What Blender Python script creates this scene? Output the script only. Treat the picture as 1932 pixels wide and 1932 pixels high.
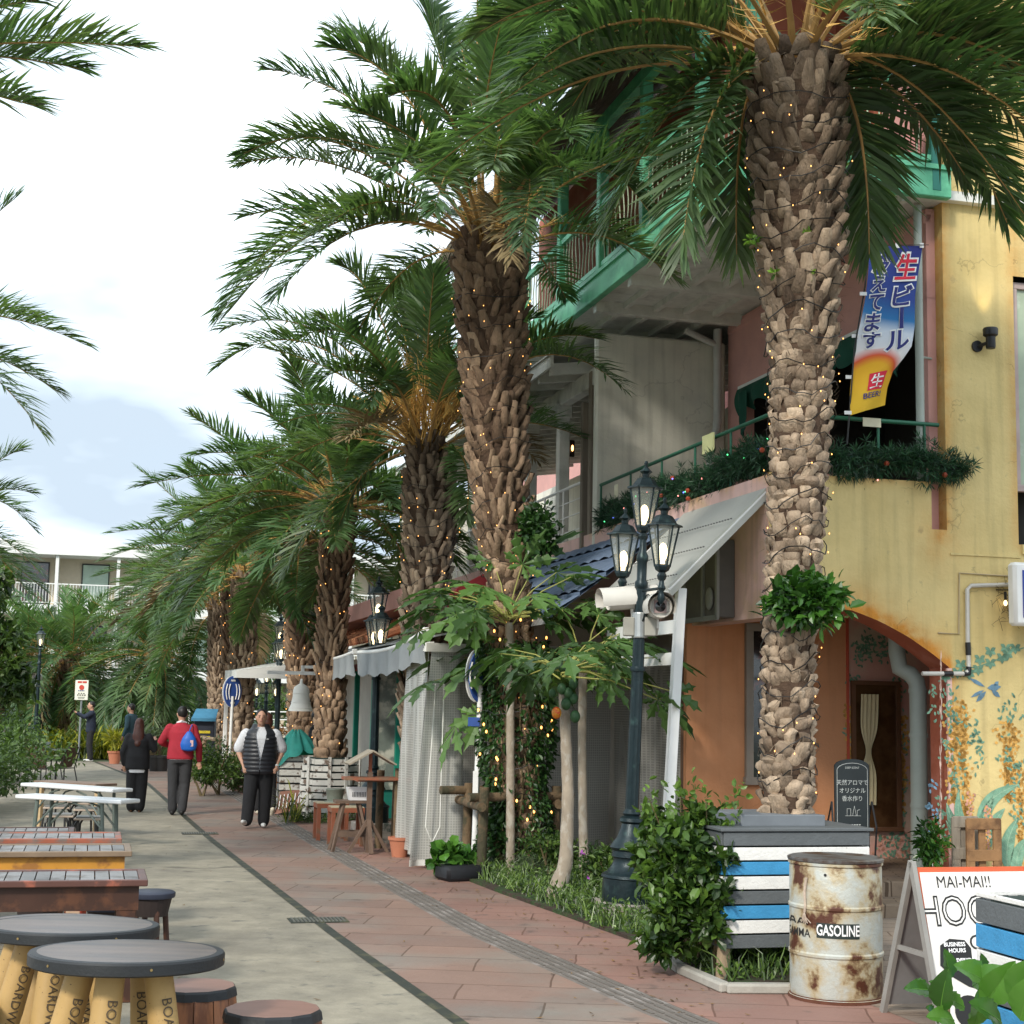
import bpy, math, random
import numpy as np
from mathutils import Matrix, Vector
for o in list(bpy.data.objects): bpy.data.objects.remove(o)
SC = bpy.context.scene; COL = SC.collection
rad = math.radians; PI = math.pi
# ---------------------------------------------------------------- camera
H = 1.87; F = 2900.; PIT = rad(7.17); ROL = rad(1.1)
FW = np.array([0, math.cos(PIT), math.sin(PIT)]); U0 = np.array([0, -math.sin(PIT), math.cos(PIT)])
RX = np.array([1., 0, 0])*math.cos(ROL)+U0*math.sin(ROL); UPV = U0*math.cos(ROL)-np.array([1., 0, 0])*math.sin(ROL)
CO = np.array([0, 0, H])
cd = bpy.data.cameras.new('camera'); cam = bpy.data.objects.new('camera', cd); COL.objects.link(cam)
cam.matrix_world = Matrix(((RX[0], UPV[0], -FW[0], 0), (RX[1], UPV[1], -FW[1], 0), (RX[2], UPV[2], -FW[2], H), (0, 0, 0, 1)))
cd.sensor_width = 36; cd.lens = 36*F/1932; cd.clip_start = .1; cd.clip_end = 2000
SC.camera = cam
# ---------------------------------------------------------------- sun and sky
E2 = np.array([-.2590, .9659]); E2 /= np.linalg.norm(E2); E1 = np.array([E2[1], -E2[0]]); BC = np.array([2.51, 14.9])
hd = E1*1.0+E2*1.17; sd = np.array([hd[0], hd[1], -1.06]); sd /= np.linalg.norm(sd)
SUN_STRENGTH = 2.15
sl = bpy.data.lights.new('sun', 'SUN'); sl.energy = SUN_STRENGTH; sl.angle = rad(8); sl.color = (1, .93, .82)
so = bpy.data.objects.new('sun', sl); COL.objects.link(so)
so.rotation_euler = Vector(sd).to_track_quat('-Z', 'Y').to_euler()
w = bpy.data.worlds.new('World'); SC.world = w; w.use_nodes = True
nt = w.node_tree; nt.nodes.clear(); N = nt.nodes.new; LK = nt.links.new
sky = N('ShaderNodeTexSky'); sky.sky_type = 'NISHITA'; sky.sun_disc = False
sky.sun_elevation = math.asin(-sd[2]); sky.sun_rotation = math.atan2(-sd[0], -sd[1])
b1 = N('ShaderNodeBackground'); b1.inputs[1].default_value = .13; LK(sky.outputs[0], b1.inputs[0])
tc = N('ShaderNodeTexCoord'); mp = N('ShaderNodeMapping'); mp.inputs[3].default_value = (1, 1, 2.6); LK(tc.outputs['Generated'], mp.inputs[0])
no = N('ShaderNodeTexNoise'); no.inputs['Scale'].default_value = 2.3; no.inputs['Detail'].default_value = 7; no.inputs['Roughness'].default_value = .55; LK(mp.outputs[0], no.inputs[0])
cr = N('ShaderNodeValToRGB'); cr.color_ramp.elements[0].position = .34; cr.color_ramp.elements[0].color = (.8, .8, .8, 1)
cr.color_ramp.elements[1].position = .56; cr.color_ramp.elements[1].color = (1, 1, 1, 1); LK(no.outputs[0], cr.inputs[0])
no2 = N('ShaderNodeTexNoise'); no2.inputs['Scale'].default_value = 3.1; no2.inputs['Detail'].default_value = 5; LK(mp.outputs[0], no2.inputs[0])
# cloud brightness: brighter overhead, greyer towards the horizon
sx = N('ShaderNodeSeparateXYZ'); LK(tc.outputs['Generated'], sx.inputs[0])
mr = N('ShaderNodeMapRange'); mr.inputs[1].default_value = .12; mr.inputs[2].default_value = .36; mr.inputs[3].default_value = 0; mr.inputs[4].default_value = .42; LK(sx.outputs[2], mr.inputs[0])
ad = N('ShaderNodeMath'); ad.operation = 'MULTIPLY_ADD'; LK(no2.outputs[0], ad.inputs[0]); ad.inputs[1].default_value = 3.0; ad.inputs[2].default_value = -1.35
ad2 = N('ShaderNodeMath'); ad2.operation = 'ADD'; ad2.use_clamp = True; LK(ad.outputs[0], ad2.inputs[0]); LK(mr.outputs[0], ad2.inputs[1])
mc = N('ShaderNodeMix'); mc.data_type = 'RGBA'; mc.inputs[6].default_value = (.25, .30, .352, 1); mc.inputs[7].default_value = (.78, .86, .92, 1); LK(ad2.outputs[0], mc.inputs[0])
b2 = N('ShaderNodeBackground'); b2.inputs[1].default_value = 1.8; LK(mc.outputs[2], b2.inputs[0])
ms = N('ShaderNodeMixShader'); LK(cr.outputs[0], ms.inputs[0]); LK(b1.outputs[0], ms.inputs[1]); LK(b2.outputs[0], ms.inputs[2])
wo = N('ShaderNodeOutputWorld'); LK(ms.outputs[0], wo.inputs[0])
SC.view_settings.view_transform = 'Standard'; SC.view_settings.look = 'None'; SC.view_settings.gamma = 1; SC.view_settings.exposure = 0.62
SC.render.engine = 'CYCLES'

# ---------------------------------------------------------------- helpers: a photo pixel (1932 px wide) to a point of the place
def ray(u, v): return FW+RX*(u-966)/F+UPV*(966-v)/F
def atD(u, v, D): d = ray(u, v); return CO+d*(D/d[1])
def atZ(u, v, z=0.): d = ray(u, v); return CO+d*((z-H)/d[2])
def W(s, t, z=0.): p = BC+E2*s+E1*t; return np.array([p[0], p[1], z])
ANG = math.atan2(E1[1], E1[0])
rng = np.random.default_rng(7)
def srgb(h):
    h = h.lstrip('#'); c = [int(h[i:i+2], 16)/255 for i in (0, 2, 4)]
    return tuple(x/12.92 if x <= .04045 else ((x+.055)/1.055)**2.4 for x in c)

def nrm(v): v = np.asarray(v, float); return v/max(np.linalg.norm(v), 1e-9)
class MB:
    """collects verts/faces; frame=True: x=along e1 (right), y=along e2 (away), z up, origin at the building corner"""
    def __init__(s, frame=False, M=None): s.c = []; s.n = 0; s.frame = frame; s.M = M
    def add(s, V, Fs, mi=0, var=.5, **kw):
        V = np.asarray(V, float).reshape(-1, 3)
        if len(V) == 0: return s
        groups = {}
        if isinstance(Fs, np.ndarray): groups[Fs.shape[1]] = (Fs, None)
        else:
            d = {}
            for f in Fs: d.setdefault(len(f), []).append(f)
            for k, l in d.items(): groups[k] = (np.array(l, int), None)
        for k, (A, _) in groups.items():
            va = np.full(len(A), var, float) if np.isscalar(var) else np.asarray(var, float)
            s.c.append((A+s.n, np.full(len(A), mi, int), va))
        if not hasattr(s, 'V'): s.V = []; s.K = []
        s.V.append(V); s.n += len(V)
        s.K.append(np.full(len(V), kw.get('stain', 0.)) if np.isscalar(kw.get('stain', 0.)) else kw['stain'])
        return s
    def box(s, c, d, rz=0, mi=0, var=.5, ch=0.0, R=None):
        x, y, z = [k/2 for k in d]
        sg = [(-1, -1, -1), (1, -1, -1), (1, 1, -1), (-1, 1, -1), (-1, -1, 1), (1, -1, 1), (1, 1, 1), (-1, 1, 1)]
        fs = [(0, 3, 2, 1), (4, 5, 6, 7), (0, 1, 5, 4), (1, 2, 6, 5), (2, 3, 7, 6), (3, 0, 4, 7)]
        if ch > 0:
            ch = min(ch, x*.45, y*.45, z*.45); V = []
            for a, b, g in sg: V += [(a*x, b*(y-ch), g*(z-ch)), (a*(x-ch), b*y, g*(z-ch)), (a*(x-ch), b*(y-ch), g*z)]
            ax = [2, 2, 1, 0, 1, 0]; Fs = [tuple(i*3+ax[k] for i in f) for k, f in enumerate(fs)]
            for i, j, a in [(0, 1, 0), (1, 2, 1), (2, 3, 0), (3, 0, 1), (4, 5, 0), (5, 6, 1), (6, 7, 0), (7, 4, 1), (0, 4, 2), (1, 5, 2), (2, 6, 2), (3, 7, 2)]:
                p, q = [k for k in (0, 1, 2) if k != a]; Fs.append((i*3+p, j*3+p, j*3+q, i*3+q))
            for i in range(8): Fs.append((i*3, i*3+1, i*3+2))
        else: V = [(a*x, b*y, g*z) for a, b, g in sg]; Fs = fs
        V = np.array(V, float)
        if R is not None: V = V@np.asarray(R).T
        if rz: c_, s_ = math.cos(rz), math.sin(rz); V = V@np.array([[c_, s_, 0], [-s_, c_, 0], [0, 0, 1]])
        return s.add(V+np.array(c, float), Fs, mi, var)
    def beam(s, p, q, w, h, mi=0, var=.5, up=(0, 0, 1), ch=0.0):
        p = np.asarray(p, float); q = np.asarray(q, float); y = nrm(q-p); x = np.cross(y, up)
        if np.linalg.norm(x) < 1e-4: x = np.cross(y, (1, 0, 0))
        x = nrm(x); z = np.cross(x, y)
        return s.box((p+q)/2, (w, float(np.linalg.norm(q-p)), h), R=np.array([x, y, z]).T, mi=mi, var=var, ch=ch)
    def tube(s, P, r, n=8, mi=0, var=.5, cap=True, r2=None):
        P = np.asarray(P, float); m = len(P); r = np.broadcast_to(np.asarray(r, float), (m,)) if not np.isscalar(r) else np.full(m, r)
        r2 = r if r2 is None else (np.full(m, r2) if np.isscalar(r2) else np.asarray(r2, float))
        T = np.gradient(P, axis=0); T /= np.maximum(np.linalg.norm(T, axis=1), 1e-9)[:, None]
        a = np.cross(T[0], (0, 0, 1)); a = nrm(a) if np.linalg.norm(a) > .05 else np.array([1., 0, 0])
        V = []; an = np.arange(n)*2*PI/n
        for i in range(m):
            a = nrm(a-T[i]*(a@T[i])); b = np.cross(T[i], a)
            V.append(P[i]+np.outer(np.cos(an)*r[i], a)+np.outer(np.sin(an)*r2[i], b))
        V = np.vstack(V); i = np.arange(m-1)[:, None]*n; j = np.arange(n)[None]; k = (j+1) % n
        Q = np.stack([i+j, i+k, i+n+k, i+n+j], -1).reshape(-1, 4); Fs = [tuple(x) for x in Q]
        if cap: Fs += [tuple(range(n))[::-1], tuple((m-1)*n+x for x in range(n))]
        return s.add(V, Fs, mi, var)
    def lathe(s, prof, c=(0, 0, 0), n=24, mi=0, var=.5, sx=1, sy=1, a0=0, R=None):
        prof = np.asarray(prof, float); an = np.arange(n)*2*PI/n+a0; V = []
        for r, z in prof: V.append(np.stack([np.cos(an)*r*sx, np.sin(an)*r*sy, np.full(n, z)], 1))
        V = np.vstack(V); m = len(prof)
        if R is not None: V = V@np.asarray(R).T
        Fs = []
        for i in range(m-1):
            for j in range(n): k = (j+1) % n; Fs.append((i*n+j, i*n+k, (i+1)*n+k, (i+1)*n+j))
        if prof[0][0] > 1e-4: Fs.append(tuple(range(n))[::-1])
        if prof[-1][0] > 1e-4: Fs.append(tuple((m-1)*n+x for x in range(n)))
        return s.add(V+np.array(c, float), Fs, mi, var)
    def ell(s, c, r, n=12, m=8, mi=0, var=.5, R=None):
        pr = [(math.sin(PI*i/m), -math.cos(PI*i/m)) for i in range(m+1)]
        pr[0] = (.02, -1); pr[-1] = (.02, 1)
        an = np.arange(n)*2*PI/n; V = np.vstack([np.stack([np.cos(an)*a*r[0], np.sin(an)*a*r[1], np.full(n, b*r[2])], 1) for a, b in pr])
        if R is not None: V = V@np.asarray(R).T
        Fs = [(i*n+j, i*n+(j+1) % n, (i+1)*n+(j+1) % n, (i+1)*n+j) for i in range(m) for j in range(n)]
        Fs += [tuple(range(n))[::-1], tuple(m*n+x for x in range(n))]
        return s.add(V+np.array(c, float), Fs, mi, var)
    def grid(s, fn, nu, nv, mi=0, var=.5, stain=None):
        V = []; K = []
        for j in range(nv+1):
            for i in range(nu+1):
                p = fn(i/nu, j/nv); V.append(p[:3]); K.append(p[3] if len(p) > 3 else 0)
        Fs = [(j*(nu+1)+i, j*(nu+1)+i+1, (j+1)*(nu+1)+i+1, (j+1)*(nu+1)+i) for j in range(nv) for i in range(nu)]
        return s.add(V, Fs, mi, var, stain=np.array(K, float))
    def prism(s, pts, thick, mi=0, var=.5):
        """pts: 3d polygon; extruded by vector thick"""
        P = np.asarray(pts, float); n = len(P); V = np.vstack([P, P+np.asarray(thick, float)])
        Fs = [tuple(range(n))[::-1], tuple(range(n, 2*n))]+[(i, (i+1) % n, n+(i+1) % n, n+i) for i in range(n)]
        return s.add(V, Fs, mi, var)
    def build(s, name, mats, parent=None, smooth=None, local=False):
        if not hasattr(s, 'V'): return None
        V = np.vstack(s.V)
        if s.M is not None: M_ = np.array(s.M); V = V@M_[:3, :3].T+M_[:3, 3]
        if s.frame: V = np.stack([BC[0]+E1[0]*V[:, 0]+E2[0]*V[:, 1], BC[1]+E1[1]*V[:, 0]+E2[1]*V[:, 1], V[:, 2]], 1)
        if parent is not None and not local and not getattr(s, 'loc', False):
            Mi = np.array(mw(parent).inverted()); V = V@Mi[:3, :3].T+Mi[:3, 3]
        me = bpy.data.meshes.new(name); lt = []; ls = []; mi = []; va = []
        for A, m_, v_ in s.c: lt.append(A.ravel()); ls.append(np.full(len(A), A.shape[1])); mi.append(m_); va.append(v_)
        lt = np.concatenate(lt); ls = np.concatenate(ls); mi = np.concatenate(mi); va = np.concatenate(va)
        me.vertices.add(len(V)); me.vertices.foreach_set('co', V.ravel().astype(np.float32))
        me.loops.add(len(lt)); me.loops.foreach_set('vertex_index', lt.astype(np.int32))
        me.polygons.add(len(ls)); me.polygons.foreach_set('loop_start', (np.cumsum(ls)-ls).astype(np.int32))
        me.polygons.foreach_set('material_index', mi.astype(np.int32)); me.update(calc_edges=True)
        at = me.attributes.new('var', 'FLOAT', 'FACE'); at.data.foreach_set('value', va.astype(np.float32))
        at = me.attributes.new('stain', 'FLOAT', 'POINT'); at.data.foreach_set('value', np.concatenate(s.K).astype(np.float32))
        for m_ in (mats if isinstance(mats, (list, tuple)) else [mats]): me.materials.append(m_)
        if smooth is not None:
            me.shade_smooth()
            if smooth < 179: me.set_sharp_from_angle(angle=rad(smooth))
        else: me.shade_flat()
        o = bpy.data.objects.new(name, me); COL.objects.link(o)
        if parent is not None: o.parent = parent
        return o
def mw(o):
    m = o.matrix_basis.copy()
    return mw(o.parent)@m if o.parent else m
def tag(o, label, cat, group=None):
    o['label'] = label; o['category'] = cat
    if group: o['group'] = group
    return o
def thing(name, label, cat, loc=(0, 0, 0), rz=0, group=None):
    o = bpy.data.objects.new(name, None); COL.objects.link(o); o.empty_display_size = .1
    o.location = tuple(float(x) for x in loc); o.rotation_euler = (0, 0, rz)
    return tag(o, label, cat, group)
def struct(o): o['kind'] = 'structure'; return o
def copy_tree(o, parent=None):
    c = o.copy(); COL.objects.link(c); c.parent = parent
    for ch in list(o.children): copy_tree(ch, c)
    return c

# ---------------------------------------------------------------- materials
MC = {}
def M(name, col, rough=.65, nv=.18, ns=4., bump=.0, bs=40., metal=0., attr=.0, c2=None, c2s=1.5, c2t=(.5, .6), transl=0., spec=.4, emit=None, alpha=None, stain=None, attr2=None, c3=None, c3s=8., c3t=(.6, .65), stretch=None, detail=5, streak=0., crack=None):
    if name in MC: return MC[name]
    if isinstance(col, str): col = srgb(col)
    m = bpy.data.materials.new(name); m.use_nodes = True; t = m.node_tree; t.nodes.clear(); N = t.nodes.new; L = t.links.new
    out = N('ShaderNodeOutputMaterial'); bs_ = N('ShaderNodeBsdfPrincipled')
    tc = N('ShaderNodeTexCoord'); co = tc.outputs['Object']
    if stretch: mp = N('ShaderNodeMapping'); mp.inputs[3].default_value = stretch; L(co, mp.inputs[0]); co = mp.outputs[0]
    def noise(sc, det=detail, rg=.6):
        n = N('ShaderNodeTexNoise'); n.inputs['Scale'].default_value = sc; n.inputs['Detail'].default_value = det; n.inputs['Roughness'].default_value = rg; L(co, n.inputs[0]); return n.outputs[0]
    def mrange(x, a, b, c, d):
        r = N('ShaderNodeMapRange'); r.inputs[1].default_value = a; r.inputs[2].default_value = b; r.inputs[3].default_value = c; r.inputs[4].default_value = d; L(x, r.inputs[0]); return r.outputs[0]
    def mix(f, a, b, bt='MIX'):
        x = N('ShaderNodeMix'); x.data_type = 'RGBA'; x.blend_type = bt
        for i, v in ((0, f), (6, a), (7, b)):
            if hasattr(v, 'is_linked') or hasattr(v, 'links'): L(v, x.inputs[i])
            elif i == 0: x.inputs[0].default_value = v
            else: x.inputs[i].default_value = (*(srgb(v) if isinstance(v, str) else v), 1)
        return x.outputs[2]
    c = None; base = col
    if c2 is not None: c = mix(mrange(noise(c2s), c2t[0], c2t[1], 0, 1), base, c2)
    if c3 is not None: c = mix(mrange(noise(c3s), c3t[0], c3t[1], 0, 1), c if c is not None else base, c3)
    if attr2 is not None:
        a = N('ShaderNodeAttribute'); a.attribute_name = 'var'; c = mix(mrange(a.outputs['Fac'], .0, 1., 0, 1), c if c is not None else base, attr2)
    if stain is not None:
        a = N('ShaderNodeAttribute'); a.attribute_name = 'stain'
        q = N('ShaderNodeMath'); q.operation = 'MULTIPLY'; q.use_clamp = True; L(a.outputs['Fac'], q.inputs[0]); L(mrange(noise(6), .3, .65, .35, 1.25), q.inputs[1])
        c = mix(q.outputs[0], c if c is not None else base, stain)
    if c is None: c = mix(0., base, base)
    if streak:
        mp2 = N('ShaderNodeMapping'); mp2.inputs[3].default_value = (5, 5, .3); L(tc.outputs['Object'], mp2.inputs[0]); n_ = N('ShaderNodeTexNoise'); n_.inputs['Scale'].default_value = 1.6; n_.inputs['Detail'].default_value = 6; L(mp2.outputs[0], n_.inputs[0])
        c = mix(1., c, mrange(n_.outputs[0], .5, .72, 1, 1-streak), 'MULTIPLY')
    if crack:
        nz_ = N('ShaderNodeTexNoise'); nz_.inputs['Scale'].default_value = crack[0]*3; nz_.inputs['Detail'].default_value = 6; L(co, nz_.inputs[0]); vm = N('ShaderNodeMix'); vm.data_type = 'VECTOR'; vm.inputs[0].default_value = .35; L(co, vm.inputs[4]); L(nz_.outputs['Color'], vm.inputs[5])
        vo = N('ShaderNodeTexVoronoi'); vo.feature = 'DISTANCE_TO_EDGE'; vo.inputs['Scale'].default_value = crack[0]; L(vm.outputs[1], vo.inputs['Vector']); k_ = N('ShaderNodeMath'); k_.operation = 'MAXIMUM'; L(mrange(vo.outputs[0], 0, crack[1], crack[2], 1), k_.inputs[0]); L(mrange(noise(crack[0]*1.7, 2), .5, .56, 1, 0), k_.inputs[1]); c = mix(1., c, k_.outputs[0], 'MULTIPLY')
    if nv:
        c = mix(1., c, mrange(noise(ns), .25, .75, 1-nv, 1+nv), 'MULTIPLY')
    if attr:
        a = N('ShaderNodeAttribute'); a.attribute_name = 'var'; c = mix(1., c, mrange(a.outputs['Fac'], 0, 1, 1-attr, 1+attr), 'MULTIPLY')
    L(c, bs_.inputs['Base Color'])
    bs_.inputs['Roughness'].default_value = rough; bs_.inputs['Metallic'].default_value = metal
    bs_.inputs['Specular IOR Level'].default_value = spec
    if bump:
        bn = N('ShaderNodeBump'); bn.inputs['Strength'].default_value = bump; bn.inputs['Distance'].default_value = .02; L(noise(bs, 6), bn.inputs['Height']); L(bn.outputs[0], bs_.inputs['Normal'])
    sh = bs_.outputs[0]
    if emit: bs_.inputs['Emission Color'].default_value = (*emit[0], 1); bs_.inputs['Emission Strength'].default_value = emit[1]
    if transl:
        tr = N('ShaderNodeBsdfTranslucent'); L(mix(1., c, (1.3, 1.4, .6), 'MULTIPLY'), tr.inputs[0]); x = N('ShaderNodeMixShader'); x.inputs[0].default_value = transl; L(sh, x.inputs[1]); L(tr.outputs[0], x.inputs[2]); sh = x.outputs[0]
    if alpha is not None:
        tp = N('ShaderNodeBsdfTransparent'); x = N('ShaderNodeMixShader'); x.inputs[0].default_value = alpha; L(tp.outputs[0], x.inputs[1]); L(sh, x.inputs[2]); sh = x.outputs[0]
    L(sh, out.inputs[0]); MC[name] = m; return m
def glass(name='window_glass', tint=(.6, .7, .7), alpha=.35, rough=.05): return M(name, tint, rough=rough, nv=0, alpha=alpha, spec=.8)

GREEN = M('green_paint', (.15, .52, .30), .45, .15, 3, c2=(.06, .3, .17), c2s=2.2, c2t=(.5, .7), bump=.1)
TEAL = M('teal_paint', (.015, .16, .12), .4)
DKGREEN = M('dark_green_rail_paint', (.015, .11, .06), .4)
LAMPG = M('verdigris_iron', (.012, .024, .028), .38, .3, 14, metal=.35, c2=(.035, .07, .065), c2s=9, c2t=(.58, .75), bump=.15)
WHITE = M('white_paint', (.74, .74, .72), .5, .06)
DIRTYW = M('weathered_white_paint', (.68, .67, .62), .7, .15, 5, c2=(.34, .33, .30), c2s=3, c2t=(.55, .8), bump=.2)
CREAM = M('cream_stucco', (.72, .70, .60), .85, .06, 2, c2=(.56, .55, .49), c2s=1.3, c2t=(.45, .75), bump=.25, bs=25, streak=.2, crack=(.8, .005, .8))
PINK = M('pink_stucco', (.62, .33, .29), .85, .08, 2, c2=(.5, .27, .25), c2s=1.1, c2t=(.45, .75), bump=.2, bs=30)
PINKL = M('pale_pink_stucco', (.70, .46, .41), .85, .1, 3, c2=(.6, .42, .26), c2s=2., c2t=(.5, .7), bump=.2, bs=30, stain=(.62, .32, .12), streak=.2)
YELL = M('yellow_stucco', (.66, .52, .235), .88, .09, 2.5, c2=(.55, .42, .17), c2s=1.1, c2t=(.45, .75), bump=.35, bs=22, stain=(.58, .24, .035), c3=(.36, .29, .15), c3s=5., c3t=(.62, .74), streak=.22, crack=(1.1, .006, .7))
ORANGE = M('orange_stucco', (.66, .31, .155), .85, .08, 1.5, bump=.2, bs=30, c2=(.54, .22, .09), c2s=.9, c2t=(.4, .7), streak=.15)
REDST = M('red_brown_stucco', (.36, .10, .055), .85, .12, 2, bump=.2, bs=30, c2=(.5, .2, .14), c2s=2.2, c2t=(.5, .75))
GREYP = M('grey_paint', (.10, .11, .115), .6, .14, 8, bump=.3, bs=50, c3=(.2, .19, .17), c3s=20, c3t=(.72, .75))
BLUEP = M('sky_blue_paint', (.045, .25, .48), .5, .14, 8, bump=.3, bs=50, c3=(.2, .3, .36), c3s=20, c3t=(.71, .74))
WHITEP = M('white_plank_paint', (.70, .69, .66), .55, .08, 6, bump=.3, bs=50, c3=(.36, .33, .28), c3s=18, c3t=(.68, .74))
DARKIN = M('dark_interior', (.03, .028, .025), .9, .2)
BROWNIN = M('brown_interior_wall', (.16, .08, .045), .85, .2)
STEELG = M('pale_pipe_plastic', (.36, .40, .36), .45, .1, 4)
PIPEW = M('grey_white_pipe', (.5, .5, .47), .5, .1)
CONC = M('concrete', (.33, .31, .27), .9, .18, 5, bump=.3, bs=30, c2=(.24, .23, .2), c2s=1., c2t=(.45, .7))
BLACKM = M('black_metal', (.012, .012, .013), .4, .1)
def pS(u, v, s_):      # photo pixel -> local (t, s, z) on the plane s = const
    d = ray(u, v); k = (s_+BC@E2)/(d[:2]@E2); p = CO+d*k; q = p[:2]-BC; return np.array([q@E1, q@E2, p[2]])
def pT(u, v, t_):
    d = ray(u, v); k = (t_+BC@E1)/(d[:2]@E1); p = CO+d*k; q = p[:2]-BC; return np.array([q@E1, q@E2, p[2]])
def pZ(u, v, z_=0.):
    p = atZ(u, v, z_); q = p[:2]-BC; return np.array([q@E1, q@E2, p[2]])
def bthing(name, label, cat, t, s, z=0, group=None, rz=0): return thing(name, label, cat, W(s, t, z), ANG+rz, group)
# ---------------------------------------------------------------- ground
def ip(pts, s): return float(np.interp(s, [p[0] for p in pts], [p[1] for p in pts]))
DRAIN = [(-14, -3.8), (-8, -3.93), (-4.63, -4.09), (-1.2, -4.29), (7.8, -4.66), (22.4, -5.04), (34, -6.2)]
TACT = [(-14, -1.6), (-8, -2.25), (-4.75, -2.73), (-.95, -3.09), (4.1, -3.22), (7.1, -3.28), (20, -3.5), (34, -4.4)]
EDGE = [(-14, -1.7), (-8, -1.9), (-4.33, -2.21), (-3.2, -2.12), (-2.09, -1.98), (1.5, -2.21), (3.5, -2.45), (6, -2.5), (34, -2.8)]
def stamped(name, base, c2, jc, s0=.42, s1=.9, rough=.75):
    m = M(name, base, rough, .14, 1.2, c2=c2, c2s=.8, c2t=(.45, .68), bump=.3, bs=18, c3=(.09, .07, .06), c3s=3.3, c3t=(.60, .76), detail=8); t = m.node_tree; N = t.nodes.new; L = t.links.new
    b = [n for n in t.nodes if n.type == 'BSDF_PRINCIPLED'][0]; src = b.inputs['Base Color'].links[0].from_socket
    tc = N('ShaderNodeTexCoord'); mp = N('ShaderNodeMapping'); mp.inputs[2].default_value = (0, 0, -ANG+.35); L(tc.outputs['Object'], mp.inputs[0])
    nz = N('ShaderNodeTexNoise'); nz.inputs['Scale'].default_value = 1.5; L(mp.outputs[0], nz.inputs[0]); ma = N('ShaderNodeMix'); ma.data_type = 'VECTOR'; ma.inputs[0].default_value = .06; L(mp.outputs[0], ma.inputs[4]); L(nz.outputs['Color'], ma.inputs[5])
    br = N('ShaderNodeTexBrick'); br.inputs['Scale'].default_value = 1; br.inputs['Mortar Size'].default_value = .008; br.inputs['Mortar Smooth'].default_value = .3; br.inputs['Brick Width'].default_value = s1; br.inputs['Row Height'].default_value = s0
    br.inputs[1].default_value = (1, 1, 1, 1); br.inputs[2].default_value = (.8, .82, .85, 1); br.inputs[3].default_value = jc; L(ma.outputs[1], br.inputs[0])
    x = N('ShaderNodeMix'); x.data_type = 'RGBA'; x.blend_type = 'MULTIPLY'; x.inputs[0].default_value = 1; L(src, x.inputs[6]); L(br.outputs[0], x.inputs[7]); L(x.outputs[2], b.inputs['Base Color']); return m
PLAZA = M('plaza_concrete', (.275, .245, .185), .85, .26, 3.5, bump=.6, bs=14, c2=(.20, .18, .14), c2s=.8, c2t=(.42, .62), c3=(.11, .105, .09), c3s=5, c3t=(.58, .74), detail=9, crack=(.32, .006, .45))
REDST_ = stamped('red_stamped_paving', (.28, .155, .12), (.235, .175, .14), (.5, .45, .42, 1))
GREYRED = stamped('worn_stamped_paving', (.26, .165, .125), (.235, .20, .165), (.45, .4, .36, 1), .5, 1.1)
TACTM = M('grey_tactile_paving', (.17, .145, .125), .8, .15, 3, bump=.4, bs=60, c2=(.25, .22, .2), c2s=3)
SOIL = M('planting_soil', (.045, .03, .02), .95, .4, 12, bump=1., bs=30, c2=(.03, .06, .015), c2s=5, c2t=(.45, .6))
GRASSG = M('lawn_ground', (.05, .07, .03), .9, .3, 4)
g = MB(); g.add([(-900, -60, -.03), (900, -60, -.03), (900, 1500, -.03), (-900, 1500, -.03)], [(0, 1, 2, 3)])
struct(g.build('ground', GRASSG))
def strip(name, A, B, s0, s1, z, mat, n=60, seg=6):
    m = MB(True); V = []
    for i in range(n+1):
        s = s0+(s1-s0)*i/n; a = A(s); b = B(s)
        for j in range(seg+1): V.append((a+(b-a)*j/seg, s, z))
    Fs = [(i*(seg+1)+j, i*(seg+1)+j+1, (i+1)*(seg+1)+j+1, (i+1)*(seg+1)+j) for i in range(n) for j in range(seg)]
    m.add(V, Fs); o = m.build(name, mat); return struct(o)
strip('plaza', lambda s: -22, lambda s: ip(DRAIN, s), -14, 33.6, 0, PLAZA)
strip('path', lambda s: ip(DRAIN, s)+.0, lambda s: ip(TACT, s)-.15, -14, 33.6, 0.0, GREYRED)
strip('path', lambda s: ip(TACT, s)+.15, lambda s: ip(EDGE, s)+1.0, -14, 33.6, 0.0, REDST_)
strip('path', lambda s: ip(TACT, s)-.15, lambda s: ip(TACT, s)+.15, -14, 33.6, -.001, TACTM)
tb = MB(True)
for i in range(150):
    s = -8+i*.3
    if s > 30: break
    for k in range(4): tb.box((ip(TACT, s)-.1+k*.067, s, .003), (.022, .26, .008), rz=math.atan2(-(ip(TACT, s+.5)-ip(TACT, s)), .5), ch=.002)
struct(tb.build('tactile_bars', M('tactile_bar_grey', (.13, .115, .1), .8)))
DRM = M('drain_grate_steel', (.05, .055, .045), .6, .2, 10, metal=.4, c2=(.1, .1, .06), c2s=6)
strip('drain_channel', lambda s: ip(DRAIN, s)-.045, lambda s: ip(DRAIN, s)+.045, -14, 33.4, .004, DRM, n=40, seg=1)
for k, (u, v, lab) in enumerate([(600, 1737, 'larger steel drain grate across the drain line nearest the camera'), (377, 1573, 'small steel drain grate across the drain line by the walking people')]):
    p = pZ(u, v); d = bthing('drain_grate', lab, 'drain grate', p[0], p[1], .0, 'drain grates on the drain line'); m = MB(True)
    m.box((p[0], p[1], .005), (.5, .3, .006)); m.build('frame', DRM, d); m = MB(True)
    for i in range(14): m.box((p[0]-.215+i*.033, p[1], .011), (.014, .26, .008))
    m.build('bars', M('grate_bar', (.16, .16, .14), .5, metal=.4), d)
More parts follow.
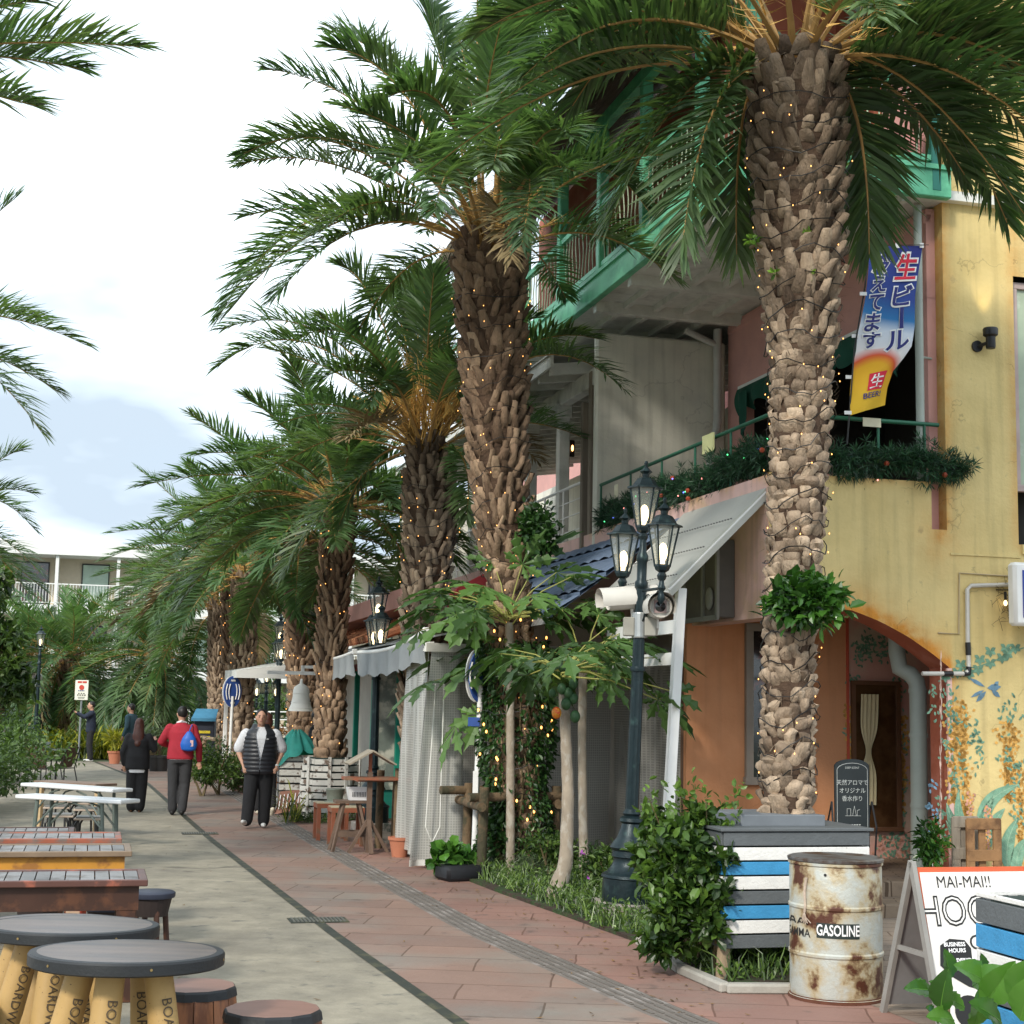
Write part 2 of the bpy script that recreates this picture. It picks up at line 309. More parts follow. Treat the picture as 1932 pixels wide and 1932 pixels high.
# stone floor of the porch and kerbs
strip('porch_floor', lambda s: max(ip(EDGE, s)+.6, -1.35 if s < -1.5 else .0), lambda s: 9, -14, 1.99, .002, stamped('porch_stone', (.27, .21, .16), (.2, .16, .13), (.4, .36, .32, 1), .25, .5))
def bed(name, pts, z=.03):
    m = MB(True); P = [(a, b, z) for a, b in pts]; c = np.mean(np.array(P), 0); n = len(P)
    V = P+[(a, b, -.02) for a, b, _ in P]; m.add(V, [tuple(range(n))]+[(i, n+i, n+(i+1) % n, (i+1) % n) for i in range(n)]); return struct(m.build(name, SOIL))
bed('planting_bed', [(-1.98+.02, -1.9), (-1.2, -1.55), (.0, -1.2), (.3, 2.1), (.2, 4.0), (-2.4, 3.9), (-2.25, 1.5), (-2.1, -.2)])
bed('planting_bed', [(-2.1, -3.15), (-2.0, -2.2), (-.9, -2.2), (-.75, -3.4), (-2.05, -3.9)], .025)
kb = MB(True)
for a, b in [((-2.12, -3.95), (-1.3, -4.1)), ((-2.14, -3.2), (-2.12, -3.95)), ((-2.0, -2.05), (-2.14, -3.2)), ((-2.02, -1.95), (-1.2, -1.6))]:
    kb.beam((a[0], a[1], .03), (b[0], b[1], .03), .09, .07, ch=.015)
struct(kb.build('kerb', CONC))

# ---------------------------------------------------------------- corner building (pink / yellow)
cb = bthing('corner_building', 'pink and yellow plastered corner building with arch, terrace and green balcony above', 'building', 0, 0)
def arch(t): return float(np.interp(t, [0, .3, .6, .9, 1.2, 1.5, 1.75, 1.95], [2.77, 2.86, 2.89, 2.86, 2.76, 2.62, 2.47, 2.33]))
def stn(t, z):
    a = 0
    if t <= 1.97: a = 1.25*math.exp(-max(z-arch(t)-.02, 0)/.13)*min(1, max(.25, (t-.3)/.7))
    a = max(a, .75*math.exp(-abs(t-1.96)/.06) if (t > 1.9 and z > 3.7) or z < 2.35 else 0)
    a = max(a, .8*math.exp(-math.hypot(t-1.86, (z-3.66)*.7)/.14))
    a = max(a, .55*math.exp(-abs(t-2.75)/.05)*(z > 3.5), .6*math.exp(-abs(t-.03)/.05))
    a = max(a, .5*math.exp(-abs(z-4.18)/.03)*(t < 1.8))
    return min(a, 1.2)
def wallS(m, t0, t1, lo, hi, s=0., nt_=20, nz=30, st=True):
    lo_ = lo if callable(lo) else (lambda t: lo)
    def fn(a, b): t = t0+(t1-t0)*a; z = lo_(t)+(hi-lo_(t))*b**1.3; return (t, s, z, stn(t, z) if st else 0)
    m.grid(fn, nt_, nz)
m = MB(True)
wallS(m, 0, 1.78, arch, 4.19); wallS(m, 1.78, 1.95, arch, 3.71, nt_=4); wallS(m, 1.95, 2.77, 0, 11.5, nt_=16, nz=120)
wallS(m, 2.77, 6, 0, 3.6, nt_=8); wallS(m, 2.77, 6, 6.42, 11.5, nt_=8)
wallS(m, 4.0, 6, 3.6, 6.42, nt_=2)
m.add([(1.78, 0, 3.71), (1.95, 0, 3.71), (1.95, .3, 3.71), (1.78, .3, 3.71)], [(0, 1, 2, 3)], stain=.8)
m.add([(0, 0, 4.19), (1.78, 0, 4.19), (1.78, .14, 4.19), (0.13, .14, 4.19), (0, .14, 4.17)], [(0, 1, 2, 3, 4)], stain=.3)
m.add([(1.78, 0, 4.19), (1.78, 0, 3.71), (1.78, .14, 3.71), (1.78, .14, 4.19)], [(0, 1, 2, 3)], stain=.8)
m.add([(2.77, 0, 3.6), (2.77, 0, 6.42), (2.77, .15, 6.42), (2.77, .15, 3.6)], [(0, 1, 2, 3)], stain=.8)
m.add([(1.95, 0, 3.71), (1.95, 0, 11.5), (1.95, .3, 11.5), (1.95, .3, 3.71)], [(3, 2, 1, 0)], stain=.5)
wallS(m, 0.13, 1.78, 3.5, 4.19, .14, 4, 4, False)
m.box((2.38, -.006, 3.47), (.8, .014, .02))
m.box((3.4, .1, 3.55), (1.2, .25, .1))
m.build('yellow_wall', YELL, cb)
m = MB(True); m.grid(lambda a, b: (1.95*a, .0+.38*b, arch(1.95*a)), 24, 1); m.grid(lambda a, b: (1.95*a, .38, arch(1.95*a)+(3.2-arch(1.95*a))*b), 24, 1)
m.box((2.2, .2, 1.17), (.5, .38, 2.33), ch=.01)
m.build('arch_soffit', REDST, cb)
m = MB(True); m.box((1.952, .012, 1.17), (.05, .03, 2.3)); m.build('arch_edge_band', PINKL, cb)
m = MB(True); m.grid(lambda a, b: (0, .0+5.45*a, 2.77+1.4*b, .7*math.exp(-a*5.45/.03)+.5*math.exp(-(1-b)/.04)*(math.sin(a*40) > .2)), 60, 24)
m.add([(0, 0, 4.17), (.13, 0.14, 4.17), (.13, 5.45, 4.17), (0, 5.45, 4.17)], [(0, 1, 2, 3)], stain=.3); m.box((.07, 2.9, 3.47), (.12, 5.1, 1.38))
m.add([(0, 0, 2.77), (0, 5.45, 2.77), (.25, 5.45, 2.77), (.25, .3, 2.77)], [(0, 1, 2, 3)])
m.build('pink_parapet', PINKL, cb)
m = MB(True); m.box((2.6, 2.9, 3.3), (4.9, 5.0, .55)); m.build('terrace_slab', CREAM, cb)
# ground floor walls of the porch
m = MB(True); m.box((.9, 2.06, 1.5), (1.92, .12, 3.0)); m.build('orange_wall', ORANGE, cb)
m = MB(True); m.box((3.4, 2.065, 1.5), (3.07, .12, 3.0)); m.build('mural_wall', M('pink_mural_wall', (.6, .33, .27), .85, .1, 2, c2=(.5, .42, .33), c2s=2., c2t=(.45, .65), bump=.2), cb)
m = MB(True); m.box((1.865, 1.995, 1.5), (.03, .02, 3.)); m.build('red_line', M('red_line_paint', (.5, .09, .05), .8), cb)
def window(par, t0, t1, z0, z1, s, fm, gm, fw=.06, dep=.05, mull=None, name='window'):
    m = MB(True); d = dep
    m.box(((t0+t1)/2, s-d/2, z1-fw/2), (t1-t0, d, fw), ch=.004); m.box(((t0+t1)/2, s-d/2, z0+fw/2), (t1-t0+.03, d+.02, fw), ch=.004)
    m.box((t0+fw/2, s-d/2+.001, (z0+z1)/2), (fw, d-.004, z1-z0-2*fw)); m.box((t1-fw/2, s-d/2+.001, (z0+z1)/2), (fw, d-.004, z1-z0-2*fw))
    for x in mull or []: m.box((x, s-d/2+.001, (z0+z1)/2), (.035, d-.01, z1-z0-2*fw))
    f = m.build(name, fm, par); g_ = MB(True); g_.box(((t0+t1)/2, s-.012, (z0+z1)/2), (t1-t0-2*fw, .006, z1-z0-2*fw)); g_.build('pane', gm, f); return f
FRM = M('taupe_window_frame', (.27, .23, .19), .6, .1)
DGL = M('dark_glass', (.02, .022, .022), .08, .3, 3, spec=.8, c2=(.14, .03, .02), c2s=4, c2t=(.55, .6), c3=(.2, .2, .17), c3s=7, c3t=(.66, .7))
window(cb, .62, 1.42, 1.06, 2.82, 2.0, FRM, DGL, .085, .06)
w2 = window(cb, 1.9, 2.5, .56, 2.22, 2.0, M('brown_frame', (.13, .06, .03), .6), M('brown_room_glass', (.09, .045, .02), .15, .25, 2, c2=(.05, .022, .01), c2s=1.5, spec=.7), .045, .05)
m = MB(True)
m.grid(lambda a, b: (2.06+.21*(a-.5)*(1.0-.72*math.exp(-((b-.48)/.14)**2))+.045*b, 1.935-.014*math.sin(a*26), .85+1.22*b), 26, 26)
m.build('curtain', M('cream_curtain', (.62, .53, .33), .9, .1), w2, smooth=180)
# terrace opening wall (pink, set back) and its dark room
m = MB(True)
m.box((1.95, 2.75, 6.62), (.2, 5.2, .96)); m.box((1.95, .26, 4.85), (.2, .22, 2.6)); m.box((1.95, 5.15, 4.85), (.2, .42, 2.6))
m.box((1.95, 2.85, 4.85), (.2, .2, 2.6)); m.box((1.88, 2.75, 7.0), (.1, 5.2, .12), ch=.02); m.box((1.95, 2.75, 3.8), (.18, 4.7, .4))
m.box((2.1, .3, 5.8), (.3, .14, 4.3)); m.build('pink_wall', PINK, cb)
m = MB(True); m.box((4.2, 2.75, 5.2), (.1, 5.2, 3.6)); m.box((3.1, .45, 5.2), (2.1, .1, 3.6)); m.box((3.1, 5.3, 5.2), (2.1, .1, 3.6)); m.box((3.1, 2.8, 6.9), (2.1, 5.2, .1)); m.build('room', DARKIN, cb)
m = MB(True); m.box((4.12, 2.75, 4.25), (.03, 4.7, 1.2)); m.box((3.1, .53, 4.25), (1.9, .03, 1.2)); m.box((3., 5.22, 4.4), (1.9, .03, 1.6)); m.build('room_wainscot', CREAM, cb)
for s0, s1 in ((.4, 2.74), (2.96, 4.94)):
    m = MB(True); m.beam((1.84, s0, 6.12), (1.84, s1, 6.12), .06, .05, mi=0); m.build('awning_bar', WHITE, cb)
    m = MB(True); m.grid(lambda a, b: (1.80-.05*math.sin(b*PI)-.05*math.sin(a*31)*b, s0+(s1-s0)*a, 6.1-b*(.3+.05*math.sin(a*5*PI*(s1-s0)/1.2+1))), 80, 8)
    m.grid(lambda a, b: (1.72-.02*math.sin(a*22), s0+.05+.25*a, 6.0-b*(.62-.5*abs(a-.5))), 8, 6); m.grid(lambda a, b: (1.72-.02*math.sin(a*22), s1-.5+.25*a, 6.0-b*(.62-.5*abs(a-.5))), 8, 6)
    m.build('folded_awning', M('dark_green_canvas', (.008, .07, .045), .8, .2), cb, smooth=180)
# partition wall on the terrace
m = MB(True); m.box((.92, 5.5, 5.22), (1.86, .13, 3.28), ch=.045); m.build('partition_wall', CREAM, cb, smooth=35)
# downpipes
m = MB(True); q = [pS(1747, v, -.07) for v in (392, 900)]; T0 = q[0][0]
m.tube([(T0, .1, 7.1), (T0, .1, 3.75)], .043, 14); m.tube([(T0, .1, 5.5), (T0+.16, .14, 5.5)], .012); m.build('downpipe', STEELG, cb, smooth=40)
m = MB(True); P = [(1.67, 5.3, 7.0), (1.67, 5.3, 5.75), (1.64, 5.26, 5.6), (1.56, 5.2, 5.45), (1.53, 5.2, 5.3), (1.53, 5.2, 3.6)]
m.tube(P, .055, 14); m.tube([(1.2, 5.3, 6.95), (1.6, 5.3, 6.8), (1.67, 5.3, 6.78)], .045, 10)
for z in (6.6, 6.1, 5.7, 5.35, 4.6): m.lathe([(.062, 0), (.062, .06)], ((1.67 if z > 5.6 else 1.53), 5.3 if z > 5.6 else 5.2, z), 14)
m.build('downpipe', PIPEW, cb, smooth=40)
a = pS(1733, 1400, .75); T0, S0 = a[0], .75; m = MB(True)
m.tube([(T0-.02, S0, 0), (T0, S0, 1.0), (T0, S0, 2.12)], .088, 20); m.tube([(T0, S0, 2.1), (T0-.01, S0+.01, 2.2), (T0-.06, S0+.05, 2.28), (T0-.15, S0+.1, 2.33), (T0-.17, S0+.12, 2.5), (T0-.17, S0+.12, 3.0)], .088, 20)
for z in (2.08, 1.62, 0.9): m.lathe([(.098, 0), (.098, .04)], (T0, S0, z), 20)
m.build('drain_pipe', STEELG, cb, smooth=40)
# thin pipes on the yellow wall
def pc(m, pix, r, s=-.04, n=8): m.tube([tuple(pS(u, v, s)) for u, v in pix], r, n)
m = MB(True)
pts = [(1908, 1103), (1832, 1105), (1825, 1112), (1826, 1213), (1828, 1262), (1822, 1271), (1740, 1271)]
pc(m, pts, .022); m.build('conduit', M('grey_white_conduit', (.5, .48, .44), .5), cb, smooth=40)
for q_ in ([(1826, 1212), (1827, 1236)], [(1828, 1258), (1827, 1271), (1818, 1271.5)], [(1780, 1271.2), (1797, 1271)]): m = MB(True); pc(m, q_, .028); m.build('conduit_joint', BLACKM, cb, smooth=40)
m = MB(True); pc(m, [(1908, 1087), (1810, 1081), (1809, 1196), (1770, 1194)], .008, -.012, 6); m.build('cable_duct', M('thin_duct', (.42, .33, .2), .7), cb)
# right window upstairs
window(cb, 2.79, 4.0, 4.16, 6.38, .12, M('mauve_window_frame', (.42, .33, .31), .6), M('pale_window_glass', (.35, .42, .3), .2, .2, 2, c2=(.6, .62, .55), c2s=1.5, c2t=(.5, .6), spec=.6), .07, .05)
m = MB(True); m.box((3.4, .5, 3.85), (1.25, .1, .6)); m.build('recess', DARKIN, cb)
# upper floor: slab, fascia, wavy railing, posts, thatched roof
m = MB(True); m.box((1.6, 6.8, 7.18), (3.6, 13.8, .1))
for s in np.arange(.9, 13.5, 1.35): m.box((.85, s, 7.06), (2.1, .13, .14))
for t in (.2, .62, 1.04, 1.46):
    for s in np.arange(.22, 13, 1.35): m.box((t, s+.02+(.12 if s < .3 else 0), 7.095), (.07, 1.19-(.24 if s < .3 else 0), .08))
m.build('balcony_slab', DIRTYW, cb)
m = MB(True); m.box((-.25, 6.8, 7.24), (.1, 14.1, .3), ch=.01); m.box((.87, -.2, 7.24), (2.1, .1, .3), ch=.01); m.box((-.27, 6.8, 7.4), (.12, 14.1, .05)); m.box((.87, -.22, 7.4), (2.1, .12, .05)); m.build('balcony_fascia', GREEN, cb)
rl = MB(True); post = [-.2, 1.14, 2.9, 4.53, 6.3, 8.2, 9.9, 11.4, 13.7]
for k, s in enumerate(post): MB(True).box((-.25, s, 8.35), (.13, .13, 1.9), ch=.012).build('balcony_post', GREEN, cb)
MB(True).box((1.75, -.2, 8.35), (.11, .11, 2.4), ch=.01).build('balcony_post', TEAL, cb)
for z, h in ((8.3, .07), (7.5, .06)): rl.box((-.25, 6.75, z), (.08, 13.8, h)); rl.box((.8, -.2, z), (1.9, .08, h))
rl.box((-.25, 6.75, 9.4), (.12, 14, .16))
rl.build('balcony_rail', GREEN, cb)
m = MB(True)
for i in range(92):
    s = -.05+i*.15; ph = .6*i; P = [(-.25, s+.028*math.sin(9*z+ph), z) for z in np.linspace(7.5, 8.28, 12)]; m.tube(P, .009, 5, cap=False)
for i in range(13):
    t = -.1+i*.14; P = [(t+.028*math.sin(9*z+i), -.2, z) for z in np.linspace(7.5, 8.28, 12)]; m.tube(P, .009, 5, cap=False)
m.build('wavy_baluster', M('pale_green_baluster', (.42, .5, .34), .5), cb, smooth=180)
m = MB(True); m.box((1.5, 7, 9.1), (.1, 13, 3.8)); m.box((.85, 1.4, 9.), (1.5, .1, 3.6)); m.build('upper_wall', REDST, cb)
for s in (2.2, 5.3, 8.6): MB(True).box((1.42, s, 8.25), (.06, .9, 2.0)).build('upper_door', TEAL, cb)
m = MB(True)
m.add([(-1.0, -1.3, 9.25), (-1.0, 13, 9.25), (2.2, 13, 11.6), (2.2, -1.3, 11.6)], [(3, 2, 1, 0)]); m.add([(-1.0, -1.3, 9.37), (-1.0, 13, 9.37), (2.2, 13, 11.72), (2.2, -1.3, 11.72)], [(0, 1, 2, 3)])
for k in range(900):
    s = rng.uniform(-1.3, 13.1); a = rng.uniform(-.05, .1); z = 9.25+a*.73; L_ = rng.uniform(.12, .4); m.tube([(-1+a, s, z+.1), (-1-.1+a, s+rng.uniform(-.04, .04), z+.1-L_)], [.02, .006], 4)
for k in range(260):
    t = rng.uniform(-1, 2.2); z = 9.25+(t+1)*.734; L_ = rng.uniform(.1, .3); m.tube([(t, 13.0, z+.1), (t-.05, 13.05, z+.1-L_)], [.02, .006], 4)
m.build('thatched_roof', M('grey_thatch', (.12, .1, .07), .95, .4, 14, bump=1, bs=40, stretch=(1, .25, 1)), cb)

# mural paint: flat shapes 3 mm proud of the wall
class Mural:
    def __init__(s): s.d = {}
    def leaf(s, t, z, l, w_, a, col, y):
        m = s.d.setdefault(col, MB(True)); P = [(0, 0), (.3, .42), (.62, .5), (1, 0), (.62, -.5), (.3, -.42)]
        c_, s_ = math.cos(a), math.sin(a); m.add([(t+(x*l)*c_-(q*w_)*s_, y, z+(x*l)*s_+(q*w_)*c_) for x, q in P], [(0, 1, 2, 3, 4, 5)], var=rng.uniform(.1, .9))
    def line(s, pts, w_, col, y):
        m = s.d.setdefault(col, MB(True)); P = np.array(pts, float)
        for a, b in zip(P[:-1], P[1:]):
            d = nrm(b-a); n_ = np.array([-d[1], d[0]])*w_/2; m.add([(a[0]+n_[0], y, a[1]+n_[1]), (a[0]-n_[0], y, a[1]-n_[1]), (b[0]-n_[0], y, b[1]-n_[1]), (b[0]+n_[0], y, b[1]+n_[1])], [(0, 1, 2, 3)])
mu = Mural(); Y0 = -.004
def px(u, v, s=0): q = pS(u, v, s); return q[0], q[2]
def wist(u, v, w_, h_, n, s=0, y=Y0):      # hanging orange flower cluster
    for _ in range(int(n*1.5)):
        b = rng.random(); t, z = px(u+rng.normal()*w_*(1-.7*b)*.5, v+b*h_, s); mu.leaf(t, z, .042, .032, rng.uniform(0, 6.3), 'o', y)
def sprig(u, v, k, s=0, y=Y0, r=20, col='g', l=.055):
    for _ in range(k): t, z = px(u+rng.normal()*r*.45, v+rng.normal()*r*.8, s); mu.leaf(t, z, l*rng.uniform(.7, 1.2), l*.45, rng.uniform(2.2, 5.6), col, y-.0015)
for u, v, w_, h_, n in [(1797, 1330, 16, 190, 150), (1815, 1325, 18, 120, 120), (1822, 1440, 14, 120, 80), (1905, 1360, 26, 150, 190), (1925, 1450, 16, 190, 120)]: wist(u, v, w_, h_, n)
for u, v, k in [(1785, 1345, 22), (1806, 1350, 16), (1838, 1385, 26), (1790, 1420, 18), (1800, 1480, 16), (1780, 1530, 20), (1828, 1450, 8), (1902, 1430, 14), (1920, 1440, 14), (1905, 1340, 26), (1925, 1530, 22), (1795, 1300, 14), (1848, 1410, 16), (1918, 1480, 14), (1788, 1560, 14)]: sprig(u, v, k)
mu.line([px(1770, 1286), px(1790, 1272), px(1815, 1262), px(1845, 1258), px(1880, 1245), px(1905, 1230), px(1932, 1222)], .012, 'g', Y0)
for u, v in [(1783, 1275), (1812, 1252), (1806, 1268), (1828, 1270), (1848, 1243), (1845, 1262), (1868, 1250), (1868, 1228), (1890, 1240), (1897, 1222), (1915, 1222), (1900, 1234)]:
    t, z = px(u, v)
    for a in (-1.57, -.5, -2.6, .5, 2.6): mu.leaf(t, z, .07, .04, a, 'g', Y0-.002)
for du, dv, a, l, w_ in [(0, 0, 0.1, .16, .07), (-4, -2, 2.7, .2, .04), (-6, 4, 3.6, .17, .035), (8, 4, -.6, .12, .05), (-2, 6, 3.9, .16, .05), (13, -4, .7, .07, .04)]:
    t, z = px(1862+du, 1298+dv); mu.leaf(t, z, l, w_, a, 'b', Y0-.002)
def bigleaf(u0, v0, u1, v1, w_, bend):
    a = np.array(px(u0, v0)); b = np.array(px(u1, v1)); d = b-a; n_ = np.array([-d[1], d[0]]); P = []; Lf = []; Rt = []
    for k in range(13):
        x = k/12; c_ = a+d*x+n_*bend*math.sin(x*PI); tg = nrm(d+n_*bend*PI*math.cos(x*PI)); nn = np.array([-tg[1], tg[0]]); wd = w_*math.sin(PI*min(1, x**.8))**.8/2+.002
        Lf.append(c_+nn*wd); Rt.append(c_-nn*wd); P.append(c_)
    m = mu.d.setdefault('g', MB(True)); V = [(p[0], Y0-.0035, p[1]) for p in Lf+Rt]; m.add(V, [(i, i+1, 14+i, 13+i) for i in range(12)], var=rng.uniform(.2, .9)); mu.line(P, .008, 'l', Y0-.005)
    for k in range(2, 11):
        for sgn, E_ in ((1, Lf), (-1, Rt)): mu.line([P[k], E_[min(k+1, 12)]*.85+P[min(k+1, 12)]*.15], .003, 'l', Y0-.005)
for a in [(1852, 1600, 1785, 1515, .13, .15), (1852, 1590, 1808, 1490, .11, .2), (1855, 1600, 1922, 1480, .15, .25), (1860, 1600, 1895, 1525, .12, .1), (1848, 1610, 1784, 1548, .1, .1), (1855, 1610, 1875, 1500, .13, .1), (1900, 1640, 1918, 1545, .15, .1), (1915, 1650, 1937, 1580, .14, .1), (1845, 1640, 1800, 1580, .12, .1), (1840, 1620, 1870, 1560, .12, -.1)]: bigleaf(*a)
for u, v, n in [(1830, 1493, 22), (1862, 1520, 22), (1797, 1575, 8), (1855, 1585, 10), (1880, 1620, 14)]:
    for k in range(n):
        t, z = px(u+(3.5 if k % 2 else -3.5)+rng.normal(), v+k*3.6); mu.leaf(t, z, .045, .035, rng.uniform(3.5, 5.8), 'p', Y0-.006); mu.leaf(t+.006, z-.008, .028, .02, 4.5, 'o', Y0-.007)
for u, v in [(1760, 1340), (1757, 1480), (1752, 1520), (1765, 1530), (1750, 1570), (1758, 1300)]: sprig(u, v, 7, 0.0, Y0-.012, 8, 'b' if v > 1400 else 'g')
for k in range(60): t, z = px(1772+rng.normal()*.8, rng.uniform(1240, 1640)); mu.leaf(t, z, .1, .01, 1.57, 'w', -.03)
# inner wall mural around the window
Y1 = 1.995
for u, v, w_, h_, n in [(1604, 1330, 12, 170, 110), (1702, 1350, 16, 190, 140)]: wist(u, v, w_, h_, n, 2.0, Y1)
for u, v, k in [(1612, 1280, 14), (1700, 1300, 22), (1607, 1390, 12), (1706, 1400, 14), (1600, 1470, 12), (1708, 1480, 10), (1703, 1540, 12), (1640, 1215, 50), (1670, 1220, 46), (1625, 1225, 34), (1700, 1215, 30), (1712, 1600, 18), (1690, 1590, 14)]: sprig(u, v, k, 2.0, Y1, 16)
for _ in range(90): t, z = px(rng.uniform(1650, 1716), rng.uniform(1575, 1630), 2.0); mu.leaf(t, z, .05, .03, rng.uniform(0, 6), 'p' if rng.random() < .5 else 'g', Y1)
for key, nm, col in [('o', 'orange', (.6, .3, .05)), ('g', 'green', (.06, .26, .2)), ('b', 'blue', (.06, .24, .42)), ('l', 'light_green', (.22, .45, .33)), ('p', 'pink', (.62, .28, .22)), ('w', 'pale_pink', (.7, .5, .45))]:
    if key in mu.d: mu.d[key].build('mural_paint', M('mural_'+nm, tuple(.8*x+.2*y for x, y in zip(col, (.55, .44, .22))), .9, .35, 14, attr=.3), cb)

fl_ = MB(); r = np.random.default_rng(8)
for _ in range(420):
    s_ = r.uniform(-5, 14)**1.0; e_ = ip(EDGE, s_); t_ = e_-abs(r.normal())*.5-.03 if r.random() < .8 else r.uniform(-7, e_)
    c_ = W(s_, t_, .007); a_ = r.uniform(0, 6.3); l_ = r.uniform(.012, .035); d_ = np.array([math.cos(a_), math.sin(a_), 0])*l_; p_ = np.array([-d_[1], d_[0], 0])*.35; fl_.add([c_-d_, c_+p_, c_+d_+np.array([0, 0, .006]), c_-p_], [(0, 3, 2, 1)], var=r.random())
o = fl_.build('fallen_leaves', M('dry_leaf', (.16, .09, .03), .8, attr=.6)); o['kind'] = 'stuff'
# ---------------------------------------------------------------- neighbouring veranda building
nb = bthing('veranda_building', 'long pale building with white timber veranda upstairs and pink parapet along the street', 'building', 0, 5.6)
m = MB(True); m.box((.07, 11.2, 3.8), (.13, 11.4, .72)); m.build('parapet', PINKL, nb)
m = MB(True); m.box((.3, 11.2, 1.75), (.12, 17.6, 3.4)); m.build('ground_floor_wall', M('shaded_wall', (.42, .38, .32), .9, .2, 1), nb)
m = MB(True); m.box((2, 12.5, 3.5), (3.7, 14, .12)); m.box((3.2, 12.5, 5.1), (.1, 14, 3)); m.box((1.65, 19.4, 5.1), (3.2, .12, 3)); m.build('veranda_wall', CREAM, nb)
for s, w_, mm in [(5.82, .13, 0), (7.35, .16, 1), (9.05, .16, 1), (10.9, .16, 1), (12.8, .16, 1), (14.8, .16, 1)]:
    m = MB(True)
    if mm == 0: m.box((.1, s, 5.0), (.15, .12, 2.8), ch=.01); m.box((.02, s+.17, 4.85), (.1, .09, 2.3), ch=.008)
    else: m.box((.12, s, 5.0), (w_, w_, 2.6), ch=.01); m.box((.12, s, 6.12), (w_+.06, w_+.06, .2), ch=.01)
    m.build('veranda_post', M('weathered_grey_timber', (.22, .18, .14), .9, .3, 6, bump=.6, bs=30, stretch=(1, 1, .12)) if mm == 0 else DIRTYW, nb)
m = MB(True); m.box((.12, 11.5, 6.32), (.16, 12, .24), ch=.01)
for s in np.arange(6.0, 18, .55): m.beam((-.5, s, 6.42), (3.1, s, 6.9), .07, .16)
m.beam((-.55, 5.7, 6.5), (-.55, 17.6, 6.5), .04, .2); m.build('veranda_beam', DIRTYW, nb)
m = MB(True); m.add([(-.6, 5.6, 6.56), (-.6, 17.7, 6.56), (3.2, 17.7, 7.02), (3.2, 5.6, 7.02)], [(0, 1, 2, 3)]); m.build('veranda_ceiling', M('grey_board_ceiling', (.3, .3, .27), .8, .2, 3), nb)
m = MB(True)
for s in np.arange(6.1, 16.6, .95): m.tube([(.05, s, 4.14), (.05, s, 4.93)], .016, 8)
for z, r in ((4.93, .02), (4.72, .009), (4.52, .009), (4.3, .009)): m.tube([(.05, 6.0, z), (.05, 16.6, z)], r, 6)
m.build('veranda_railing', WHITE, nb, smooth=40)
for s in (8.2, 11.5): MB(True).box((3.14, s, 4.9), (.04, 1.3, 2.0)).build('veranda_door', M('dim_door', (.1, .1, .09), .4), nb)
q = pS(1079, 846, 8.6)
m = MB(True); m.box((q[0]+.0, 8.62, q[2]), (.09, .05, .26), ch=.01); f = m.build('wall_light', BLACKM, nb); m = MB(True); m.ell((q[0], 8.57, q[2]), (.018, .018, .05)); m.build('bulb', M('warm_bulb', (1, .6, .25), .4, emit=((1, .45, .15), 4)), f)
# main mass behind
m = MB(True); m.box((6.6, 13, 5.4), (4.6, 25, 10.8)); m.build('rear_block', PINK, nb)

# hotel far away
ho = thing('hotel', 'long white three storey hotel with recessed balconies behind the palms', 'building', W(58.5, -4), ANG)
HW = M('hotel_white', (.72, .72, .69), .6, .04); HC = M('hotel_cream_recess', (.6, .52, .4), .8, .05)
HH = 8.55; fl = [0, 2.9, 5.75, HH]; m = MB(True); x0, x1 = -13.5, 24
fs = lambda t: 59.6-.2*t*0
m.box(((x0+x1)/2, 59.1, HH-.05), (x1-x0, 2.2, .6)); 
for z in fl[1:-1]: m.box(((x0+x1)/2, 59.1, z), (x1-x0, 1.9, .42))
for i in range(15): m.box((x0+i*2.68, 59.1, HH/2), (.14, 1.9, HH-.3))
m.box(((x0+x1)/2, 66, HH/2), (x1-x0, 12, HH)); m.build('frame', HW, ho)
m = MB(True); m.box(((x0+x1)/2, 59.95, HH/2), (x1-x0-.2, .1, HH-.3)); m.build('recess_wall', HC, ho)
for j, z in enumerate(fl[:-1]):
    for i in range(14):
        c_ = x0+i*2.68+1.34
        if j == 0 and i < 3: continue
        m = MB(True); m.box((c_+.35, 59.86, z+1.25), (1.25, .06, 2.0)); f = m.build('window', M('dark_aluminium', (.05, .05, .05), .5), ho)
        m = MB(True); m.box((c_+.35, 59.82, z+1.25), (1.13, .03, 1.86)); m.build('pane', M('curtained_glass', (.38, .5, .42), .3, .15, 3) if (i+j) % 3 else DGL, f)
m = MB(True)
for z in fl[1:-1]:
    m.box(((x0+x1)/2, 58.2, z+1.15), (x1-x0, .05, .05)); m.box(((x0+x1)/2, 58.2, z+.3), (x1-x0, .04, .04))
    for x in np.arange(x0, x1, .13): m.box((x, 58.2, z+.72), (.025, .025, .84))
m.build('balcony_railing', HW, ho)
# ---------------------------------------------------------------- palms
FRONDM = M('palm_leaflet', (.08, .15, .062), .42, .2, 1.5, attr=.6, transl=.42, spec=.5, c2=(.145, .20, .085), c2s=.8, c2t=(.45, .7))
RACH = M('palm_stalk', (.33, .19, .06), .6, .2, 5, attr=.3)
SPEAR = M('palm_dead_leaflet', (.72, .44, .13), .8, .2, 5, attr=.3)
BOOT = M('palm_bark', (.13, .075, .045), .9, .42, 14, bump=1.0, bs=60, c3=(.06, .038, .022), c3s=34, c3t=(.52, .68), attr=.35, attr2=(.33, .23, .15), stretch=(1, 1, .3))
CORE = M('palm_core_fibre', (.075, .045, .028), .95, .4, 12, bump=1, bs=40)
BOOT2 = M('palm_bark_pale', (.13, .085, .055), .9, .42, 14, bump=1.0, bs=60, c3=(.06, .038, .022), c3s=34, c3t=(.52, .68), attr=.35, attr2=(.38, .29, .205), stretch=(1, 1, .35))
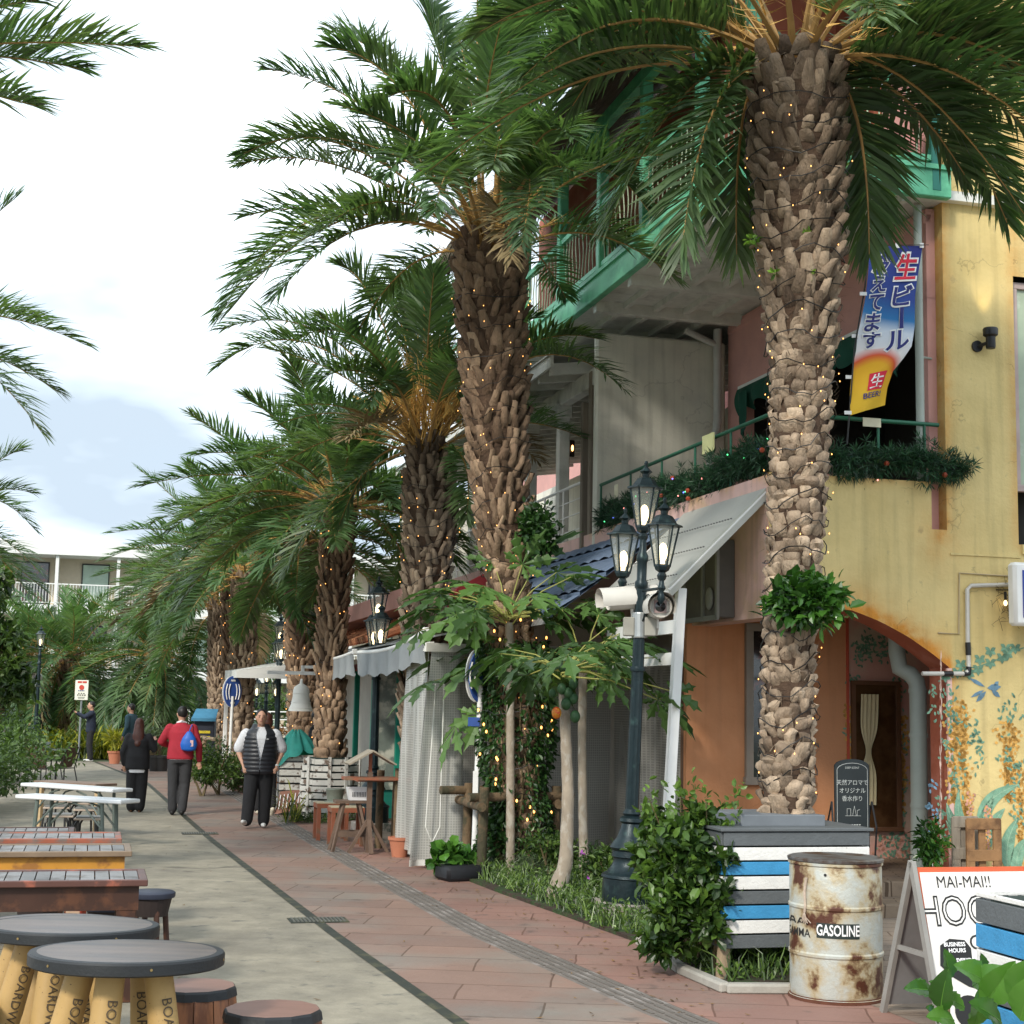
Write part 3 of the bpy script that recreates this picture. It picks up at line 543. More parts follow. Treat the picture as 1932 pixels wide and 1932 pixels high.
def frond(m, P0, P1, P2, nl=62, ll=.55, wd=.034, pet=.26, seed=0, droop=.17, v=.5, vlift=.5, rr=.022, dead=0.):
    """quadratic bezier stalk with two rows of leaflets: material 0 leaflet, 1 stalk, 2 dry spines"""
    r = np.random.default_rng(seed); P0, P1, P2 = [np.asarray(x, float) for x in (P0, P1, P2)]
    def B(t): t = np.asarray(t)[:, None]; return (1-t)**2*P0+2*t*(1-t)*P1+t*t*P2
    def T(t): t = np.asarray(t)[:, None]; d = 2*(1-t)*(P1-P0)+2*t*(P2-P1); return d/np.maximum(np.linalg.norm(d, axis=1), 1e-6)[:, None]
    ts = np.linspace(0, 1, 12); m.tube(B(ts), np.interp(ts, [0, .15, 1], [rr*1.8, rr, .004]), 5, mi=1, var=.3+.5*r.random(), cap=False, r2=np.interp(ts, [0, .15, 1], [rr, rr*.7, .003]))
    L = np.linalg.norm(P1-P0)+np.linalg.norm(P2-P1)
    t = np.repeat(pet+(1-pet)*(np.arange(nl)+.5)/nl, 2)+r.normal(0, .003, nl*2); t = np.clip(t, 0, .998); sg = np.tile([1., -1.], nl)
    b = B(t); tg = T(t); side = np.cross(tg, (0, 0, 1)); bad = np.linalg.norm(side, axis=1) < .15
    h = nrm(np.cross(P2-P0, (0, 0, 1))+np.array([1e-4, 0, 0])); side[bad] = h; side /= np.linalg.norm(side, axis=1)[:, None]
    fl = np.sign(side@h); fl[fl == 0] = 1; side *= fl[:, None]
    up = np.cross(side, tg); u_ = (t-pet)/(1-pet)
    ln = ll*np.interp(u_, [0, .12, .35, .7, .9, 1], [.35, .62, 1, .95, .68, .45])*(1+r.normal(0, .08, len(t)))
    ang = np.interp(u_, [0, .3, .8, 1], [1.15, 1.02, .75, .4])+r.normal(0, .09, len(t))
    vl = vlift+r.normal(0, .22, len(t))
    d = tg*np.cos(ang)[:, None]+(side*sg[:, None]*np.cos(vl)[:, None]+up*np.sin(vl)[:, None])*np.sin(ang)[:, None]
    d2 = d+np.array([0, 0, -1.])*(droop*(1+r.random(len(t))))[:, None]; d2 /= np.linalg.norm(d2, axis=1)[:, None]
    wn = np.cross(d, up+r.normal(0, .25, (len(t), 3))); wn /= np.maximum(np.linalg.norm(wn, axis=1), 1e-6)[:, None]
    w_ = (wd*(1+r.normal(0, .12, len(t))))[:, None]*wn/2
    p1 = b+d*(ln*.5)[:, None]; p2 = p1+d2*(ln*.5)[:, None]
    n = len(t); V = np.stack([b-w_*.5, b+w_*.5, p1-w_, p1+w_, p2], 1).reshape(-1, 3); i = np.arange(n)*5
    va = np.clip(v+r.normal(0, .16, n), 0, 1)
    lm = 3 if dead else 0; m.add(V, np.stack([i, i+1, i+3, i+2], 1), lm, va); m.add(V, np.stack([i+2, i+3, i+4], 1), lm, va)
    # spines on the petiole
    k = int(10*max(.4, L/2.5)); t = r.uniform(.1, pet+.04, k); b = B(t); tg = T(t); side = np.cross(tg, (0, 0, 1)); side /= np.maximum(np.linalg.norm(side, axis=1), 1e-3)[:, None]
    d = tg*.6+side*r.choice([-1, 1], k)[:, None]*.8+r.normal(0, .2, (k, 3)); d /= np.linalg.norm(d, axis=1)[:, None]; ln = r.uniform(.12, .3, k)*ll/.55
    w_ = np.cross(d, tg); w_ = w_/np.maximum(np.linalg.norm(w_, axis=1), 1e-3)[:, None]*.006
    V = np.stack([b-w_, b+w_, b+d*ln[:, None]], 1).reshape(-1, 3); i = np.arange(k)*3; m.add(V, np.stack([i, i+1, i+2], 1), 2, .5)
def crown_random(m, c, n, L, seed, e0=82, e1=-25, bias=(0, 0), up=.0, az0=0, azr=None, ll=.55, wd=.034, nl=58, dr=65, pet=.26, vr=(.25, .75)):
    r = np.random.default_rng(seed)
    for i in range(n):
        f = (i+.5)/n; az = az0+i*2.39996+r.normal(0, .2)
        if azr: az = r.uniform(*azr)
        el = rad(e0+(e1-e0)*f**.8+r.normal(0, 6)); l = L*(.82+.3*r.random())*(1 if f > .12 else .75)
        hd_ = np.array([math.cos(az), math.sin(az), 0]); d = hd_*math.cos(el)+np.array([0, 0, math.sin(el)])
        e2_ = el-rad(dr*(.7+.6*r.random()))*(.6 if f < .2 else 1); d2 = hd_*math.cos(e2_)+np.array([0, 0, math.sin(e2_)])
        b = np.array(c)+hd_*.12+np.array([0, 0, -.1*f]); p1 = b+d*l*.52; p2 = p1+d2*l*.55+np.array([bias[0], bias[1], 0])*l
        side = np.array([-hd_[1], hd_[0], 0])*r.normal(0, .12)*l; p2 = p2+side
        frond(m, b, p1, p2, nl=nl, ll=ll, wd=wd, seed=seed*1000+i, v=r.uniform(*vr), pet=pet, dead=1. if f > .85 and r.random() < .16 else 0.)
def trunk_mesh(root, path, rads, mat, zb0, zb1, n_ring, dz, style, seed, bs=1.):
    """path: list of points; rads: radius at each; boots (cut leaf bases) in a spiral"""
    path = np.array(path, float); z = path[:, 2]; r = np.random.default_rng(seed)
    zz = np.linspace(z[0], z[-1], 28); P = np.stack([np.interp(zz, z, path[:, 0]), np.interp(zz, z, path[:, 1]), zz], 1); R_ = np.interp(zz, z, rads)
    m = MB(); m.tube(P, R_*.86, 16, mi=1); zc = zb0; k = 0
    while zc < zb1:
        f = (zc-zb0)/(zb1-zb0); st_ = style(f)       # 0 = worn knobs, 1 = long upright stubs
        Rr = np.interp(zc, z, rads)*.84; c = np.array([np.interp(zc, z, path[:, 0]), np.interp(zc, z, path[:, 1]), zc])
        for j in range(n_ring):
            a = (j+.5*(k % 2))*2*PI/n_ring+r.normal(0, .09); o = np.array([math.cos(a), math.sin(a), 0]); tn = np.array([-o[1], o[0], 0]); u = np.array([0, 0, 1.])
            knob = st_ < .5; sc_ = r.uniform(.75, 1.3)
            w_ = 2*PI*Rr/n_ring*(1.0+.3*r.random()) if knob else 2*PI*Rr/n_ring*(.72+.25*r.random())
            ln = dz*((1.15+.35*r.random()) if knob else (1.0+1.1*st_*r.random()+.5*r.random()))*bs
            lean = .25 if knob else .15+.55*st_*(r.random()*.8+.2); d = nrm(u+o*lean+tn*r.normal(0, .14 if knob else .25)); th = (.026+.022*r.random() if knob else .035+.02*r.random())*bs*(Rr/.22)**.5
            b = c+o*(Rr*.93)+u*r.normal(0, .02)
            V = []
            for q, (ww, tt, oo, lq) in enumerate([(.45, .12, -.01, 0), (.92, .7, 0, .33), (1.08, 1.05, .0, .66), (.98, .95, -.004, .9), (.62, .3, -.012, 1.04)] if knob else [(1.15, .4, .0, 0), (1., .9, .005, .33), (.85, .9, .01, .7), (.7, .75, .01, .98), (.6, .45, .005, 1.02)]):
                jt = r.normal(0, .006, 3)
                pc_ = b+d*ln*lq+o*oo+jt; h_ = w_*ww/2; t_ = th*tt; e_ = o*(-.006 if q == 4 else 0)
                h_ *= sc_; pc_ = pc_+tn*r.normal(0, .005)
                V += [pc_-tn*h_, pc_-tn*h_*.78+o*t_*.62+e_, pc_-tn*h_*.3+o*t_*(.95+.15*r.random())+e_, pc_+tn*h_*.3+o*t_*(.95+.15*r.random())+e_, pc_+tn*h_*.78+o*t_*.62+e_, pc_+tn*h_, pc_-o*t_*.4]
            Fs = [(q*7+x, q*7+(x+1) % 7, (q+1)*7+(x+1) % 7, (q+1)*7+x) for q in range(4) for x in range(7)]+[tuple(range(28, 35))]
            m.add(V, Fs, 0, float(np.clip(r.normal(.66-.42*max(0, (f-.45)/.55), .2), 0, 1)))
        zc += dz*(.9+.2*r.random()); k += 1
    nf = int(260*(zb1-zb0)); zf = zb0+(zb1-zb0)*r.random(nf)**.7; af = r.uniform(0, 2*PI, nf); Rf = np.interp(zf, z, rads)*r.uniform(.9, 1.16, nf); cf = np.stack([np.interp(zf, z, path[:, 0])+np.cos(af)*Rf, np.interp(zf, z, path[:, 1])+np.sin(af)*Rf, zf], 1)
    df = r.normal(size=(nf, 3))*np.array([.5, .5, 1])+np.stack([np.cos(af), np.sin(af), .4+0*af], 1)*.6; df /= np.linalg.norm(df, axis=1)[:, None]; lf_ = r.uniform(.03, .12, nf)[:, None]*bs; wf = np.stack([-np.sin(af), np.cos(af), 0*af], 1)*.004*bs
    V = np.stack([cf-wf, cf+wf, cf+df*lf_], 1).reshape(-1, 3); i = np.arange(nf)*3; m.add(V, np.stack([i, i+1, i+2], 1), 0, r.uniform(0, .6, nf))
    return m.build('trunk', [mat, CORE], root, smooth=64)
BULB = M('fairy_bulb', (1, .55, .2), .4, emit=((1, .42, .1), 2.4)); WIRE = M('black_cable', (.01, .01, .01), .5)
bm_ = MB(); bm_.ell((0, 0, 0), (1, 1, 1.6), 6, 4); bulbo = bm_.build('bulb', BULB); BULBME = bulbo.data; bpy.data.objects.remove(bulbo)
def lights(label, path, rads, z0, z1, turns, nb_, seed, br=.009, face=None, out=1.12):
    r = np.random.default_rng(seed); path = np.array(path, float); z = path[:, 2]
    def at_(zc, a, k=1.): Rr = np.interp(zc, z, rads)*out*k; return np.array([np.interp(zc, z, path[:, 0])+math.cos(a)*Rr, np.interp(zc, z, path[:, 1])+math.sin(a)*Rr, zc])
    t = thing('string_lights', label, 'fairy lights', at_(z0, -1.6), 0, 'fairy lights wound round the palm trunks')
    Pz = []; n = int(turns*26)
    for i in range(n+1):
        f = i/n; Pz.append(at_(z0+(z1-z0)*f+.05*math.sin(i*.7)+r.normal(0, .012), f*turns*2*PI, 1+r.normal(0, .02)))
    MB().tube(np.array(Pz), .0045, 4).build('cable', WIRE, t)
    for i in range(nb_):
        f = r.random(); zc = z0+(z1-z0)*f; a = r.uniform(PI, 2*PI) if face is None else r.uniform(*face)
        p = at_(zc, a, 1.06); o = bpy.data.objects.new('bulb', BULBME); COL.objects.link(o); o.parent = t
        o.location = mw(t).inverted()@Vector(p); o.scale = (br,)*3
    return t
def palm(label, loc, group='date palms along the street'): return thing('palm_tree', label, 'palm tree', loc, 0, group)
def pxl(path, D): return [tuple(atD(u, v, D)) for u, v in path]
FM = [FRONDM, RACH, SPEAR, M('palm_dry_frond', (.24, .18, .09), .8, .25, 4, attr=.4)]
def rads_fix(path, R_): return R_
# P1: big palm in the striped planter
D1 = 11.6; pth = pxl([(1483, 1545), (1488, 1350), (1491, 1200), (1507, 900), (1514, 700), (1507, 400), (1500, 140)], D1); rd = [.2, .2, .195, .225, .245, .34, .38]
P1 = palm('tall date palm rising from the grey, white and blue slatted planter', (pth[0][0], pth[0][1], .95))
trunk_mesh(P1, pth, rd, BOOT2, pth[0][2]-.05, pth[-1][2]+.1, 13, .1, lambda f: .0 if f < .12 else (.35 if f < .3 else (.0 if f < .60 else (.9 if f > .66 else .5))), 3, 1.0)
m = MB(); c = np.array(pth[-1])+np.array([0, 0, .1])
def pf(m, D, lst, base, **kw):
    for i, (u1, v1, u2, v2, dd) in enumerate(lst):
        b = np.array(base)+nrm(np.array([u1-base_uv[0], 0, 0])+np.array([0, -dd*40, 1e-3]))*.12
        frond(m, b, atD(u1, v1, D+dd*.55), atD(u2, v2, D+dd), seed=i+int(D*100), **kw)
base_uv = (1500, 130)
pf(m, D1, [(1300, 60, 1150, 420, -.4), (1330, -60, 1010, 130, .3), (1330, 90, 1285, 480, -.8), (1380, 120, 1390, 480, .7), (1200, -120, 905, 60, -.5), (1230, -60, 1080, 200, .9), (1300, -100, 1080, 40, 1.5), (1190, -60, 980, 150, -1.2),
    (1640, 120, 1640, 480, .5), (1700, 40, 1950, 430, -.5), (1690, 110, 1820, 330, .8), (1740, -20, 1960, 170, .4), (1790, 40, 2040, 330, -1.2), (1700, -60, 1990, 60, 1.0), (1760, 60, 1900, 420, 1.4), (1720, 20, 1990, 290, 1.2), (1820, 60, 2030, 180, .1), (1780, -40, 2080, 240, -.4), (1660, 90, 1790, 130, 1.6)],
   c, nl=122, ll=.6, wd=.033, rr=.026, pet=.2, v=.32)
crown_random(m, c, 26, 3.0, 11, 85, 20, wd=.034, vr=(.2, .6), nl=90, dr=60, bias=(0, 0))
m.build('crown', FM, P1)
lights('warm fairy lights wound around the trunk of the palm in the striped planter', pth, rd, 1.25, 6.6, 26, 76, 1, .0042)
# P2: vine covered palm between the papayas
D2 = 17.5; pth = pxl([(972, 1610), (975, 1400), (962, 1180), (955, 1080), (940, 900), (930, 700), (924, 490)], D2); rd = [.27, .27, .25, .26, .33, .38, .42]
P2 = palm('tall dark-barked date palm with its lower trunk wrapped in green vines', (pth[0][0], pth[0][1], 0))
trunk_mesh(P2, pth, rd, BOOT, .3, pth[-1][2]+.1, 15, .13, lambda f: .35 if f < .45 else .75, 5, 1.0)
m = MB(); c = np.array(pth[-1])+np.array([0, 0, .12]); base_uv = (924, 480)
pf(m, D2, [(590, 270, 412, 600, -.3), (660, 290, 430, 590, -1.2), (700, 330, 520, 560, -2.), (650, 180, 460, 290, .3), (740, 160, 505, 130, .5), (640, 250, 455, 310, 1.2), (780, 100, 625, 90, -.5), (830, 40, 785, -10, .4), (870, 60, 690, 210, -1.5), (820, 210, 730, 330, -2.2), (900, 50, 900, -80, 0.), (960, 60, 1010, -40, .6), (880, 30, 850, 60, 2.),
    (1085, 190, 1225, 400, -.3), (1030, 200, 985, 460, -2.8), (1040, 120, 1130, 130, .6), (1000, 60, 1090, 10, -.4), (1010, 180, 1080, 260, -2.), (960, 160, 930, 320, -2.6), (860, 200, 820, 400, -2.8), (790, 250, 640, 290, 2.), (760, 60, 620, 60, 1.8), (980, 100, 1090, 150, 2.), (940, 70, 980, 60, -1.)],
   c, nl=118, ll=.58, wd=.035, rr=.024, pet=.3, v=.45)
crown_random(m, c, 16, 2.7, 21, 84, 25, wd=.034, vr=(.35, .7), nl=80, pet=.3)
m.build('crown', FM, P2)
lights('warm fairy lights on the dark trunk of the vine-wrapped palm', pth, rd, 1.2, 6.6, 16, 70, 2, .005)
# P3: palm with a golden spiny crown base
D3 = 21; pth = pxl([(800, 1540), (795, 1300), (800, 1150), (812, 1000), (812, 940), (802, 860)], D3); rd = [.3, .28, .27, .36, .36, .24]
P3 = palm('date palm with golden spiny stalks behind the grey café awning', (pth[0][0], pth[0][1], 0))
trunk_mesh(P3, pth, rd, BOOT2, 1.2, pth[-1][2]+.15, 15, .13, lambda f: .65, 7, 1.05)
m = MB(); c = np.array(pth[-1])+np.array([0, 0, .1]); base_uv = (802, 860)
pf(m, D3, [(600, 540, 412, 690, -.3), (640, 540, 420, 620, 1.), (640, 760, 457, 940, -.8), (640, 880, 533, 1088, -1.0), (700, 560, 560, 640, .5), (720, 520, 640, 500, -.5), (770, 560, 745, 530, .5), (800, 560, 800, 520, -.5), (840, 570, 860, 550, .5), (930, 620, 1010, 600, 0), (1000, 560, 1178, 735, -2.6), (960, 590, 1130, 640, -1.8), (900, 820, 880, 980, -1.6), (740, 640, 700, 760, -2.), (850, 640, 890, 700, -1.5), (710, 640, 600, 720, -1.6), (760, 500, 700, 560, 1.5), (700, 820, 640, 990, .5)],
   c, nl=108, ll=.52, wd=.031, rr=.022, pet=.3, v=.42)
crown_random(m, c, 18, 2.5, 31, 84, 30, wd=.031, vr=(.35, .7), nl=74, pet=.34)
r_ = np.random.default_rng(4)
for k in range(1500):
    a = r_.uniform(0, 2*PI); e = r_.uniform(.5, 1.45); b = c+np.array([math.cos(a)*.1, math.sin(a)*.1, r_.uniform(-.1, .5)]); b = b+np.array([math.cos(a)*math.cos(e), math.sin(a)*math.cos(e), math.sin(e)])*r_.uniform(0, 1.0)
    d = np.array([math.cos(a+r_.normal(0, .5))*math.cos(e), math.sin(a+r_.normal(0, .5))*math.cos(e), math.sin(e)*.8]); m.tube([b, b+d*r_.uniform(.18, .45)], [.010, .001], 3, mi=2, var=r_.random(), cap=False)
m.build('crown', FM, P3)
lights('warm fairy lights around the palm trunk behind the café awning', pth, rd, 3.1, 5.1, 8, 30, 3, .0055)
# P4..P8 receding
def genpalm(label, D, pix, rd, seed, L, n=44, boot=BOOT, bias=(-.06, 0), lab2=None, z0=.3, pet=.26, e1=-8):
    pth = pxl(pix, D); p = palm(label, (pth[0][0], pth[0][1], 0)); trunk_mesh(p, pth, rd, boot, z0, pth[-1][2]+.1, 13, .15, lambda f: .5 if f > .4 else .2, seed, 1.15)
    m = MB(); crown_random(m, np.array(pth[-1])+np.array([0, 0, .1]), n, L, seed, 84, e1, bias=bias, ll=.6, wd=.042, nl=80, dr=62, pet=pet, vr=(.35, .8)); m.build('crown', FM, p)
    if lab2: lights(lab2, pth, rd, 1.2, pth[-1][2]-.2, 10, 26, seed, .004+.0001*D)
    return p
genpalm('date palm growing out of the round white slatted planter', 25.2, [(622, 1500), (622, 1430), (625, 1200), (634, 1080), (637, 965)], [.26, .26, .2, .22, .25], 41, 2.7, 42, lab2='warm fairy lights on the palm in the round white slatted planter')
genpalm('date palm with the white bell hanging in front of its trunk', 30, [(570, 1520), (568, 1380), (570, 1200), (572, 1100), (568, 1035)], [.26, .26, .3, .34, .32], 42, 3.1, 42, lab2='warm fairy lights on the palm trunk behind the white bell')
genpalm('pale-trunked date palm behind the white canopy', 36, [(453, 1450), (455, 1380), (458, 1240), (462, 1095)], [.27, .27, .26, .3], 43, 3.3, 44, BOOT2, lab2='warm fairy lights on the pale palm trunk behind the white canopy')
genpalm('date palm tucked between two paler palm trunks', 41, [(440, 1440), (438, 1380), (438, 1240), (440, 1110)], [.26, .26, .26, .28], 44, 3.3, 34, lab2='warm fairy lights on the palm tucked between two paler trunks')
genpalm('farthest date palm of the right-hand row, beside the green lamp post', 47, [(404, 1420), (407, 1380), (409, 1260), (412, 1150)], [.25, .25, .25, .28], 45, 3.3, 36, BOOT2)
# short bushy palms at the end of the plaza
def shortpalm(label, D, u, vb, vc, seed, L, n, rt=.3):
    pth = pxl([(u, vb), (u, (vb+vc)/2), (u, vc)], D); p = palm(label, (pth[0][0], pth[0][1], 0), 'bushy palms at the far end of the plaza'); trunk_mesh(p, pth, [rt, rt, rt], BOOT, 0, pth[-1][2], 11, .2, lambda f: .5, seed, 1.4)
    m = MB(); crown_random(m, np.array(pth[-1]), n, L, seed, 86, -52, ll=.62, wd=.05, nl=46, dr=60, vr=(.35, .85), pet=.15); m.build('crown', FM, p)
shortpalm('bushy palm behind the man photographing with his phone', 52, 132, 1395, 1240, 51, 3.4, 66)
shortpalm('bushy palm with drooping fronds right of the photographing man', 50, 298, 1385, 1235, 52, 3.1, 66, .22)
shortpalm('bushy palm behind the left lamp post with security cameras', 54, 52, 1395, 1250, 53, 3.5, 56)
# palms standing left of the picture: their fronds reach in
def leftpalm(label, D, u, v, lst, seed, nn=16, L=2.7):
    c = atD(u, v, D); p = palm(label, (c[0], c[1], 0), 'palms on the left of the plaza'); pth = [(c[0], c[1], z) for z in np.linspace(0, c[2], 5)]
    trunk_mesh(p, pth, [.26]*5, BOOT, .1, c[2], 11, .16, lambda f: .4, seed, 1.1); m = MB(); global base_uv; base_uv = (u, v)
    pf(m, D, lst, c, nl=84, ll=.6, wd=.035, rr=.022, pet=.18, v=.42); crown_random(m, c, nn, L, seed, 80, -30, azr=(PI*.6, PI*1.45), wd=.038, nl=40, vr=(.3, .6)); m.build('crown', FM, p)
leftpalm('near palm left of the frame whose frond reaches in at the top', 13.5, -330, 130, [(-60, 60, 262, 88, 0.), (-60, 80, 150, 130, .8), (-120, 150, 70, 200, -.6), (-100, 20, 70, 0, .5)], 61)
leftpalm('second palm left of the frame with feathery fronds beside the clouds', 20, -260, 640, [(-60, 540, 160, 650, 0.), (-70, 600, 78, 815, -.7), (-80, 460, 28, 375, .7), (-60, 620, 110, 740, .7), (-80, 560, 70, 600, 1.0)], 62)
leftpalm('third palm left of the frame hanging over the hedge', 31, -130, 1000, [(-30, 880, 66, 1000, 0.), (-30, 900, 60, 930, 1.), (-30, 960, 75, 1080, -.6), (-40, 980, 60, 1130, -.5), (-20, 1020, 80, 1110, .5), (-20, 860, 40, 850, .5)], 63, 30, 2.6)
# ---------------------------------------------------------------- pavilion with plastic curtains, awnings
def curtain_mat(name, col, alpha, per=.03):
    m = M(name, col, .28, .12, 1.2, spec=.7); t = m.node_tree; N = t.nodes.new; L = t.links.new
    b = [n for n in t.nodes if n.type == 'BSDF_PRINCIPLED'][0]; out = [n for n in t.nodes if n.type == 'OUTPUT_MATERIAL'][0]
    tc = N('ShaderNodeTexCoord'); sx = N('ShaderNodeSeparateXYZ'); L(tc.outputs['Object'], sx.inputs[0]); res = []
    for k in (0, 2):
        q = N('ShaderNodeMath'); q.operation = 'FRACT'; p = N('ShaderNodeMath'); p.operation = 'MULTIPLY'; p.inputs[1].default_value = 1/per; L(sx.outputs[k], p.inputs[0]); L(p.outputs[0], q.inputs[0])
        g = N('ShaderNodeMath'); g.operation = 'LESS_THAN'; g.inputs[1].default_value = .3; L(q.outputs[0], g.inputs[0]); res.append(g.outputs[0])
    mx = N('ShaderNodeMath'); mx.operation = 'MAXIMUM'; L(res[0], mx.inputs[0]); L(res[1], mx.inputs[1])
    al = N('ShaderNodeMapRange'); al.inputs[3].default_value = alpha; al.inputs[4].default_value = min(1, alpha+.32); L(mx.outputs[0], al.inputs[0])
    tp = N('ShaderNodeBsdfTransparent'); x = N('ShaderNodeMixShader'); L(al.outputs[0], x.inputs[0]); L(tp.outputs[0], x.inputs[1]); L(b.outputs[0], x.inputs[2])
    tr = N('ShaderNodeBsdfTranslucent'); tr.inputs[0].default_value = (*col, 1); y = N('ShaderNodeMixShader'); y.inputs[0].default_value = .3; L(b.outputs[0], y.inputs[1]); L(tr.outputs[0], y.inputs[2]); L(y.outputs[0], x.inputs[2])
    L(x.outputs[0], out.inputs[0]); return m
PLAS = curtain_mat('woven_clear_plastic', (.50, .49, .46), .66); PLASL = curtain_mat('milky_woven_plastic', (.55, .55, .51), .72); PLASB = curtain_mat('dusty_clear_plastic', (.36, .31, .26), .8)
def drape(par, a, b, a2, b2, z0, z1, amp, fr, mat, seed, name='curtain', hem=True):
    """a,b: (t,s) top ends; a2,b2: bottom ends"""
    r = np.random.default_rng(seed); ph = r.uniform(0, 6, 6); a, b, a2, b2 = [np.array(x, float) for x in (a, b, a2, b2)]; n_ = nrm(np.array([(b-a)[1], -(b-a)[0]])); Lg = np.linalg.norm(b-a)
    def fn(u, v):
        w_ = u+.02*math.sin(5*u+ph[4])*(1-v); p = (a2+(b2-a2)*w_)*(1-v)+(a+(b-a)*w_)*v; x = u*Lg*fr
        f = math.sin(x*6.3+ph[0])*.6+math.sin(x*10.1+ph[1]+v)*.35+math.sin(x*2.3+ph[2]+1.5*v)*.7; k = (1-v)*.9+.35
        q = p+n_*amp*f*k; return (q[0], q[1], z0+(z1-z0)*v)
    m = MB(True); m.grid(fn, int(max(60, Lg*fr*16)), 14); o = m.build(name, mat, par, smooth=180)
    if hem:
        m = MB(True); m.grid(lambda u, v: tuple(np.array(fn(u, 0))+np.array([n_[0]*.004, n_[1]*.004, .0+.07*v])), 90, 1); m.build('hem', M('milky_hem', (.6, .6, .56), .5), o)
    return o
pv = bthing('pavilion', 'open dining pavilion closed off by hanging clear plastic curtains under a grey roof', 'pavilion', -1.2, 4.5)
c1 = drape(pv, (-2.2, 3.9), (-.05, 4.55), (-2.2, 3.9), (-.05, 4.55), .12, 2.5, .085, 1.0, PLAS, 1)
drape(pv, (-2.52, 3.8), (-2.0, 3.95), (-2.72, 3.78), (-1.95, 3.9), .03, 2.5, .05, 3, PLASL, 2)
drape(pv, (-.02, 4.5), (-.02, 2.3), (-.02, 4.5), (-.02, 2.3), .1, 2.55, .07, 1.1, PLAS, 3)
drape(pv, (-2.5, 4.0), (-2.45, 5.4), (-2.62, 4.0), (-2.5, 5.3), .1, 2.5, .06, 1.4, PLASL, 4)
drape(pv, (-2.4, 4.7), (-1.2, 4.9), (-2.4, 4.7), (-1.2, 4.9), .1, 2.45, .05, 1.6, PLASB, 5)
m = MB(True); rp = [tuple(pS(u, v, 3.7)) for u, v in [(838, 1290), (833, 1450), (830, 1560), (815, 1590), (803, 1560), (815, 1400), (822, 1290)]]; m.tube(rp, .008, 5); m.build('tie_cord', M('white_cord', (.7, .7, .65), .7), pv)
m = MB(True); m.beam((-2.6, 3.75, 2.52), (0, 4.5, 2.55), .05, .1); m.build('top_rail', DIRTYW, pv); m = MB(True); m.beam((-2.5, 3.85, 2.54), (-2.5, 9, 2.54), .05, .1); m.build('top_rail', DIRTYW, pv)
a = pS(1285, 1110, .2); b = pS(1262, 1520, .15)
m = MB(True); d_ = nrm(b-a); bb = a+d_*((a[2]-0)/abs(d_[2])); m.beam(bb, a, .09, .09, up=(0, 1, 0), ch=.006); m.build('white_post', WHITE, pv)
m = MB(True); m.beam((-.85, .25, 2.66), (-.85, 2.3, 2.66), .05, .13); m.build('white_rail', WHITE, pv); m = MB(True); m.beam((-.85, .25, 2.35), (-.85, 2.3, 2.35), .05, .12); m.build('white_rail', WHITE, pv)
m = MB(True); m.box((-.03, 2.12, 1.3), (.07, .08, 2.6)); m.build('brown_post', M('brown_post_paint', (.14, .08, .05), .8, .3), pv)
m = MB(True); m.beam((-2.4, 4.0, .1), (-.1, 4.62, .1), .16, .2, ch=.02); m.build('kerb_stone', CONC, pv)
SHEET = M('blue_grey_metal_sheet', (.14, .19, .28), .6, .12, 3, spec=.25)
m = MB(True); n = 34
for k in range(5):
    def fn(u, v, k=k):
        s_ = 2.3+7*u; f = (k+v)/5; t_ = 0-1.5*f; z = 4.0-1.15*f-(.0 if v < .5 else .0); return (t_, s_, z+.028*abs(math.sin(s_*PI*2.6))*(.3+.7*v)+.045*v)
    m.grid(fn, 260, 3)
m.add([(0, 2.3, 3.985), (0, 9.3, 3.985), (-1.5, 9.3, 2.84), (-1.5, 2.3, 2.84)], [(0, 3, 2, 1)])
for k in range(1, 6): m.box((-1.5*k/5+.004, 5.8, 4.0-1.15*k/5+.012), (.006, 6.98, .06))
m.build('corrugated_roof', SHEET, pv, smooth=60)
m = MB(True); m.add([(-1.5, 3.7, 2.86), (-2.5, 3.7, 2.64), (-2.5, 9, 2.64), (-1.5, 9, 2.86)], [(0, 1, 2, 3)]); m.add([(-1.5, 2.4, 2.86), (-1.55, 2.4, 2.76), (-1.55, 9, 2.76), (-1.5, 9, 2.86)], [(0, 1, 2, 3)])
for s in np.arange(3.7, 9, .08): m.beam((-1.5, s, 2.87), (-2.5, s, 2.65), .02, .02)
m.build('grey_roof', M('grey_sheet_roof', (.3, .31, .31), .5, .15, 3), pv)
m = MB(True); m.box((-1.2, 6.5, .02), (2.4, 4.6, .03)); m.build('floor', M('dark_deck', (.16, .13, .1), .8), pv)
# things inside the pavilion, seen dimly through the plastic
for k, (t, s) in enumerate([(-1.1, 5.6), (-.55, 5.9)]):
    tb_ = bthing('dining_table', ['wooden table dimly seen behind the plastic curtain, left one', 'wooden table dimly seen behind the plastic curtain, right one'][k], 'table', t, s)
    m = MB(True); m.box((t, s, .74), (.75, .75, .05), ch=.01); m.build('tabletop', M('tabletop_wood', (.32, .17, .08), .5), tb_)
    for a in (-.3, .3):
        for b in (-.3, .3): MB(True).box((t+a, s+b, .37), (.06, .06, .7)).build('leg', M('tabletop_wood', (.32, .17, .08), .5), tb_)
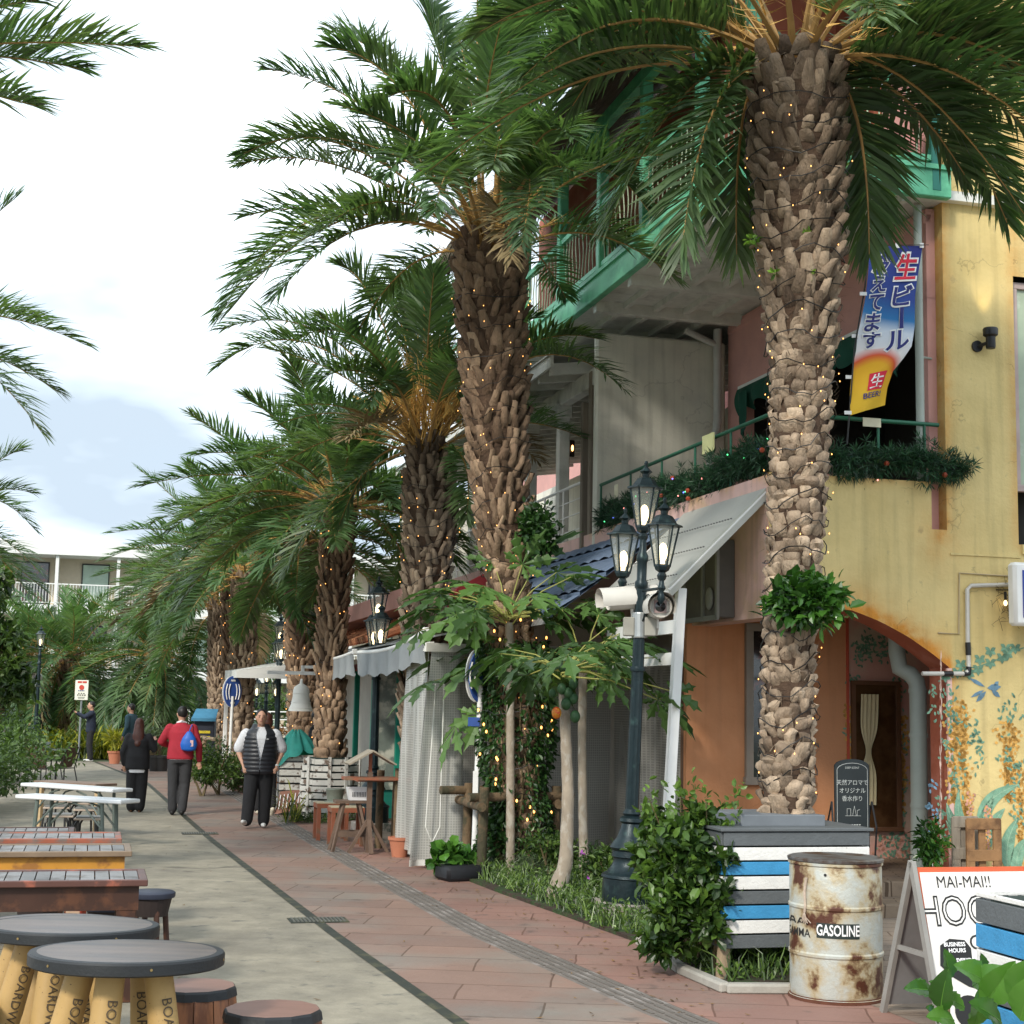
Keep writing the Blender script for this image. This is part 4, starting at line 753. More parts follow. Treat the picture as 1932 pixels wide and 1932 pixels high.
# white awning over the street
aw = bthing('awning', 'off-white fabric awning sloping down from the pink parapet', 'awning', -.5, 1.2, 3.0)
AWF = M('white_awning_fabric', (.46, .46, .425), .7, .06, 2, transl=.12)
m = MB(True); m.grid(lambda u, v: (-.0-1.0*v, .06+2.2*u+(.02+.08*u)*v, 4.04-1.0*v-.03*math.sin(v*PI)), 30, 14); m.build('canopy', AWF, aw, smooth=180)
m = MB(True); m.grid(lambda u, v: (-1.0-.012*math.sin(u*50)*v, .08+2.28*u, 3.04-.11*v), 60, 2); m.grid(lambda u, v: (-1.0*u, .06+.02*u, 4.04-1.0*u-.13*v), 14, 2); m.build('valance', AWF, aw, smooth=180)
m = MB(True)
for v in (.33, .62, .9):
    for u in np.arange(.03, 1, .033): m.box((-v-.012, .06+2.2*u, 4.055-v), (.012, .025, .012))
m.build('lacing', M('lace_grey', (.15, .15, .14), .8), aw)
m = MB(True); m.tube([(-.0, .07, 4.0), (-1.0, .09, 3.0)], .014, 8); m.tube([(-1.0, .09, 2.98), (-1.0, 2.34, 2.98)], .014, 8); m.tube([(0, 2.28, 4.0), (-1, 2.36, 3)], .014, 8); m.build('frame_tube', WHITE, aw)
# electricity cabinet under the awning
ec = bthing('meter_cabinet', 'glass fronted electricity meter cabinet on the pink wall under the awning', 'cabinet', -.15, 1.2, 2.8)
GM = M('cabinet_grey', (.24, .24, .22), .6)
m = MB(True); m.box((-.09, 1.3, 3.2), (.18, .95, .8), ch=.01); m.build('cabinet', M('cabinet_inner', (.12, .11, .1), .7), ec)
m = MB(True)
for s in (.84, 1.22, 1.76): m.box((-.19, s, 3.2), (.03, .05, .82))
for z in (2.8, 3.6): m.box((-.19, 1.3, z), (.03, .95, .05))
m.build('frame', GM, ec); m = MB(True); m.ell((-.2, 1.02, 3.0), (.03, .09, .12), 14, 8); m.build('meter', GM, ec)
# grey roll-out awnings further on
GF = M('grey_awning_fabric', (.27, .29, .3), .75, .12, 4, transl=.1)
for lab, s0, s1, cv in [('longer grey roll-out awning with a curled near corner in front of the pavilion', 4.0, 8.75, .12), ('shorter grey roll-out awning beyond the curled one', 9.1, 13.2, .02)]:
    g_ = bthing('roll_awning', lab, 'awning', -2.4, (s0+s1)/2, 2.4, 'grey roll-out awnings')
    m = MB(True); P = [(-2.55, s, 2.6+cv*((s1-s)/(s1-s0))**3-.04*math.sin((s-s0)/(s1-s0)*PI)) for s in np.linspace(s0, s1, 14)]; m.tube(P, .03, 8); m.build('front_bar', WHITE, g_, smooth=60)
    m = MB(True); m.box((-2.55, s0-.02, 2.6+cv), (.08, .05, .08), ch=.01); m.build('end_cap', WHITE, g_)
    m = MB(True); m.grid(lambda u, v: (-2.57+.03*math.sin(u*40)*v+.05*v*(u < .1), s0+(s1-s0)*u+(.12*v if u < .04 else 0), 2.6+cv*(1-u)**3-.04*math.sin(u*PI)-.33*v+.02*math.sin(u*70)*v), 110, 5); m.build('valance', GF, g_, smooth=180)
    m = MB(True); m.grid(lambda u, v: (-2.52+1.1*v, s0+(s1-s0)*u, 2.63+cv*(1-u)**3*(1-v)-.04*math.sin(u*PI)+.35*v), 20, 4); m.build('canopy', GF, g_, smooth=180)
# tile-roofed shop with red fin and teal door frames
sh = bthing('tiled_shop', 'small shop with orange clay tile roof, red fin wall and teal door frames', 'shop', -1.2, 12)
TILE = M('clay_roof_tile', (.36, .11, .05), .8, .25, 8, attr=.5, attr2=(.44, .2, .1), bump=.3)
m = MB(True)
for i in range(66):
    s = 9.6+i*.19
    for k in range(6): f0, f1 = k/6, (k+1.12)/6; m.tube([(-.35-1.6*f0, s, 3.62-.75*f0+.03), (-.35-1.6*f1, s, 3.62-.75*f1+.05)], .06, 7, var=rng.random(), cap=True)
m.add([(-.35, 9.5, 3.6), (-2.0, 9.5, 2.84), (-2.0, 22, 2.84), (-.35, 22, 3.6)], [(0, 1, 2, 3)]); m.build('tile_roof', TILE, sh)
m = MB(True); P = [(-.3, 3.95), (-.5, 3.9), (-.9, 3.68), (-1.3, 3.3), (-1.6, 2.9), (-1.75, 2.55), (-.3, 2.55)]; m.prism([(t, 9.35, z) for t, z in P], (0, .14, 0)); m.build('red_fin', M('red_paint', (.42, .045, .05), .6, .08), sh)
m = MB(True); m.box((-2.1, 13.5, 2.44), (.1, 7.5, .1)); m.box((-1.2, 10.0, 2.44), (1.8, .1, .1)); m.build('red_beam', M('red_paint'  , (.42, .045, .05)), sh)
m = MB(True); m.box((-.7, 17, 1.4), (.2, 14, 2.8)); m.build('shop_wall', M('shop_cream', (.5, .48, .42), .8, .1), sh)
m = MB(True); m.box((-1.0, 16, 3.55), (1.2, 12, .3)); m.build('cornice', PINK, sh)
for k, (t, s) in enumerate([(-1.95, 10.7), (-1.55, 10.7), (-1.95, 12.4), (-1.1, 10.7)]): MB(True).box((t, s, 1.25), (.09, .09, 2.4), ch=.01).build('door_frame', M('teal_green_gloss', (.01, .22, .15), .35), sh)
for t, s, w_ in [(-1.75, 10.74, .34), (-1.33, 10.74, .36)]:
    m = MB(True); m.box((t, s, 1.45), (w_, .02, 1.9)); m.build('pane', M('shop_glass', (.2, .24, .21), .1, .4, 3, c2=(.5, .5, .42), c2s=3, alpha=.75), sh)
m = MB(True); m.box((-1.45, 10.8, .3), (1.0, .05, .5)); m.build('door_panel', TEAL, sh)
# white canopy stand
wc = bthing('market_canopy', 'white pitched canopy on square posts between the palm trunks', 'canopy', -2.6, 21)
WF = M('white_canopy_cloth', (.66, .66, .63), .7, .05)
L0, L1 = pS(446, 1268, 20), pS(615, 1262, 20); zc = 2.35; m = MB(True)
t0, t1 = L0[0], L1[0]
m.add([(t0, 20, zc), (t1, 20, zc), (t1, 20, zc+.25), ((t0+t1)/2+.2, 20.0, zc+.3), (t0+.2, 20, zc+.18), (t0, 20, zc+.16)], [(0, 1, 2, 3, 4, 5)])
m.add([(t0, 20, zc+.16), ((t0+t1)/2+.2, 20, zc+.3), ((t0+t1)/2+.2, 23, zc+.42), (t0, 23, zc+.2)], [(0, 1, 2, 3)]); m.add([((t0+t1)/2+.2, 20, zc+.3), (t1, 20, zc+.25), (t1, 23, zc+.25), ((t0+t1)/2+.2, 23, zc+.42)], [(0, 1, 2, 3)]); m.add([(t0, 20, zc), (t0, 20, zc+.16), (t0, 23, zc+.2), (t0, 23, zc)], [(0, 1, 2, 3)])
m.build('cloth', WF, wc)
for t, s in [(t1-.05, 20), (t1-.05, 23), (t0+.05, 22.9)]: MB(True).box((t, s, 1.17), (.09, .09, 2.35), ch=.01).build('post', WHITE, wc)

# ---------------------------------------------------------------- lamp posts
LG = M('lantern_glass', (.62, .66, .6), .1, .1, alpha=.22, spec=.8); LBULB = M('lit_lamp_bulb', (1, .85, .6), .4, emit=((1, .76, .42), 2.6))
def lantern(par, c, k=1., lit=True):
    c = np.array(c, float); m = MB()
    m.lathe([(.012, .62), (.02, .6), (.012, .57), (.035, .545), (.06, .52), (.035, .5), (.03, .47), (.075, .455), (.1, .42), (.118, .39), (.165, .375), (.17, .36), (.135, .355)], c, 6)
    m.lathe([(.03, -.12), (.045, -.08), (.03, -.05), (.06, -.03), (.072, -.0), (.07, .02)], c, 6)
    for j in range(6):
        a = j*PI/3; m.tube([c+np.array([math.cos(a)*.066, math.sin(a)*.066, .0]), c+np.array([math.cos(a)*.135, math.sin(a)*.135, .36])], .009, 5)
    f = m.build('lantern', LAMPG, par); m = MB()
    m.lathe([(.064, .01), (.131, .355)], c, 6); m.c = [x for x in m.c if x[0].shape[1] == 4]; m.build('glass', LG, f)
    m = MB(); m.ell(c+np.array([0, 0, .13]), (.042, .042, .085)); m.tube([c+np.array([0, 0, .0]), c+np.array([0, 0, .06])], .02, 8); m.build('bulb', LBULB if lit else M('opal_bulb', (.7, .68, .6), .4), f, smooth=180)
def lamp_post(label, t, s, ztop=4.1, arm=(.32, -.95), al=.45, group='green lamp posts with lanterns', heads=3, plinth=True, lean=.0, near=False):
    p = W(s, t, 0); x, y = p[0], p[1]; th = thing('lamp_post', label, 'lamp post', p, 0, group); zc = ztop-.62; m = MB()
    if plinth: m.box((x, y, .08), (.52, .52, .16), rz=.3, ch=.015); m.build('plinth', M('worn_stone_plinth', (.32, .28, .24), .9, .3, 8, c2=(.05, .06, .05), c2s=4, bump=.5), th); m = MB()
    m.lathe([(.235, .16), (.24, .2), (.235, .36), (.25, .37), (.245, .395), (.2, .42), (.16, .47), (.145, .52), (.15, .54), (.165, .55), (.16, .6), (.185, .63), (.18, .645), (.125, .72), (.1, .79), (.085, .84), (.11, .86), (.105, .89), (.07, .91), (.085, .93), (.06, .97)], (x, y, 0), 16); m.build('base', LAMPG, th, smooth=35)
    m = MB(); n = 20; pr = []
    V = []; an = np.arange(n)*2*PI/n
    for z, r in [(.95, .062), (zc-.55, .05)]: rr = r*(1-.10*(np.arange(n) % 2)); V.append(np.stack([x+np.cos(an)*rr, y+np.sin(an)*rr, np.full(n, z)], 1))
    m.add(np.vstack(V), [(i, (i+1) % n, n+(i+1) % n, n+i) for i in range(n)])
    m.lathe([(.052, zc-.56), (.06, zc-.55), (.06, zc-.5), (.045, zc-.48), (.045, zc-.32), (.055, zc-.3), (.055, zc-.26), (.035, zc-.22), (.03, zc-.1)], (x, y, 0), 12)
    m.lathe([(.068, 2.2), (.07, 2.22), (.068, 2.24)], (x, y, 0), 12); m.build('shaft', LAMPG, th, smooth=50)
    lantern(th, (x, y, zc))
    if heads >= 3:
        ax = np.array([arm[0], arm[1], 0]); ax /= np.linalg.norm(ax); za = zc-.58
        for sg in (1, -1):
            e = np.array([x, y, za])+ax*al*sg; m = MB(); m.tube([np.array([x, y, za]), e], .014, 6)
            P = [np.array([x, y, za-.3])+ax*sg*(.05+.0)]+[np.array([x, y, za-.3])+ax*sg*al*(.15+.7*k/8)+np.array([0, 0, .28*(k/8)**.6]) for k in range(1, 9)]; m.tube(P, .009, 5)
            for r0 in (.06, .035): m.tube([np.array([x, y, za-.1])+ax*sg*(.16+r0*math.cos(q))+np.array([0, 0, r0*math.sin(q)]) for q in np.linspace(0, 5.5, 14)], .006, 4)
            m.lathe([(.012, -.14), (.035, -.1), (.03, -.06), (.02, -.03), (.04, 0), (.025, .03), (.02, .08)], e, 8); m.build('arm', LAMPG, th, smooth=50)
            lantern(th, e+np.array([0, 0, .19]))
    return th
p = pZ(1180, 1712); LT, LS = p[0], p[1]
MAIN = lamp_post('nearest dark green lamp post with three lit lanterns and security cameras', -1.6, -.5, 4.13, near=True); MAIN.rotation_euler = (0, rad(1.9), 0)
lamp_post('dark lamp post with three lit lanterns in front of the tiled shop', -2.3, 8.6, 3.72, (.25, -1), .3)
lamp_post('lamp post with lit lanterns beside the white bell', -2.35, 20.5, 3.78, (.25, -1), .3)
lamp_post('lamp post beside the farthest palm of the right-hand row', -2.3, 37, 4.0, (.1, -1), .4)
p = pS(503, 1290, 30); lamp_post('small lamp post seen between the far palms above the white canopy', p[0], 30, 3.0, (.8, -.5), .35)
p = pZ(64, 1432); lamp_post('lamp post at the left end of the plaza carrying a round security camera', p[0], p[1], 4.0, (.1, -1), .4, heads=1)
# security cameras
CAMW = M('camera_white_plastic', (.62, .6, .55), .4, .06)
def cctv(label, c, dirv, k=1.):
    c = np.array(c, float); d = nrm(dirv); t = thing('security_camera', label, 'security camera', c, 0, 'security cameras on the lamp posts'); s_ = nrm(np.cross(d, (0, 0, 1))); u = np.cross(s_, d); R = np.array([s_, u, d]).T
    m = MB(); m.lathe([(.055, -.32), (.07, -.3), (.072, .0), (.066, .02), (.06, .0), (.055, -.02)], (0, 0, 0), 20); V = m.V; m.V = [v*k@R.T+c for v in V]; m.build('body', CAMW, t, smooth=50)
    m = MB(); m.lathe([(.03, -.01), (.032, .0), (.0, .004)], (0, 0, 0), 16); m.V = [v*k@R.T+c for v in m.V]; m.build('lens', M('lens_black', (.01, .01, .012), .1, spec=.9), t)
    m = MB(); m.box((0, 0, -.005), (.075, .075, .008)); m.V = [v*k@R.T+c for v in m.V]; m.build('sensor_plate', M('sensor_plate', (.28, .2, .19), .3), t)
    m = MB(); V = []
    for z in (-.33, .08):
        for a in np.linspace(-.5, PI+.5, 16): V.append((math.cos(a)*.086, math.sin(a)*.086, z))
    V = np.array(V); m.add(V, [(i, i+1, 17+i, 16+i) for i in range(15)]); m.V = [v*k@R.T+c for v in m.V]; m.build('hood', CAMW, t, smooth=180)
    m = MB(); m.tube([c-d*.15*k-u*.06*k, c-d*.15*k-u*.12*k, c-d*.2*k-u*.16*k], .014*k, 8); m.build('bracket', CAMW, t)
q = W(-.5, -1.6); cz = 2.84
cctv('white security camera pointing at the viewer on the nearest lamp post', (q[0]+.245, q[1]-.3, cz-.07), (.04, -1, -.03), 1.5)
cctv('white security camera pointing left along the street on the nearest lamp post', (q[0]-.18, q[1]+.02, cz+.0), (-.93, -.25, -.1), 1.35)
q = (q[0]+.086, q[1]); t = thing('junction_box', 'grey junction boxes strapped to the nearest lamp post under the cameras', 'junction box', (q[0], q[1]-.07, 2.55))
for dx, dy in ((-.1, 0), (.09, -.05)): MB().box((q[0]+dx, q[1]+dy-.02, 2.6), (.1, .08, .17), ch=.008).build('box', M('junction_grey', (.3, .29, .25), .6), t)
m = MB(); m.lathe([(.068, 2.5), (.072, 2.51), (.072, 2.72), (.068, 2.73)], (q[0], q[1], 0), 16); m.build('strap', M('strap_steel', (.4, .42, .42), .35, metal=.6), t)
c = atD(68, 1278, 47.5); cctv('round white security camera on the left far lamp post', c, (.25, -1, 0), 1.9)

# ---------------------------------------------------------------- signs on posts
def oval_sign(label, u, v0, v1, vs, D, rx, rz_, facing):
    b = atD(u, v1, D); tp = atD(u+14*17.7/D, vs, D); x0 = b; t = thing('sign_post', label, 'sign post', (b[0], b[1], 0), 0, 'blue oval sign posts'); b[2] = 0
    m = MB(); m.tube([b, tp+np.array([0, 0, -.1])], .033, 10); m.build('pole', WHITE, t, smooth=60); BL = M('sign_blue', (.03, .08, .3), .4)
    ca, sa = math.cos(facing), math.sin(facing); R = np.array([[ca, -sa, 0], [sa, ca, 0], [0, 0, 1]])
    def disc(rx_, rz2, y, mat, name, par, th=.012, n=28):
        m = MB(); an = np.arange(n)*2*PI/n; P = np.stack([np.cos(an)*rx_, np.full(n, y), np.sin(an)*rz2], 1)@R.T+tp; m.prism(P, R@np.array([0, th, 0])); return m.build(name, mat, par)
    pn = disc(rx, rz_, 0, BL, 'sign_panel', t, .02); disc(rx*1.0, rz_*1.0, .06, WHITE, 'sign_back', t, .02)
    m = MB()
    for k in range(5):
        z = -.17+.085*k; w_ = .02
        for sg in (-1, 1): P = [(sg*(.02+.035*abs(q-3.)/3*1.0+.018*(k == 2)), -.006, rz_*(-.55+1.1*q/6)) for q in range(7)]
    for sg, o in ((-1, .06), (1, .06), (-1, .13), (1, .13)):
        P = [np.array([sg*(o+.05*(1-math.cos((q-3)/3*1.2))*-1+.04), -.008, rz_*(.5*(q-3)/3)])@R.T+tp for q in range(7)]; m.tube(P, .012, 4)
    for z in (.72, -.72): m.box(tp+R@np.array([0, -.006, z*rz_]), (rx*.5, .004, rz_*.12), R=R)
    m.build('sign_marks', WHITE, pn)
    return t, tp, b
t, tp, b = oval_sign('white pole with blue oval sign standing by the papaya trees', 893, 1300, 1648, 1275, 17.5, .17, .30, .75)
m = MB(); q = atD(904, 1362, 17.45); m.box(q+np.array([-.06, 0, 0]), (.13, .02, .1)); m.build('small_plate', M('sign_blue', (.03, .08, .3), .4), t)
m = MB(); q = atD(897, 1480, 17.45); m.box(q, (.06, .02, .3)); m.build('white_plate', WHITE, t)
sb = atZ(862, 1660, 0); t = thing('sandbag_weight', 'black rubber weight on the paving at the foot of the blue oval sign pole', 'weight', sb); m = MB(); m.box((sb[0]+.05, sb[1], .08), (.5, .35, .16), ch=.06, rz=.5); m.build('bag', M('black_rubber', (.012, .013, .016), .6, .2), t, smooth=50)
oval_sign('white pole with small blue oval sign between the far palms', 432, 1300, 1440, 1305, 34, .22, .34, .7)
# white prohibition sign at the end of the plaza
b = atD(148, 1425, 47); b[2] = 0; t = thing('notice_sign', 'white notice board on a thin pole above the flower bed', 'sign', b); tp = atD(155, 1302, 47)
m = MB(); m.tube([b, tp], .03, 8); m.build('pole', M('galvanised', (.3, .32, .33), .4, metal=.5), t)
m = MB(); m.box(tp+np.array([0, -.05, 0]), (.40, .03, .60), ch=.012); pn = m.build('board', M('cream_board', (.72, .72, .62), .5, .03), t)
def blk(par, c, items, mat, nm):
    m = MB()
    for x, z, w_, h_ in items: m.box((c[0]+x*.63, c[1]-.07, c[2]+z*.63), (w_*.63, .006, h_*.63))
    m.build(nm, mat, par)
blk(pn, tp, [(-.1, .38, .2, .09), (.13, .38, .2, .09)], M('sign_red', (.5, .05, .03), .5), 'red_heading')
m = MB(); m.lathe([(.055, 0), (.075, 0), (.075, .008), (.055, .008)], (0, 0, 0), 20, R=[[1, 0, 0], [0, 0, 1], [0, 1, 0]]); m.V = [v+tp+np.array([0, -.08, .08]) for v in m.V]; m.build('red_ring', M('sign_red', (.5, .05, .03)), pn)
blk(pn, tp, [(-.13+.08*k, -.03, .05, .05) for k in range(4)], M('sign_navy', (.04, .05, .2), .5), 'blue_marks')
blk(pn, tp, [(-.12+.12*k, -.16, .07, .05) for k in range(3)]+[(-.17+.115*k, -.24, .07, .06) for k in range(4)]+[(0, -.34, .34, .02), (0, -.39, .3, .02)], M('sign_grey_text', (.12, .12, .1), .5), 'text_lines')
# ---------------------------------------------------------------- text helper
_dg = None
def text_verts(s_, size=1., offset=0., align='CENTER', shear=0.):
    c = bpy.data.curves.new('t', 'FONT'); c.body = s_; c.size = size; c.align_x = align; c.align_y = 'CENTER'; c.offset = offset; c.resolution_u = 3
    o = bpy.data.objects.new('t', c); COL.objects.link(o); dg = bpy.context.evaluated_depsgraph_get(); me = bpy.data.meshes.new_from_object(o.evaluated_get(dg))
    V = np.zeros(len(me.vertices)*3); me.vertices.foreach_get('co', V); V = V.reshape(-1, 3); Fs = [tuple(p.vertices) for p in me.polygons]
    bpy.data.objects.remove(o); bpy.data.curves.remove(c); bpy.data.meshes.remove(me); return V, Fs
def text_on(par, s_, mat, fn, size=1., offset=0., wh=None, name='lettering', rot=0, sx=1.):
    """fn maps local x, y of the lettering to a world point"""
    V, Fs = text_verts(s_, size, offset)
    if len(V) == 0: return None
    if rot: c_, s2 = math.cos(rot), math.sin(rot); V = V@np.array([[c_, s2, 0], [-s2, c_, 0], [0, 0, 1]])
    m = MB(); m.add(np.array([fn(v[0]*sx, v[1]) for v in V]), Fs); return m.build(name, mat, par)
INK = M('black_ink', (.015, .015, .015), .6, 0); NAVY = M('navy_ink', (.015, .02, .16), .6, 0); REDI = M('red_ink', (.6, .01, .04), .6, 0); WHI = M('white_ink', (.8, .8, .8), .6, 0)
# ---------------------------------------------------------------- striped planter under the palm
q1 = pS(1365, 1700, -3.55); q2 = pS(1640, 1700, -3.55); ta, tb2 = q1[0], q2[0]
def slat_planter(name, label, t0, t1, s0, s1, zt, seq, hgt, gap, group=None):
    th = bthing(name, label, 'planter', (t0+t1)/2, (s0+s1)/2, 0, group); z = zt
    inner = MB(True); inner.box(((t0+t1)/2, (s0+s1)/2, (zt+.2)/2), (t1-t0-.1, s1-s0-.1, zt-.25)); inner.build('liner', M('dark_liner', (.02, .035, .03), .9), th)
    for i, k in enumerate(seq):
        h_ = hgt[i] if isinstance(hgt, list) else hgt; mt = {'g': GREYP, 'w': WHITEP, 'b': BLUEP}[k]; r = (rng.random(4)-.5)*.006
        for a in (0, 1):
            MB(True).box(((t0+t1)/2, s0 if a == 0 else s1, z-h_/2), (t1-t0+r[0]*2, .025, h_-gap), ch=.003).build('slat', mt, th)
            MB(True).box((t0+.0 if a == 0 else t1, (s0+s1)/2, z-h_/2), (.025, s1-s0-.03, h_-gap), ch=.003).build('slat', mt, th)
        z -= h_
    return th, z
zc = pS(1500, 1567, -3.55)[2]
pl, zb = slat_planter('planter_box', 'grey, white and blue slatted planter around the foot of the tall palm', ta, tb2, -3.55, -2.55, zc-.005, 'gwbwgbwg', [.105]+[.1]*7, .012)
m = MB(True); m.box(((ta+tb2)/2, -3.05, zc+.006), (tb2-ta+.06, 1.06, .022), ch=.004); m.build('cap', GREYP, pl)
m = MB(True); m.box(((ta+tb2)/2-.02, -3.06, zc+.055), (.66, .62, .08), ch=.004); m.build('collar', M('lighter_grey_paint', (.15, .165, .18), .55), pl)
for t, s in ((ta+.03, -3.5), (tb2-.1, -3.48), (ta+.1, -2.6), (tb2-.1, -2.6)):
    m = MB(True); m.tube([(t-.03, s-.03, 0), (t, s, zb+.1)], [.05, .045], 10); m.build('leg', M('pale_log', (.3, .22, .14), .85, .3, 8, bump=.5, stretch=(1, 1, .2)), pl, smooth=60)
slat_planter('planter_box', 'grey, white and blue slatted planter box cut off by the right edge, behind big leaves', -1.9, -.85, -8.1, -6.65, .985, 'wgbwgbw', [.035]+[.125]*6, .012)
# ---------------------------------------------------------------- rusty drum
RUST = M('rusty_painted_steel', (.46, .48, .44), .45, .08, 3, metal=.15, c2=(.42, .33, .18), c2s=3.6, c2t=(.43, .56), c3=(.085, .028, .014), c3s=3.6, c3t=(.53, .60), bump=.25, bs=40, spec=.5, detail=8)
dr0 = atZ(1570, 1897, 0)+np.array([.09, .30, 0]); dr = thing('oil_drum', 'rust-stained white oil drum with black lettering, standing before the striped planter', 'drum', dr0); RD = .303
m = MB(); m.lathe([(RD-.01, 0), (RD+.008, .004), (RD+.008, .02), (RD-.004, .03), (RD, .05), (RD, .28), (RD+.008, .29), (RD+.008, .305), (RD, .315), (RD, .58), (RD+.008, .59), (RD+.008, .605), (RD, .615), (RD, .84), (RD-.004, .86), (RD+.008, .868), (RD+.008, .885), (RD-.006, .888), (RD-.01, .87)], dr0, 64); m.build('body', RUST, dr, smooth=30)
m = MB(); m.lathe([(.0001, .895), (RD-.02, .893), (RD+.012, .89), (RD+.014, .905), (RD-.0, .912), (RD-.02, .905), (.0001, .907)], dr0, 48); m.build('lid', M('grey_steel_lid', (.2, .2, .2), .4, .2, 3, metal=.6, c2=(.1, .06, .04), c2s=4), dr, smooth=40)
m = MB(); m.lathe([(RD+.0035, .03), (RD+.0035, .0)], dr0, 64); m.lathe([(RD+.011, .0), (RD+.0115, .021)], dr0, 64); m.build('rust_band', M('rust_brown', (.11, .04, .022), .85, .3, 9), dr)
a0 = math.atan2(-dr0[1], -dr0[0])
def drum_pt(x, z, off=.004): a = a0+x/RD; return dr0+np.array([math.cos(a)*(RD+off), math.sin(a)*(RD+off), z])
def dx(u): return (u-1570)/2900*(dr0[1]-.28)*1.06
m = MB(); x0, x1 = dx(1532), dx(1618)
x0, x1 = -.125, .155
m.grid(lambda a, b: tuple(drum_pt(x0+(x1-x0)*a, .415+.095*b, .003)), 14, 1); lb = m.build('label_plate', M('black_label', (.02, .03, .028), .5, .1, c2=(.10, .05, .02), c2s=6, c2t=(.56, .66)), dr)
text_on(lb, 'GASOLINE', WHI, lambda x, y: drum_pt(.015+x, .463+y*1.55, .0055), .062, .0012, sx=.96)
text_on(dr, 'GAMMA', INK, lambda x, y: drum_pt(-.30+x, .433+y, .003), .075, .0005, sx=.95)
for cx in (-.35, -.235):
    m = MB()
    for a, b in [((-.045, .0), (-.02, .035)), ((-.02, .035), (.02, .035)), ((.02, .035), (.045, .0)), ((-.03, .012), (.03, .012))]: m.beam(drum_pt(cx+a[0], .49+a[1], .004), drum_pt(cx+b[0], .49+b[1], .004), .005, .008)
    m.build('emblem', INK, dr)
m = MB(); m.tube([drum_pt(-.19, .79, .012), drum_pt(-.205, .7, .014), drum_pt(-.2, .6, .014), drum_pt(-.205, .57, .014)], .009, 7)
for k in range(10): m.tube([drum_pt(-.205, .57, .016), drum_pt(-.205+rng.normal()*.006, .55, .02), drum_pt(-.205+rng.normal()*.02, .49+rng.random()*.02, .016)], .0035, 4)
m.build('rope', M('pale_rope', (.42, .34, .27), .9, .3, 30), dr)
m = MB(); m.lathe([(.0001, 0), (.009, 0)], (0, 0, 0), 12); 
m = MB(); m.tube([drum_pt(-.065, .815, .001), drum_pt(-.065, .815, .005)], .009, 12); m.build('hole', BLACKM, dr)
# ---------------------------------------------------------------- A-board with HOO.. CAFE
hb0 = W(-5.1, -1.35); hb = thing('signboard', 'white hand-lettered A-frame board with orange border beside the oil drum', 'signboard', hb0, ANG)
def HB(x, y, z, s_=0, off=0.): # board face: x right, y up the board
    le = .27; k = y/1.0; return W(-5.10-.27*(1-k)+s_-off, -1.35+.0+x, .0+.93*k)
m = MB(); 
def quad_board(m, x0, x1, y0, y1, off=0., th=.02):
    m.prism([HB(x0, y0, 0, 0, off), HB(x1, y0, 0, 0, off), HB(x1, y1, 0, 0, off), HB(x0, y1, 0, 0, off)], (W(th, 0)-W(0, 0))); 
quad_board(m, -.02, .82, .0, 1.0, 0); m.build('panel_frame', M('orange_border_paint', (.55, .10, .035), .6, .1), hb)
m = MB(); quad_board(m, .01, .79, .05, .97, .004, .003); fp = m.build('panel', M('white_board', (.72, .70, .66), .5, .04), hb)
for t in (-1.385, -.56):
    for b_ in (-4.72, -5.42): MB(True).beam((t, -5.1, .965), (t, b_, 0), .03, .045).build('side_rail', M('grey_side_rail', (.25, .24, .22), .5), hb)
m = MB(True); m.beam((-1.38, -5.26, .43), (-1.38, -4.9, .43), .02, .03); m.beam((-1.36, -4.86, .4), (-.6, -4.86, .4), .03, .02); m.build('crossbar', M('grey_side_rail', (.25, .24, .22)), hb)
m = MB(True); m.add([(-1.36, -5.08, .93), (-.58, -5.08, .93), (-.58, -4.74, .05), (-1.36, -4.74, .05)], [(0, 1, 2, 3)]); m.build('back_panel', M('grey_back_panel', (.2, .2, .2), .6), hb)
hbf = lambda cx, cy, k=1., o=.0075: (lambda x, y: HB(cx+x*k, cy+y*k, 0, 0, o))
text_on(fp, 'MAI-MAI!!', INK, hbf(.30, .905), .105, .0, sx=.85)
text_on(fp, 'HOOKAH', INK, hbf(.43, .72), .26, .006, sx=.82); text_on(fp, 'HOOKAH', M('white_board', (.72, .70, .66)), lambda x, y: HB(.43+x, .72+y, 0, 0, .009), .26, -.006, sx=.82)
text_on(fp, 'CAFE', INK, hbf(.42, .53), .13, .0)
m = MB(); P = [(.05, .40), (.07, .52), (.14, .56), (.24, .55), (.275, .5), (.27, .42), (.30, .3), (.33, .24), (.22, .27), (.12, .33)]
m.prism([HB(x, y, 0, 0, .0085) for x, y in P], (W(.002, 0)-W(0, 0))); bb_ = m.build('speech_bubble', INK, fp)
for k, (s_, y, sz) in enumerate([('BUSINESS', .525, .035), ('HOURS', .488, .035), ('OPEN EVERYDAY', .43, .029), ('12.00-MIDNIGHT', .375, .029)]): text_on(bb_, s_, WHI, hbf(.165+.012*k, y, 1., .0125), sz, .001)
m = MB(); m.lathe([(.075, 0), (.1, 0), (.1, .004), (.075, .004)], (0, 0, 0), 24); Vv = m.V[0]; m.V[0] = np.array([HB(.2+v[0], .12+v[1], 0, 0, .006+v[2]) for v in Vv]); m.build('drawn_ring', INK, fp)
